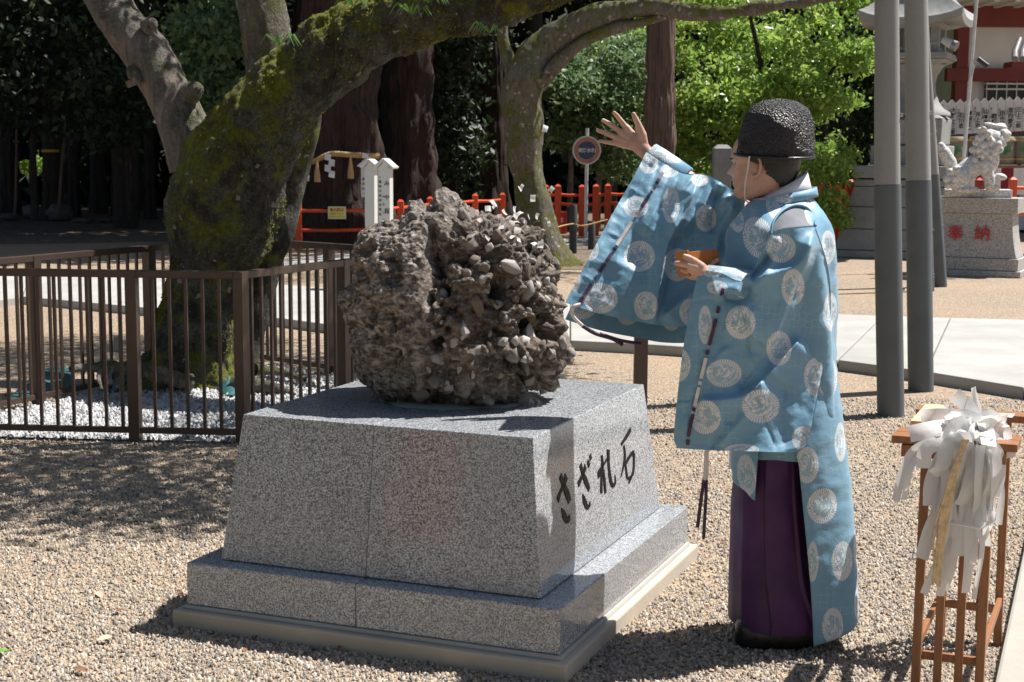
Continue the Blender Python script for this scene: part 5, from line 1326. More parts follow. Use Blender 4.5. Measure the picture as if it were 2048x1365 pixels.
MB().box(sp(0.08, 0.01, SH + 0.012), (0.36, 0.075, 0.024), (SW, SD, AZ)).build('top_board', MAT['wood'], st, bevel=0.003)
MB().box(sp(0.08, 0.09, SH + 0.012), (0.36, 0.075, 0.024), (SW, SD, AZ)).build('top_board', MAT['wood'], st, bevel=0.003)
MB().box(sp(0.08, 0.52, SH + 0.012), (0.36, 0.085, 0.024), (SW, SD, AZ)).build('top_board', MAT['wood'], st, bevel=0.003)
MB().box(sp(0.08, -0.016, SH - 0.02), (0.30, 0.03, 0.036), (SW, SD, AZ)).build('apron', MAT['wood'], st, bevel=0.002)
pk = thing('pale_wood_block', sp(0.01, 0.24, SH), 'bare pale wooden slat lying on the stand beside the paper wand', 'board')
MB().box(sp(-0.03, 0.29, SH + 0.036), (0.075, 0.34, 0.022), (SW, SD, AZ)).build('slat', MAT['wood_pale'], pk, bevel=0.003)
wd = thing('paper_wand', sp(0.12, 0.3, SH + 0.05), 'purification wand with a big bunch of white paper streamers and hemp', 'ritual wand')
MB().tube([D(1962, 860, 4.50), D(1945, 815, 4.85)], 0.016, 10).build('handle', MAT['wood_pale'], wd, True)
def ribbon(pts, w, twist=0.0, curl=0.02, n=22, mat='paper', name='paper_strip'):
    P = [Vector(p) for p in spline([tuple(D(x, y, Y - 0.075 * min(1, max(0, (x - 1860) / 130)) * (1 if y > 862 else 0.4))) for x, y, Y in pts], n)]
    V = []; ph = random.random() * 6
    for i, p in enumerate(P):
        t = (P[min(i + 1, n - 1)] - P[max(i - 1, 0)]).normalized()
        s = t.cross(Vector((0, 1, 0.15))).normalized()
        q = Matrix.Rotation(twist + 0.5 * math.sin(i / n * 3 + ph), 3, t) @ s
        off = Vector((0, 1, 0)) * curl * math.sin(i / n * 5 + ph)
        for k in (-1, -0.33, 0.33, 1):
            V.append(p + q * (w / 2 * k) + off + Vector((0, -0.004 * (1 - k * k), 0)))
    return mk(name, V, grid_faces(n, 4), MAT[mat], wd, True)
R0 = 4.46
rib = [([(1950, 850, 4.46), (1935, 815, 4.45), (1910, 790, 4.46)], 0.06, 0.3), ([(1958, 845, 4.47), (1955, 810, 4.46), (1946, 774, 4.46)], 0.028, 0.2), ([(1950, 850, 4.47), (1905, 822, 4.52), (1885, 812, 4.55)], 0.018, 0.0), ([(1945, 862, 4.42), (1890, 852, 4.40), (1818, 868, 4.36)], 0.065, 1.0), ([(1950, 840, 4.5), (1900, 832, 4.5), (1842, 834, 4.5)], 0.055, 0.8),
       ([(1968, 835, 4.46), (1995, 832, 4.46), (2025, 830, 4.47)], 0.03, 0.3), ([(1960, 850, 4.44), (2000, 860, 4.42), (2010, 900, 4.40), (2018, 918, 4.40)], 0.07, 0.5), ([(1950, 850, 4.40), (1915, 850, 4.36), (1900, 872, 4.35), (1945, 890, 4.34)], 0.07, 0.2), ([(1955, 855, 4.38), (1975, 862, 4.34), (1975, 890, 4.33)], 0.055, 0.2),
       ([(1940, 850, 4.38), (1890, 880, 4.34), (1850, 900, 4.33), (1845, 935, 4.33)], 0.055, 0.1), ([(1880, 870, 4.36), (1830, 900, 4.34), (1808, 945, 4.34), (1790, 1002, 4.35)], 0.032, 0.1), ([(1850, 900, 4.34), (1818, 940, 4.33), (1808, 1000, 4.33)], 0.026, 0.2), ([(1945, 880, 4.34), (1900, 890, 4.33), (1880, 935, 4.33), (1862, 948, 4.33)], 0.06, -0.3),
       ([(1900, 890, 4.35), (1862, 960, 4.34), (1856, 1010, 4.34)], 0.05, 0.1), ([(1950, 870, 4.36), (1985, 900, 4.35), (1985, 960, 4.35), (1970, 1005, 4.35)], 0.05, 0.2), ([(1975, 880, 4.35), (2000, 910, 4.36), (2004, 955, 4.36), (1990, 990, 4.37)], 0.035, 0.4), ([(1935, 880, 4.35), (1945, 930, 4.34), (1930, 985, 4.34), (1918, 1010, 4.34)], 0.05, 0.1),
       ([(1960, 890, 4.34), (1955, 950, 4.33), (1958, 1000, 4.33), (1957, 1048, 4.33)], 0.04, 0.05), ([(1890, 940, 4.34), (1885, 1000, 4.33), (1862, 1075, 4.33), (1846, 1120, 4.33)], 0.045, 0.0), ([(1875, 950, 4.35), (1870, 1010, 4.34), (1850, 1060, 4.34), (1838, 1115, 4.34)], 0.03, 0.2), ([(1905, 950, 4.34), (1895, 1040, 4.33), (1880, 1110, 4.33), (1850, 1190, 4.33)], 0.032, 0.1), ([(1910, 960, 4.35), (1902, 1060, 4.34), (1888, 1130, 4.34), (1878, 1190, 4.34)], 0.035, -0.1),
       ([(1925, 960, 4.35), (1918, 1030, 4.34), (1915, 1080, 4.34), (1912, 1110, 4.34)], 0.05, 0.1), ([(1945, 980, 4.34), (1940, 1040, 4.33), (1936, 1110, 4.33), (1930, 1185, 4.33)], 0.036, 0.1), ([(1925, 1000, 4.35), (1915, 1080, 4.35), (1905, 1140, 4.35), (1890, 1182, 4.35)], 0.03, 0.3), ([(1960, 1000, 4.34), (1955, 1060, 4.33), (1962, 1090, 4.33), (1950, 1200, 4.33)], 0.022, 0.2), ([(1950, 1050, 4.34), (1945, 1110, 4.33), (1938, 1140, 4.33)], 0.03, 0.6),
       ([(1875, 1040, 4.34), (1930, 1050, 4.32), (1965, 1055, 4.32), (1990, 1035, 4.33), (1985, 1015, 4.34), (1978, 1030, 4.34)], 0.010, 0.2), ([(1985, 1020, 4.34), (1980, 1050, 4.34), (1975, 1072, 4.34)], 0.018, 0.4), ([(1830, 1100, 4.33), (1822, 1115, 4.33), (1815, 1128, 4.33)], 0.006, 0.3), ([(1955, 850, 4.42), (1930, 840, 4.40), (1900, 850, 4.38)], 0.08, 0.5), ([(1955, 845, 4.44), (1980, 840, 4.43), (1998, 855, 4.42)], 0.08, 0.4), ([(1940, 855, 4.40), (1925, 880, 4.36), (1920, 920, 4.35)], 0.07, 0.2), ([(1975, 860, 4.40), (1985, 890, 4.37), (1980, 930, 4.36)], 0.06, -0.2)]
for i in range(34):
    x0, x1 = RNG.uniform(1890, 1985), RNG.normal(0, 22); y1 = RNG.uniform(980, 1120); yy = RNG.uniform(4.34, 4.40); xm = x0 + x1 * .4 + RNG.normal(0, 8)
    rib.append(([(1945 + RNG.normal(0, 14), 860, 4.42), (x0, 900 + RNG.uniform(0, 25), yy), (xm, (900 + y1) / 2, yy - .005), (x0 + x1 - 12, y1, yy)], RNG.uniform(.022, .045), RNG.normal(0, .35)))
for i in range(12):
    a = RNG.uniform(0, 6.28); rib.append(([(1950, 850, 4.43), (1950 + 28 * math.cos(a), 846 + 18 * math.sin(a), 4.40 - .03 * random.random()), (1950 + 62 * math.cos(a), 852 + 36 * math.sin(a), 4.41)], RNG.uniform(.035, .06), RNG.normal(.3, .5)))
for pts, w, tw in rib: ribbon(pts, w * 0.78, tw * 0.8, 0.012)
mb = MB()
for i in range(16):
    j = RNG.normal(0, 1, 4)
    pts = spline([tuple(D(1930 + j[0] * 3, 880, 4.29)), tuple(D(1905 + j[1] * 4, 960, 4.27)), tuple(D(1885 + j[2] * 5, 1060, 4.275)), tuple(D(1874 + j[3] * 5, 1160 + j[1] * 8, 4.285))], 14)
    mb.tube(pts, 0.0036, 5)
mb.build('hemp_bundle', MAT['hemp'], wd, True)

# ================================================================ fallen leaves and paper confetti
MAT['dry_leaf'] = plain('dry_brown_leaf', (0.20, 0.095, 0.045), 0.6, 0.5, 20); MAT['pale_leaf'] = plain('bleached_leaf', (0.56, 0.43, 0.33), 0.6, 0.2, 20); MAT['green_leaf'] = plain('fresh_green_leaf', (0.12, 0.32, 0.03), 0.4, 0.2, 20)
def leaf_me(mat, name):
    V = []; 
    for i in range(7):
        q = i / 6; w = math.sin(q * math.pi) ** 0.8 * 0.24; zc = 0.10 * math.sin(q * 3) 
        V += [(-w, q - 0.5, zc + 0.09), (0, q - 0.5, zc), (w, q - 0.5, zc + 0.07)]
    me = bpy.data.meshes.new(name); me.from_pydata(V, [], grid_faces(7, 3)); me.materials.append(mat)
    me.polygons.foreach_set('use_smooth', [True] * len(me.polygons)); return me
lm = [leaf_me(MAT['dry_leaf'], 'fallen_leaf'), leaf_me(MAT['pale_leaf'], 'fallen_leaf')]
spots = [(200, 1198, 1, .06), (240, 1230, 0, .03), (210, 1288, 1, .06), (160, 1350, 0, .05), (360, 1270, 0, .035), (270, 945, 0, .05), (165, 1010, 1, .035), (360, 1195, 0, .04), (100, 1265, 1, .05), (490, 1310, 0, .035), (1375, 920, 0, .03), (1455, 985, 0, .035), (1360, 972, 1, .03), (1445, 1095, 0, .035), (1350, 1205, 1, .04), (1325, 1270, 1, .03), (1388, 1265, 0, .05), (1435, 1275, 1, .04), (1360, 1295, 0, .04), (1480, 1350, 0, .04), (680, 1305, 0, .035), (1745, 1110, 1, .04), (1730, 1180, 1, .04), (1780, 1230, 1, .03), (1740, 1000, 0, .03), (60, 1080, 0, .03), (420, 1040, 0, .03), (320, 980, 1, .03), (90, 1130, 1, .03)]
for x, y, k, s in spots:
    p = G(x, y); o = link('fallen_leaf', lm[k]); o.location = p + Vector((0, 0, 0.014)); o.rotation_euler = (RNG.uniform(-.3, .3), RNG.uniform(-.3, .3), RNG.uniform(0, 6.3)); o.scale = (s, s, s)
    meta(o, 'dry brown leaf lying on the gravel' if k == 0 else 'pale bleached leaf lying on the gravel', 'leaf', 'brown leaves on the gravel' if k == 0 else 'pale leaves on the gravel')
gl = leaf_me(MAT['green_leaf'], 'green_leaf'); o = link('green_leaf', gl); o.location = G(4, 1316) + Vector((0, 0, .016)); o.rotation_euler = (0, 0, -1.1); o.scale = (.055, .055, .055)
meta(o, 'single fresh green leaf on the gravel at the lower left edge', 'leaf')
cf = [(988, 414), (976, 418), (960, 440), (985, 405), (992, 412), (1000, 432), (1005, 447), (990, 463), (1010, 425), (1020, 436), (1034, 445), (1035, 462), (1015, 467), (1022, 472), (1040, 378), (1044, 374), (1066, 397), (1103, 379), (1039, 428), (1057, 434), (1075, 433), (1073, 445), (1098, 448), (1013, 474), (1032, 432), (975, 477), (1038, 480), (1068, 488), (1081, 490), (1090, 258), (996, 440), (1003, 455), (1030, 420), (1050, 446)]
pm = bpy.data.meshes.new('confetti'); pm.from_pydata([(-.5 + i * .25, -.5 + j * .33, .12 * math.sin(i * .8) + .06 * j * (i - 2) * .3) for j in range(4) for i in range(5)], [], grid_faces(4, 5)); pm.materials.append(MAT['paper'])
for i, (x, y) in enumerate(cf):
    o = link('paper_confetti', pm); o.location = D(x, y, 5.20 + 0.16 * RNG.random()) ; s = RNG.uniform(0.016, 0.026); o.scale = (s, s * RNG.uniform(.7, 1.1), s); o.rotation_euler = tuple(RNG.uniform(0, 6.28, 3))
    meta(o, 'small square of white paper thrown in the air above the rock', 'confetti', 'paper confetti thrown over the rock')

# unseen red panel added for its reflection in the polished front of the pedestal
fq0 = ped(0, -0.672, ZP); fq1 = ped(0, -0.603, ZT); fnn = PU.cross((fq1 - fq0).normalized()).normalized(); fnn = -fnn if fnn.y > 0 else fnn
rd = ray(848, 965); hit = EYE + rd * ((fq0 - EYE).dot(fnn) / rd.dot(fnn)); rfl = (rd - fnn * 2 * rd.dot(fnn)).normalized()
bq = hit + rfl * 5.2
bt = thing('reflection_panel', Vector((bq.x, bq.y, 0)), 'unseen red panel on legs added for its reflection in the pedestal', 'sign')
MB().box(bq, (0.62, 0.04, 0.8)).build('panel', MAT['vermilion'], bt, bevel=0.01)
for sx in (-0.27, 0.27): MB().box((bq.x + sx, bq.y - 0.04, (bq.z + 0.35) / 2), (0.05, 0.038, bq.z + 0.35)).build('leg', MAT['wood'], bt)
print('red_panel', bq)
# ================================================================ the priest
YM = 4.93
def MD(x, y, dy=0.0): return D(x, y, YM + dy)
feet = MD(1550, 1290); feet.z = 0
pr_ = thing('person', feet, 'person in a blue robe with white round crests and tall black hat, scattering paper', 'person')
def m_skin():
    t = NT('skin'); p = t.pos()
    n1 = t.noise(p, 14, 5, 0.6); n2 = t.noise(p, 160, 3, 0.6)
    n3 = t.noise(p, 45, 4, 0.65)
    col = t.ramp(t.math('ADD', t.math('MULTIPLY', n1, 0.65), t.math('MULTIPLY', n3, 0.35)), [(0.3, (0.40, 0.225, 0.16)), (0.55, (0.55, 0.345, 0.265)), (0.75, (0.64, 0.41, 0.335))])
    return t.done(t.bsdf(col, 0.5, t.bump(t.math('ADD', n2, t.math('MULTIPLY', n3, 1.5)), 0.25, 0.003), Subsurface_Weight=0.12, Subsurface_Radius=(0.01, 0.004, 0.002), Subsurface_Scale=0.6))
MAT['skin'] = m_skin()
MAT['hair'] = plain('black_hair', (0.010, 0.009, 0.009), 0.42, 0.3, 90, 0.6, 220)
def m_hat():
    t = NT('crinkled_black_lacquer'); p = t.pos()
    w = t.noise(p, 62, 4, 0.6, 1.6); v = t.vor(p, 150, 'Distance')
    return t.done(t.bsdf((0.012, 0.011, 0.013), 0.36, t.bump(t.math('ADD', w, t.math('MULTIPLY', v, 0.5)), 1.0, 0.010)))
MAT['hat'] = m_hat()
def m_robe():
    t = NT('blue_brocade_with_white_crests')
    uv = t.attr('cuv'); med = t.attr('med')
    base = t.ramp(t.noise(uv, 7, 5, 0.6), [(0.3, (0.15, 0.31, 0.44)), (0.7, (0.20, 0.38, 0.52))])
    # tortoiseshell weave in faint patches
    nd = t.n('ShaderNodeTexVoronoi', {'Vector': uv, 'Scale': 46, 'Randomness': 0.35}, feature='DISTANCE_TO_EDGE')
    ln = t.ramp(nd.outputs['Distance'], [(0.02, 1.0), (0.06, 0.0)])
    patch = t.ramp(t.noise(uv, 11, 2, 0.5), [(0.5, 0.0), (0.58, 1.0)])
    base = t.mix(t.math('MULTIPLY', t.math('MULTIPLY', ln, patch), 0.40), base, (0.45, 0.60, 0.68))
    weave = t.noise(t.mapping(uv, (260, 900, 1)), 1, 2, 0.5)
    base = t.mix(t.math('MULTIPLY', weave, 0.25), base, (0.12, 0.28, 0.385))
    xyz = t.n('ShaderNodeSeparateXYZ', {'Vector': med}); x, y, rot = xyz.outputs
    d = t.math('POWER', t.math('ADD', t.math('MULTIPLY', x, x), t.math('MULTIPLY', y, y)), 0.5)
    ang = t.math('ARCTAN2', y, x)
    edge = t.math('ADD', 0.96, t.math('MULTIPLY', t.math('SINE', t.math('MULTIPLY', ang, 44.0)), 0.025))
    inside_ = t.math('LESS_THAN', d, edge)
    # feathered wings: arcs about two points plus radial quills near the rim
    vv = t.n('ShaderNodeCombineXYZ', {0: x, 1: y, 2: rot}).outputs[0]
    warp = t.noise(vv, 2.4, 3, 0.6)
    d1 = t.math('POWER', t.math('ADD', t.math('POWER', t.math('ADD', x, 0.35), 2.0), t.math('POWER', t.math('ADD', y, 0.15), 2.0)), 0.5)
    arcs = t.math('SINE', t.math('ADD', t.math('MULTIPLY', d1, 26.0), t.math('MULTIPLY', warp, 26.0)))
    quill = t.math('SINE', t.math('MULTIPLY', ang, 40.0))
    rim = t.math('GREATER_THAN', d, 0.66)
    side = t.math('GREATER_THAN', t.math('ABSOLUTE', y), 0.30)
    pat = t.mix(t.math('MULTIPLY', rim, side), arcs, quill)
    pat2 = t.ramp(t.math('ADD', t.math('MULTIPLY', pat, 0.5), 0.5), [(0.22, 0.0), (0.42, 1.0)])
    inner = t.math('MULTIPLY', t.math('LESS_THAN', d, 0.62), t.ramp(warp, [(0.46, 0.0), (0.54, 0.75)]))
    white = t.mix(pat2, (0.36, 0.47, 0.55), (0.74, 0.75, 0.76))
    white = t.mix(inner, white, (0.24, 0.42, 0.53))
    col = t.mix(t.math('MULTIPLY', inside_, t.ramp(t.noise(uv, 16, 4, 0.6), [(0.3, 0.72), (0.7, 0.98)])), base, white)
    h = t.math('ADD', t.noise(uv, 34, 5, 0.65), t.math('MULTIPLY', t.math('MULTIPLY', inside_, pat2), 0.22))
    return t.done(t.bsdf(col, 0.5, t.bump(h, 0.35, 0.006), Specular_IOR_Level=0.35, Sheen_Weight=0.2, Sheen_Roughness=0.4))
MAT['robe'] = m_robe()
MAT['hakama'] = plain('purple_silk_trousers', (0.055, 0.009, 0.078), 0.6, 0.35, 5, 0.2, 120)
MAT['under'] = plain('grey_white_under_robe', (0.17, 0.18, 0.21), 0.8, 0.05, 8)
MAT['white_cloth'] = plain('white_collar_cloth', (0.72, 0.72, 0.76), 0.7, 0.04, 8)
MAT['shoe'] = plain('black_lacquer_clog', (0.008, 0.008, 0.009), 0.3)
MAT['cord_white'] = plain('pale_silk_cord', (0.66, 0.60, 0.58), 0.5); MAT['cord_purple'] = plain('dark_purple_cord', (0.045, 0.018, 0.055), 0.5)

# ---- body: one continuous skin surface
bm = bmesh.new()
cap(bm, [(MD(1556, 340), .052), (MD(1562, 425), .058), (MD(1566, 450), .10)])
for sy in (-1, 1):
    cap(bm, [(MD(1568, 470, 0.0), .10), (MD(1580, 470, sy * .15), .06)])
    cap(bm, [(MD(1552, 830, sy * .05), .09), (MD(1545, 880, sy * .08), .075), (MD(1545, 1070, sy * .09), .055), (MD(1552, 1235, sy * .09), .038)])
cap(bm, [(MD(1568, 480), .12), (MD(1560, 600), .125), (MD(1556, 720), .115), (MD(1552, 820), .11)])
AR = [(MD(1575, 468, .15), .055), (MD(1440, 405, .24), .042), (MD(1292, 306, .325), .026)]
AL = [(MD(1580, 470, -.15), .055), (MD(1556, 596, -.17), .044), (MD(1415, 556, -.185), .028)]
cap(bm, AR); cap(bm, AL)
# raised right hand, palm to the camera, five spread fingers
hy = .32
cap(bm, [(MD(1292, 306, .325), .026), (MD(1280, 293, hy), .028), (MD(1268, 285, hy), .026)])
for kx, ky, r in ((1253, 256, .013), (1243, 266, .0135), (1236, 277, .013), (1238, 288, .012)):
    cap(bm, [(MD(1280, 293, hy), .021), (MD(kx, ky, hy), r)])
def finger(pts, dys, rs): cap(bm, [(MD(x, y, d_), r) for (x, y), d_, r in zip(pts, dys, rs)], 12)
finger([(1253, 256), (1241, 241), (1234, 232), (1228, 226)], (hy, hy - .006, hy - .012, hy - .02), (.0105, .0092, .0085, .0072))
finger([(1243, 266), (1226, 253), (1215, 246), (1206, 241)], (hy, hy - .006, hy - .014, hy - .024), (.0105, .0092, .0085, .0072))
finger([(1236, 277), (1216, 269), (1205, 264.5), (1195, 261)], (hy, hy - .006, hy - .014, hy - .022), (.0105, .009, .0082, .007))
finger([(1238, 288), (1221, 286), (1209, 284), (1199, 282.5)], (hy, hy - .004, hy - .01, hy - .016), (.0095, .0082, .0075, .0064))
finger([(1286, 292), (1284, 270), (1276, 248), (1267, 229)], (hy, hy - .012, hy - .018, hy - .022), (.020, .0165, .0118, .0085))
ell(bm, MD(1277, 279, hy - .012), (.017, .014, .024))
# left hand closed round the box
ly_ = -.205
cap(bm, [(MD(1415, 556, -.185), .028), (MD(1402, 545, ly_), .029), (MD(1390, 537, ly_), .027)])
finger([(1402, 534), (1388, 523), (1377, 516), (1369, 513)], (ly_ - .01, ly_ - .018, ly_ - .024, ly_ - .03), (.016, .0125, .0105, .0085))
finger([(1390, 535), (1374, 530), (1362, 528), (1352, 527)], (ly_ - .02, ly_ - .028, ly_ - .026, ly_ - .012), (.013, .0105, .0095, .008))
finger([(1392, 548), (1378, 545), (1366, 541), (1362, 538)], (ly_, ly_ + .002, ly_ + .022, ly_ + .036), (.013, .011, .0095, .0085))
finger([(1398, 554), (1386, 555), (1374, 551), (1370, 546)], (ly_ + .005, ly_ + .012, ly_ + .032, ly_ + .044), (.012, .010, .009, .008))
finger([(1408, 548), (1420, 535), (1428, 525), (1434, 521)], (ly_ + .02, ly_ + .045, ly_ + .05, ly_ + .045), (.011, .009, .0085, .0075))
# head: lofted profile
yaw = math.radians(25); HF = Vector((-math.cos(yaw), math.sin(yaw), 0)); HL = Vector((-math.sin(yaw), -math.cos(yaw), 0)); HC = MD(1528, 330)
LV = [(262, .040, -.055, .035, 0), (267, .066, -.086, .056, 0), (277, .088, -.100, .067, 0), (291, .101, -.106, .074, 0), (303, .106, -.108, .076, 0), (312, .110, -.108, .076, 0), (318, .112, -.108, .075, 0), (323, .106, -.107, .074, 0), (327, .100, -.106, .073, .004), (333, .100, -.104, .073, .011), (340, .101, -.101, .072, .019), (345, .101, -.098, .071, .026), (349, .101, -.096, .069, .023), (353, .101, -.093, .067, .006), (357, .103, -.090, .065, .002), (361, .106, -.086, .063, 0), (364.5, .0985, -.082, .061, 0), (368, .104, -.077, .059, 0), (372, .101, -.070, .057, 0), (377, .0955, -.060, .055, 0), (383, .0985, -.044, .052, 0), (389, .099, -.024, .047, 0), (394, .094, .0, .041, 0), (398, .080, .03, .030, 0), (400, .068, .045, .015, 0)]
def head_pt(lv, a, off=0.0):
    y, f_, b_, w, ns = lv
    c, s = math.cos(a), math.sin(a)
    mid = (f_ + b_) / 2; ax = (f_ - b_) / 2
    px_ = mid + (ax + off) * math.copysign(abs(c) ** 0.92, c); py_ = (w + off) * math.copysign(abs(s) ** 0.9, s)
    if c > 0 and ns: px_ += ns * math.exp(-(a / 0.16) ** 2)
    if 319 < y < 332: px_ -= 0.007 * math.exp(-((abs(a) - 0.42) / 0.16) ** 2)
    return HC + HF * px_ + HL * py_ + Vector((0, 0, (330 - y) * px2m(YM)))
NA = 48; V = []
for lv in LV:
    for i in range(NA):
        a = 2 * math.pi * i / NA; a = a if a <= math.pi else a - 2 * math.pi
        V.append(head_pt(lv, a))
vs = [bm.verts.new(v) for v in V]
for f in grid_faces(len(LV), NA, True): bm.faces.new([vs[i] for i in f])
bm.faces.new([vs[i] for i in range(NA)]); bm.faces.new([vs[(len(LV) - 1) * NA + i] for i in range(NA - 1, -1, -1)])
ec = HC + HL * .076 + HF * 0.004 + Vector((0, 0, -.010))
er = []
for i in range(18):
    a = 2 * math.pi * i / 18
    er.append((ec + HF * (.017 * math.cos(a) - .004 * math.sin(a)) + Vector((0, 0, .033 * math.sin(a) * (1.0 if math.sin(a) > 0 else .85))) + HL * (.006 - .006 * math.cos(a)), .0052))
cap(bm, er + er[:1], 8); ell(bm, ec - HL * .004, (.012, .008, .028)); ell(bm, ec + Vector((0, 0, -.027)) + HF * .004, (.010, .006, .010))
me = remesh(bm, 0.0032, 2, 0.45)
for v in me.vertices: v.co = v.co - ORG[pr_.name]
link('body', me, pr_, MAT['skin'])
# hair below the hat, sideburn, brow and eye
V = []; F = []; NH = 120; HY = list(np.linspace(264, 371, 64))
def head_lv(y):
    ys = [l[0] for l in LV]; return (y, *[float(np.interp(y, ys, [l[k] for l in LV])) for k in range(1, 5)])
for y in HY:
    lv = head_lv(y)
    for i in range(NH):
        a = 2 * math.pi * i / NH; a = a if a <= math.pi else a - 2 * math.pi
        V.append(head_pt(lv, a, .0065 + .0022 * noise.noise(Vector((i * .9, y * .05, 0))) + .0012 * noise.noise(Vector((i * 3.1, y * .1, 4)))))
for j in range(len(HY) - 1):
    y = HY[j]
    for i in range(NH):
        a = abs((i + .5) / NH * 360 if i < NH / 2 else 360 - (i + .5) / NH * 360)
        lim = float(np.interp(y, [300, 306, 322, 330, 346, 372], [58, 76, 82, 100, 106, 150])) + 5 * noise.noise(Vector((y * .9, 0, 0)))
        if a > lim: F.append((j * NH + i, j * NH + (i + 1) % NH, (j + 1) * NH + (i + 1) % NH, (j + 1) * NH + i))
o = mk('hair', V, F, MAT['hair'], pr_, True)
md = o.modifiers.new('s', 'SOLIDIFY'); md.thickness = .006
def head_surf(y, a, off): 
    ys = [l[0] for l in LV]; lv = tuple(np.interp(y, ys, [l[k] for l in LV]) for k in range(5)); return head_pt((y, *lv[1:]), a, off)
for s in (1, -1):
    MB().tube([head_surf(319, s * q, .001) for q in (.22, .36, .52, .66)], [.002, .0032, .003, .0012], 6).build('eyebrow', MAT['hair'], pr_, True)
    MB().tube([head_surf(326.5, s * q, .0005) for q in (.30, .40, .52, .60)], [.0012, .0028, .0026, .001], 6).build('eye', MAT['black_ink'], pr_, True)
MB().tube([head_surf(364.5, q, -.0015) for q in (-.42, -.2, 0, .2, .42)], [.001, .002, .0022, .002, .001], 6).build('mouth', plain('lip', (.26, .09, .075), .5), pr_, True)

def ring_loft(name, rings, mat, parent, n=64, power=.9, fold=None, cuv=False, meds=(), closed_top=False, closed_bot=False, near_drop=0.0, sub=None):
    """rings: (y, x_left, x_right, half depth, tilt) in photo pixels, round the priest's axis"""
    R = spline([r[:4] for r in rings], sub or len(rings) * 4) if len(rings) > 2 else np.array([r[:4] for r in rings], float)
    V = []; PX = []
    for j, (y, xl, xr, dd) in enumerate(R):
        xc, ax = (xl + xr) / 2, (xr - xl) / 2
        for i in range(n):
            a = 2 * math.pi * i / n; c, s = math.cos(a), math.sin(a)
            x = xc + ax * math.copysign(abs(c) ** power, c); dy = -dd * math.copysign(abs(s) ** power, s)
            f_ = fold(x, y, a) if fold else 0.0
            x += c * f_ / px2m(YM); dy -= s * f_
            yy = y + near_drop * max(0, s)
            p = D(xc, yy, YM); q = D(x, yy, YM)
            V.append(Vector((q.x, YM + dy, p.z))); PX.append((x, yy))
    F = grid_faces(len(R), n, True)
    if closed_top: F.append(tuple(range(n - 1, -1, -1)))
    if closed_bot: F.append(tuple((len(R) - 1) * n + i for i in range(n)))
    o = mk(name, V, F, mat, parent, True)
    if cuv: cloth_attr(o, np.array(PX), meds)
    return o
def cloth_attr(o, PX, meds):
    me = o.data; n = len(me.vertices)
    a = me.attributes.new('cuv', 'FLOAT_VECTOR', 'POINT')
    uv = np.zeros((n, 3), np.float32); uv[:, :2] = PX[:n] / 606.0; a.data.foreach_set('vector', uv.ravel())
    b = me.attributes.new('med', 'FLOAT_VECTOR', 'CORNER')
    out = np.full((len(me.loops), 3), 9.0, np.float32)
    if len(meds):
        M = np.array([(m[0], m[1], m[2], m[3] if len(m) > 3 else m[2], m[4] if len(m) > 4 else 0) for m in meds], float)
        for pl_ in me.polygons:
            li = list(pl_.loop_indices); vi = [me.loops[l].vertex_index for l in li]
            c = PX[vi].mean(0)
            dd = np.hypot((c[0] - M[:, 0]) / M[:, 2], (c[1] - M[:, 1]) / M[:, 3]); k = int(dd.argmin())
            if dd[k] < 1.6:
                ca, sa = math.cos(M[k, 4]), math.sin(M[k, 4])
                for l, v in zip(li, vi):
                    x, y = (PX[v, 0] - M[k, 0]) / M[k, 2], (PX[v, 1] - M[k, 1]) / M[k, 3]
                    out[l] = (x * ca + y * sa, -x * sa + y * ca, k * 1.7)
    b.data.foreach_set('vector', out.ravel())
def fold_field(PX, PY, folds):
    Z = np.zeros(PX.shape)
    for poly, amp, wp, wn in folds:
        best = np.full(PX.shape, 1e9); sg = np.ones(PX.shape); end = np.ones(PX.shape)
        P_ = spline(poly, 14); seg = np.linalg.norm(np.diff(P_, axis=0), axis=1); tot = seg.sum(); acc = 0
        for k in range(13):
            (x0, y0), (x1, y1) = P_[k], P_[k + 1]; dx, dy = x1 - x0, y1 - y0
            t = np.clip(((PX - x0) * dx + (PY - y0) * dy) / (dx * dx + dy * dy + 1e-9), 0, 1)
            d_ = np.hypot(PX - x0 - t * dx, PY - y0 - t * dy); m = d_ < best
            best = np.where(m, d_, best); s = dx * (PY - y0) - dy * (PX - x0); sg = np.where(m, s, sg)
            u = (acc + t * seg[k]) / tot; end = np.where(m, np.clip(np.minimum(u, 1 - u) * 6 + .15, 0, 1), end); acc += seg[k]
        w = np.where(sg > 0, wp, wn)
        Z += 1.25 * amp * np.exp(-(best / w) ** 1.35) * end
    return Z
def coons(top, bot, left, right, nu, nv):
    T, B_, L, R = spline(top, nu), spline(bot, nu), spline(left, nv), spline(right, nv)
    u = np.linspace(0, 1, nu)[None, :, None]; v = np.linspace(0, 1, nv)[:, None, None]
    return (1 - v) * T[None] + v * B_[None] + (1 - u) * L[:, None] + u * R[:, None] - ((1 - u) * (1 - v) * T[0] + u * (1 - v) * T[-1] + (1 - u) * v * B_[0] + u * v * B_[-1])
def wrinkle(x, y, k): return noise.fractal(Vector((x / 55.0, y / 55.0, k)), 0.9, 2.0, 3) * .0050 + noise.fractal(Vector((x / 16.0, y / 11.0, k + 5)), 0.9, 2.0, 3) * .0009
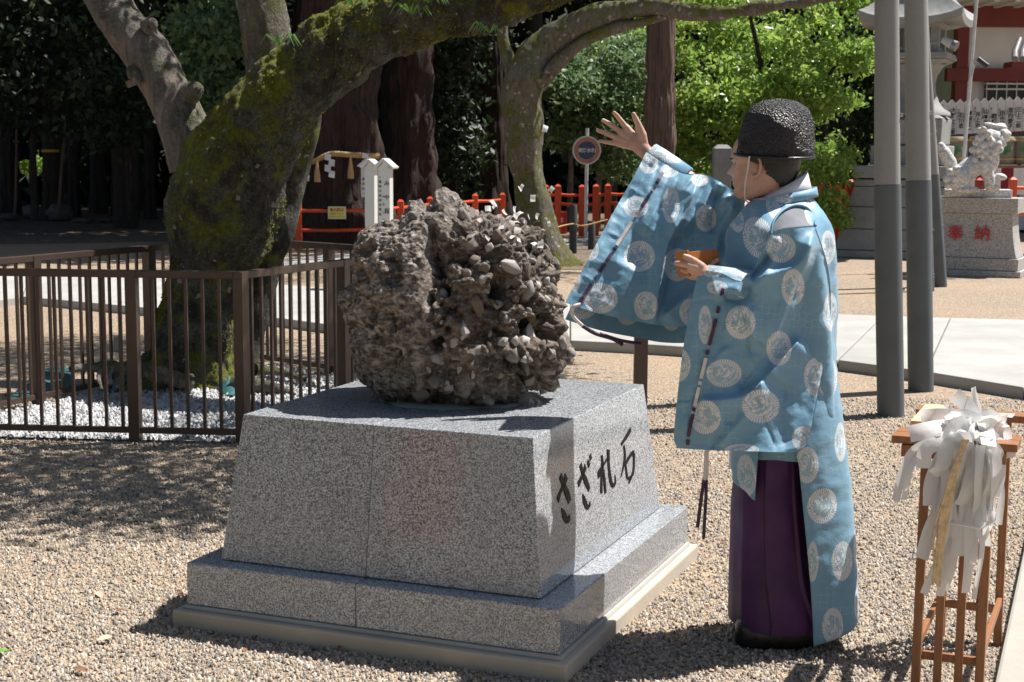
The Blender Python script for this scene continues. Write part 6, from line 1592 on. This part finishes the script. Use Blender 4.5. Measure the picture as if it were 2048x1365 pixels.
def cloth_bag(name, quad, folds, meds, nu, nv, thick, drop, seed, bulge=0.0):
    C = coons(*quad, nu, nv); X, Y, Z = C[..., 0], C[..., 1], C[..., 2]
    Z = Z - fold_field(X, Y, folds)
    u = np.linspace(0, 1, nu)[None, :]; v = np.linspace(0, 1, nv)[:, None]
    Z = Z - bulge * np.sin(u * math.pi) * np.sin(np.clip(v * 1.1, 0, 1) * math.pi)
    W = np.vectorize(lambda a, b: wrinkle(a, b, seed))(X, Y); Z = Z - W
    V = []; PX = []
    for j in range(nv):
        for i in range(nu): V.append(MD(X[j, i], Y[j, i], Z[j, i])); PX.append((X[j, i], Y[j, i]))
    Fs = grid_faces(nv, nu)
    n0 = len(V); prof = np.clip(np.sin(u * math.pi) * 1.6, .18, 1) * np.clip(v * 2.0 + .35, 0, 1)
    for j in range(nv):
        for i in range(nu):
            th_ = thick * prof[j, i]
            V.append(MD(X[j, i], Y[j, i] + drop * v[j, 0] / px2m(YM), C[j, i, 2] + th_ + .012)); PX.append((X[j, i] + 37, Y[j, i] + 21))
    Fs += [tuple(n0 + k for k in reversed(f)) for f in grid_faces(nv, nu)]
    for i in range(nu - 1): Fs.append((i, i + 1, n0 + i + 1, n0 + i))
    for j in range(nv - 1): a, b = j * nu + nu - 1, (j + 1) * nu + nu - 1; Fs.append((a, b, n0 + b, n0 + a))
    o = mk(name, V, [tuple(reversed(f)) for f in Fs], MAT['robe'], pr_, True); cloth_attr(o, np.array(PX), meds)
    S = np.stack([X, Y, Z], 2)
    return o, S
# ---- robe trunk
tm = [(1500, 470, 26, 40, .4), (1590, 405, 34, 16, .2), (1535, 415, 14, 22, .3), (1468, 430, 14, 34, .5), (1640, 490, 20, 34), (1645, 615, 22, 38, .1), (1520, 540, 16, 26), (1480, 395, 20, 14), (1500, 620, 26, 30), (1460, 560, 18, 30)]
def tfold(x, y, a): return .010 * math.sin(a * 7 + y * .012) * min(1, (y - 395) / 60) + wrinkle(x, y, 3) * 1.4
ring_loft('robe', [(396, 1513, 1626, .080), (408, 1498, 1634, .110), (428, 1480, 1645, .165), (455, 1464, 1654, .205), (490, 1453, 1660, .215), (540, 1446, 1665, .21), (610, 1443, 1668, .20), (700, 1450, 1668, .195), (800, 1458, 1664, .195), (900, 1466, 1655, .19)], MAT['robe'], pr_, 96, .9, tfold, True, tm, sub=90)
# back panel hanging to the ankles, and the short front panel
def panel(name, rows, hem, a0, a1, meds, seed, sgn=1, nu=60, nv=110):
    V = []; PX = []; y0 = rows[0][0]
    ys = [r[0] for r in rows]
    for j in range(nv):
        v = j / (nv - 1)
        for i in range(nu):
            a = a0 + (a1 - a0) * i / (nu - 1)
            y = y0 + (hem(a) - y0) * v
            xl, xr, dd = (np.interp(y, ys, [r[k] for r in rows]) for k in (1, 2, 3))
            x = xl + (xr - xl) * math.cos(a) * 1.0; dy = dd * math.sin(a)
            f_ = .009 * math.sin(a * 5 + y * .01) * v + wrinkle(x * .9, y * 1.6, seed) * .8
            x += sgn * math.cos(a) * f_ / px2m(YM); dy += math.sin(a) * f_
            xc = (xl + xr) / 2
            V.append(Vector((D(x, y, YM).x, YM + dy, D(xc, y, YM).z))); PX.append((x, y))
    o = mk(name, V, grid_faces(nv, nu), MAT['robe'], pr_, True); cloth_attr(o, np.array(PX), meds)
    md = o.modifiers.new('t', 'SOLIDIFY'); md.thickness = .004; md.offset = 0
    return o
R90 = math.pi / 2
panel('back_panel', [(640, 1500, 1666, .20), (750, 1535, 1672, .205), (905, 1574, 1689, .205), (1000, 1583, 1699, .21), (1130, 1596, 1711, .215), (1200, 1601, 1717, .215), (1260, 1604, 1718, .21)],
      lambda a: 1205 + 50 * abs(min(a, 0) / R90) ** 1.2 + 25 * max(a, 0) / R90, -R90, R90 * .9,
      [(1621, 985, 33, 35, .2), (1666, 872, 16, 38), (1662, 1095, 24, 38, .3), (1699, 1080, 9, 36), (1640, 1215, 22, 36, .2), (1699, 1185, 13, 32), (1600, 1090, 12, 40), (1640, 745, 26, 40), (1590, 905, 24, 36)], 11.0)
panel('front_panel', [(860, 1500, 1464, .19), (905, 1496, 1463, .19), (985, 1490, 1466, .19)], lambda a: 950 + 24 * abs(min(a, 0) / R90), -R90, R90, [(1480, 930, 14, 40)], 4.0, -1, 40, 30)
# shoulder opening showing the grey under robe
def patch(name, quad, mat, nu=24, nv=16, seed=1.0, th=.003):
    C = coons(*quad, nu, nv); V = [MD(*(C[j, i] - np.array([0, 0, wrinkle(C[j, i, 0], C[j, i, 1], seed) * .5]))) for j in range(nv) for i in range(nu)]
    o = mk(name, V, [tuple(reversed(f)) for f in grid_faces(nv, nu)], mat, pr_, True); md = o.modifiers.new('t', 'SOLIDIFY'); md.thickness = th
    return o
patch('under_robe', ([(1546, 446, -.214), (1562, 424, -.178), (1588, 412, -.138), (1612, 416, -.118), (1625, 432, -.118)], [(1544, 466, -.235), (1570, 458, -.24), (1600, 455, -.225), (1629, 452, -.185)], [(1546, 446, -.214), (1544, 456, -.225), (1544, 466, -.235)], [(1625, 432, -.118), (1629, 442, -.15), (1629, 452, -.185)]), MAT['under'])
MB().tube(spline([tuple(MD(*p)) for p in ((1542, 468, -.240), (1546, 446, -.222), (1562, 424, -.186), (1588, 411, -.146), (1612, 415, -.126), (1626, 432, -.126), (1631, 452, -.19))], 30), .0045, 8).build('slit_edge', plain('blue_edging', (0.10, 0.27, 0.37), .5), pr_, True)
# ---- near sleeve (left arm) hanging from the wrist that holds the box
near_q = ([(1400, 540, -.225), (1440, 546, -.245), (1488, 562, -.265), (1520, 512, -.262), (1545, 466, -.242), (1590, 455, -.232), (1630, 452, -.19)],
          [(1356, 897, -.255), (1420, 901, -.27), (1500, 903, -.285), (1560, 905, -.275), (1592, 904, -.25)],
          [(1400, 540, -.225), (1386, 590, -.24), (1366, 700, -.25), (1351, 830, -.25), (1348, 880, -.252), (1356, 897, -.255)],
          [(1630, 452, -.19), (1655, 530, -.14), (1662, 610, -.12), (1655, 690, -.12), (1636, 790, -.16), (1616, 880, -.225), (1592, 904, -.25)])
near_f = [([(1632, 452), (1614, 525), (1588, 575), (1565, 640), (1541, 695), (1526, 716)], .050, 55, 8), ([(1490, 562), (1540, 548), (1600, 526), (1626, 465)], .030, 45, 9), ([(1445, 592), (1480, 596), (1500, 572)], -.03, 9, 9), ([(1424, 592), (1455, 584), (1486, 588)], .034, 5, 26),
          ([(1395, 802), (1470, 797), (1510, 778), (1537, 750)], .036, 55, 8), ([(1530, 758), (1560, 722), (1605, 675)], .030, 48, 9), ([(1540, 505), (1525, 530), (1500, 560)], -.035, 9, 10), ([(1650, 690), (1634, 790), (1616, 884)], .022, 16, 10), ([(1458, 610), (1445, 740), (1440, 890)], .010, 26, 26), ([(1575, 760), (1560, 830), (1572, 900)], -.014, 22, 22), ([(1560, 470), (1548, 520), (1520, 548)], .018, 14, 10), ([(1490, 590), (1505, 650), (1500, 740)], .012, 18, 14), ([(1390, 640), (1375, 760), (1372, 890)], .010, 14, 14)]
near_m = [(1481, 645, 31, 35, .3), (1448, 747, 37, 29, .2), (1522, 813, 39, 35, .5), (1411, 835, 32, 35, .1), (1410, 650, 14, 40), (1558, 697, 26, 36, .6), (1608, 878, 25, 26, .5), (1631, 755, 24, 40, .2), (1562, 497, 31, 30, .3), (1586, 575, 24, 38, .4), (1484, 900, 36, 12), (1356, 730, 26, 36), (1645, 612, 20, 38), (1434, 575, 22, 14, .6), (1425, 545, 22, 10)]
rg_ = random.Random(9)
for i in range(12):
    x0, y0 = rg_.uniform(1400, 1525), rg_.uniform(600, 850); ln = rg_.uniform(40, 110); an = rg_.uniform(1.2, 2.4)
    near_f.append(([(x0, y0), (x0 + ln * .5 * math.cos(an) + rg_.uniform(-5, 5), y0 + ln * .5 * math.sin(an)), (x0 + ln * math.cos(an), y0 + ln * math.sin(an))], rg_.choice((-1, 1)) * rg_.uniform(.004, .009), rg_.uniform(6, 14), rg_.uniform(5, 12)))
near_f += [([(1476, 600), (1492, 648), (1498, 700), (1520, 745)], -.007, 3, 3), ([(1505, 770), (1522, 820), (1552, 898)], -.007, 3, 3)]
ns_o, NS = cloth_bag('near_sleeve', near_q, near_f, near_m, 110, 130, .07, .0, 21.0, .012)
# ---- far sleeve, swinging from the raised right arm
far_q = ([(1300, 297, 0.270), (1335, 322, 0.255), (1372, 343, 0.208), (1410, 346, 0.165), (1440, 360, 0.130), (1492, 396, 0.048)],
         [(1130, 606, -0.020), (1200, 628, 0.010), (1270, 642, 0.045), (1325, 652, 0.070), (1385, 652, 0.045), (1447, 640, 0.023)],
         [(1294, 302, 0.270), (1266, 356, 0.220), (1225, 428, 0.150), (1180, 512, 0.060), (1130, 606, -0.020)],
         [(1492, 396, 0.048), (1472, 480, 0.048), (1456, 560, 0.044), (1447, 640, 0.023)])
far_f = [([(1402, 345), (1372, 425), (1340, 478), (1320, 570), (1308, 650)], .060, 42, 8), ([(1472, 386), (1425, 416), (1396, 430), (1342, 480)], .040, 26, 16), ([(1362, 342), (1312, 420), (1282, 472)], .028, 16, 14), ([(1388, 347), (1352, 405), (1338, 452)], .022, 13, 9), ([(1338, 328), (1290, 402), (1248, 480), (1222, 560)], .022, 24, 22), ([(1438, 372), (1428, 420), (1424, 470)], -.030, 10, 12), ([(1318, 640), (1390, 585), (1452, 545)], .034, 28, 10), ([(1260, 520), (1230, 580), (1205, 625)], .018, 26, 26), ([(1445, 362), (1420, 385), (1402, 420)], .024, 10, 10), ([(1280, 480), (1295, 560), (1290, 640)], -.016, 20, 20), ([(1230, 430), (1190, 520), (1160, 590)], .010, 12, 12), ([(1475, 400), (1440, 450), (1430, 520)], .02, 16, 16)]
far_m = [(1279, 513, 32, 32, .4), (1201, 597, 36, 32, .2), (1355, 530, 30, 34, .1), (1292, 612, 25, 30, .7), (1272, 414, 26, 22, .8), (1342, 410, 18, 38, .5), (1412, 437, 22, 28, .2), (1297, 325, 20, 24, .4), (1338, 342, 20, 14, .4), (1400, 360, 18, 14, .2), (1182, 500, 16, 22, .2), (1380, 625, 22, 28), (1150, 560, 12, 24), (1465, 480, 16, 30)]
rg_ = random.Random(5)
for i in range(13):
    x0 = 1310 + i * 13; y0 = 318 + i * 5.0; ln = rg_.uniform(60, 150); an = rg_.uniform(1.85, 2.25)
    far_f.append(([(x0, y0), (x0 + ln * .5 * math.cos(an) + rg_.uniform(-6, 6), y0 + ln * .5 * math.sin(an)), (x0 + ln * math.cos(an), y0 + ln * math.sin(an))], rg_.choice((-1, 1)) * rg_.uniform(.008, .016), rg_.uniform(6, 12), rg_.uniform(5, 10)))
for i in range(16):
    v = (i + rg_.uniform(-.6, .6)) / 15; x0 = 1286 - v * 145; y0 = 330 + v * 262
    far_f.append(([(x0, y0), (x0 + 14, y0 + 8), (x0 + 18 + 14 * rg_.random(), y0 + 14)], .0035 * rg_.random(), 4, 4))
fs_o, FS = cloth_bag('far_sleeve', far_q, far_f, far_m, 110, 110, .10, .055, 33.0, .01)
# sleeve lacing: alternating dashes of pale and purple cord
def lacing(S, u0, u1, v0, v1, pattern, w):
    nv, nu = S.shape[:2]
    def at(v):
        u = u0 + (u1 - u0) * v; i = u * (nu - 1); j = v * (nv - 1); i0, j0 = int(min(i, nu - 2)), int(min(j, nv - 2)); a, b = i - i0, j - j0
        q = S[j0, i0] * (1 - a) * (1 - b) + S[j0, i0 + 1] * a * (1 - b) + S[j0 + 1, i0] * (1 - a) * b + S[j0 + 1, i0 + 1] * a * b
        return MD(q[0], q[1], q[2] - .006)
    for s, e, c in pattern:
        pts = [at(v0 + (v1 - v0) * (s + (e - s) * k / 7)) for k in range(8)]
        V = []
        for i, p in enumerate(pts):
            t = (pts[min(i + 1, 7)] - pts[max(i - 1, 0)]).normalized(); sd = t.cross(Vector((0, 1, 0))).normalized()
            V += [p + sd * w, p - sd * w]
        o = mk('sleeve_cord', V, [(2 * i, 2 * i + 1, 2 * i + 3, 2 * i + 2) for i in range(7)], MAT['cord_white' if c == 'w' else 'cord_purple'], pr_)
        md = o.modifiers.new('t', 'SOLIDIFY'); md.thickness = .004; md.offset = 0
lacing(NS, .19, .10, .02, .99, [(.06, .10, 'p'), (.17, .21, 'p'), (.245, .40, 'p'), (.43, .455, 'p'), (.475, .595, 'w'), (.61, .63, 'w'), (.645, .755, 'w'), (.765, .785, 'p'), (.80, .93, 'p'), (.95, .98, 'p')], .0055)
lacing(FS, .22, .075, .02, .99, [(.04, .12, 'p'), (.16, .175, 'p'), (.20, .29, 'p'), (.33, .36, 'w'), (.40, .57, 'w'), (.59, .605, 'p'), (.63, .76, 'p'), (.80, .815, 'p'), (.85, .98, 'p')], .0055)
def cordage(name, pts, r, mat): MB().tube(spline([tuple(MD(*p)) for p in pts], 20), r, 7).build(name, MAT[mat], pr_, True)
cordage('cord_end', [(1412, 902, -.262), (1411, 930, -.262), (1409, 962, -.262)], .0055, 'cord_white'); cordage('cord_end', [(1415, 902, -.262), (1415, 930, -.262), (1414, 960, -.262)], .004, 'cord_white')
cordage('tassel', [(1408, 960, -.262), (1402, 1000, -.262), (1395, 1055, -.26)], .006, 'cord_purple'); cordage('tassel', [(1413, 960, -.262), (1411, 1010, -.262), (1407, 1078, -.26)], .0055, 'cord_purple')
cordage('cord_end', [(1160, 609, -.03), (1147, 614, -.04), (1146, 632, -.03), (1165, 652, -.02)], .006, 'cord_white'); cordage('tassel', [(1165, 652, -.02), (1190, 667, -.01), (1225, 678, .0), (1245, 690, .01)], .007, 'cord_purple'); cordage('tassel', [(1200, 668, -.01), (1240, 681, .005), (1282, 688, .02)], .006, 'cord_purple')
# cuffs over the wrists
def cuff(pts, rs, name='cuff'):
    V, F = tube_vf([MD(*p) for p in pts], rs, 26, False); o = mk(name, V, F, MAT['robe'], pr_, True)
    PXY = np.array([(1380 + (i % 26) * 4, 330 + (i // 26) * 12) for i in range(len(V))], float); cloth_attr(o, PXY, [(1400, 340, 18), (1450, 345, 18)])
    md = o.modifiers.new('t', 'SOLIDIFY'); md.thickness = .004
cuff([(1298, 309, .322), (1315, 322, .312), (1340, 340, .298), (1370, 360, .28)], [.040, .044, .046, .044])
cuff([(1408, 553, -.19), (1440, 566, -.20), (1500, 590, -.19), (1560, 600, -.15)], [.036, .050, .075, .09])
# ---- collars
def band(name, lo, hi, mat, n=56):
    V = []
    for (xc, yc, ax, dd, tilt) in (lo, hi):
        for i in range(n):
            a = 2 * math.pi * i / n; x = xc + ax * math.cos(a); dy = -dd * math.sin(a); y = yc - tilt * math.cos(a)
            q = D(x, yc, YM); V.append(Vector((q.x, YM + dy, D(xc, y, YM).z)))
    o = mk(name, V, grid_faces(2, n, True), mat, pr_, True); md = o.modifiers.new('t', 'SOLIDIFY'); md.thickness = .006; md.offset = 0
    return o, n
o, n = band('robe_collar', (1568, 404, 66, .098, 12), (1569, 386, 62, .090, 12), MAT['robe']); cloth_attr(o, np.array([(1505 + (i % n) * 2.3, 380 + 10 * (i // n)) for i in range(2 * n)], float), [(1560, 384, 26, 12)])
band('inner_collar', (1567, 398, 57, .084, 8), (1570, 368, 42, .066, 24), MAT['white_cloth'])
# ---- hat, chin cord
ring_loft('hat', [(311, 1470, 1627, .100), (296, 1472, 1628, .103), (262, 1480, 1628, .101), (232, 1490, 1623, .092), (214, 1503, 1612, .077), (203, 1522, 1594, .052), (198.5, 1545, 1572, .022), (197.5, 1556, 1562, .004)], MAT['hat'], pr_, 72, 1.0, lambda x, y, a: .0022 * noise.noise(Vector((x * .05, y * .05, a))), closed_top=False, closed_bot=True, near_drop=5, sub=40)
V = []
for i in range(64):
    a = 2 * math.pi * i / 64; x = 1548.5 + 80 * math.cos(a); dy = -.104 * math.sin(a); y = 311 + 5 * max(0, math.sin(a)) - 2 * math.cos(a) * -1
    V.append(Vector((D(x, y, YM).x, YM + dy, D(1548, y, YM).z)))
MB().tube(V + V[:2], .0045, 8, False).build('hat_rim', MAT['shoe'], pr_, True)
cordage('chin_cord', [(1499, 313, -.088), (1495, 340, -.088), (1490, 372, -.075), (1490, 398, -.055), (1496, 405, -.03)], .0026, 'cord_white')
# ---- trousers and clogs
ring_loft('trousers', [(800, 1480, 1600, .15), (880, 1476, 1604, .165), (1000, 1468, 1612, .172), (1130, 1465, 1628, .180), (1190, 1463, 1652, .185), (1222, 1462, 1666, .185), (1239, 1463, 1655, .182)], MAT['hakama'], pr_, 220, .85, lambda x, y, a: (.014 * (((a * 9 / 6.2832 + .3) % 1.0) ** 1.6 - .4)) * min(1, max(0, y - 860) / 200) + .005 * noise.noise(Vector((a * 3, y * .01, 0))), sub=50)
for sy in (-.09, .10):
    V = []; n = 36; cx_, cz = 1549, 0
    prof = [(0.0, .98), (.008, 1.0), (.060, 1.0), (.078, .95), (.088, .78)]
    cpt = MD(1551, 1290, sy)
    for z, s in prof:
        for i in range(n):
            a = 2 * math.pi * i / n; c, s2 = math.cos(a), math.sin(a)
            V.append(Vector((cpt.x + .137 * s * math.copysign(abs(c) ** .7, c), YM + sy + .056 * s * math.copysign(abs(s2) ** .75, s2), .006 + z)))
    F = grid_faces(5, n, True) + [tuple(range(n - 1, -1, -1)), tuple(4 * n + i for i in range(n))]
    mk('clog', V, F, MAT['shoe'], pr_, True)
    bmx = bmesh.new(); ell(bmx, (cpt.x + .085, YM + sy, .075), (.05, .036, .03)); V = [v.co.copy() for v in bmx.verts]; F = [[v.index for v in f.verts] for f in bmx.faces]; bmx.free()
    mk('sock', V, F, MAT['white_cloth'], pr_, True)
# ---- the little wooden box in the left hand
bxc = MD(1367, 528, -.19)
wbx = thing('wooden_box', bxc, 'small reddish wooden box held in the lower hand', 'box')
e1 = Vector((.80, .58, .05)).normalized(); e3 = Vector((-.12, .10, 1)).normalized(); e2 = e3.cross(e1).normalized(); e3 = e1.cross(e2).normalized()
def wb(name, c, s): MB().box(bxc + e1 * c[0] + e2 * c[1] + e3 * c[2], s, (e1, e2, e3)).build(name, MAT['wood_box'], wbx, bevel=.0015)
wb('end_panel', (0, 0, 0), (.010, .058, .082)); wb('end_panel', (.125, 0, 0), (.010, .058, .060)); wb('side_panel', (.0625, -.025, .01), (.114, .007, .05)); wb('side_panel', (.0625, .025, .01), (.114, .007, .05)); wb('floor_panel', (.0625, 0, -.02), (.114, .042, .007))
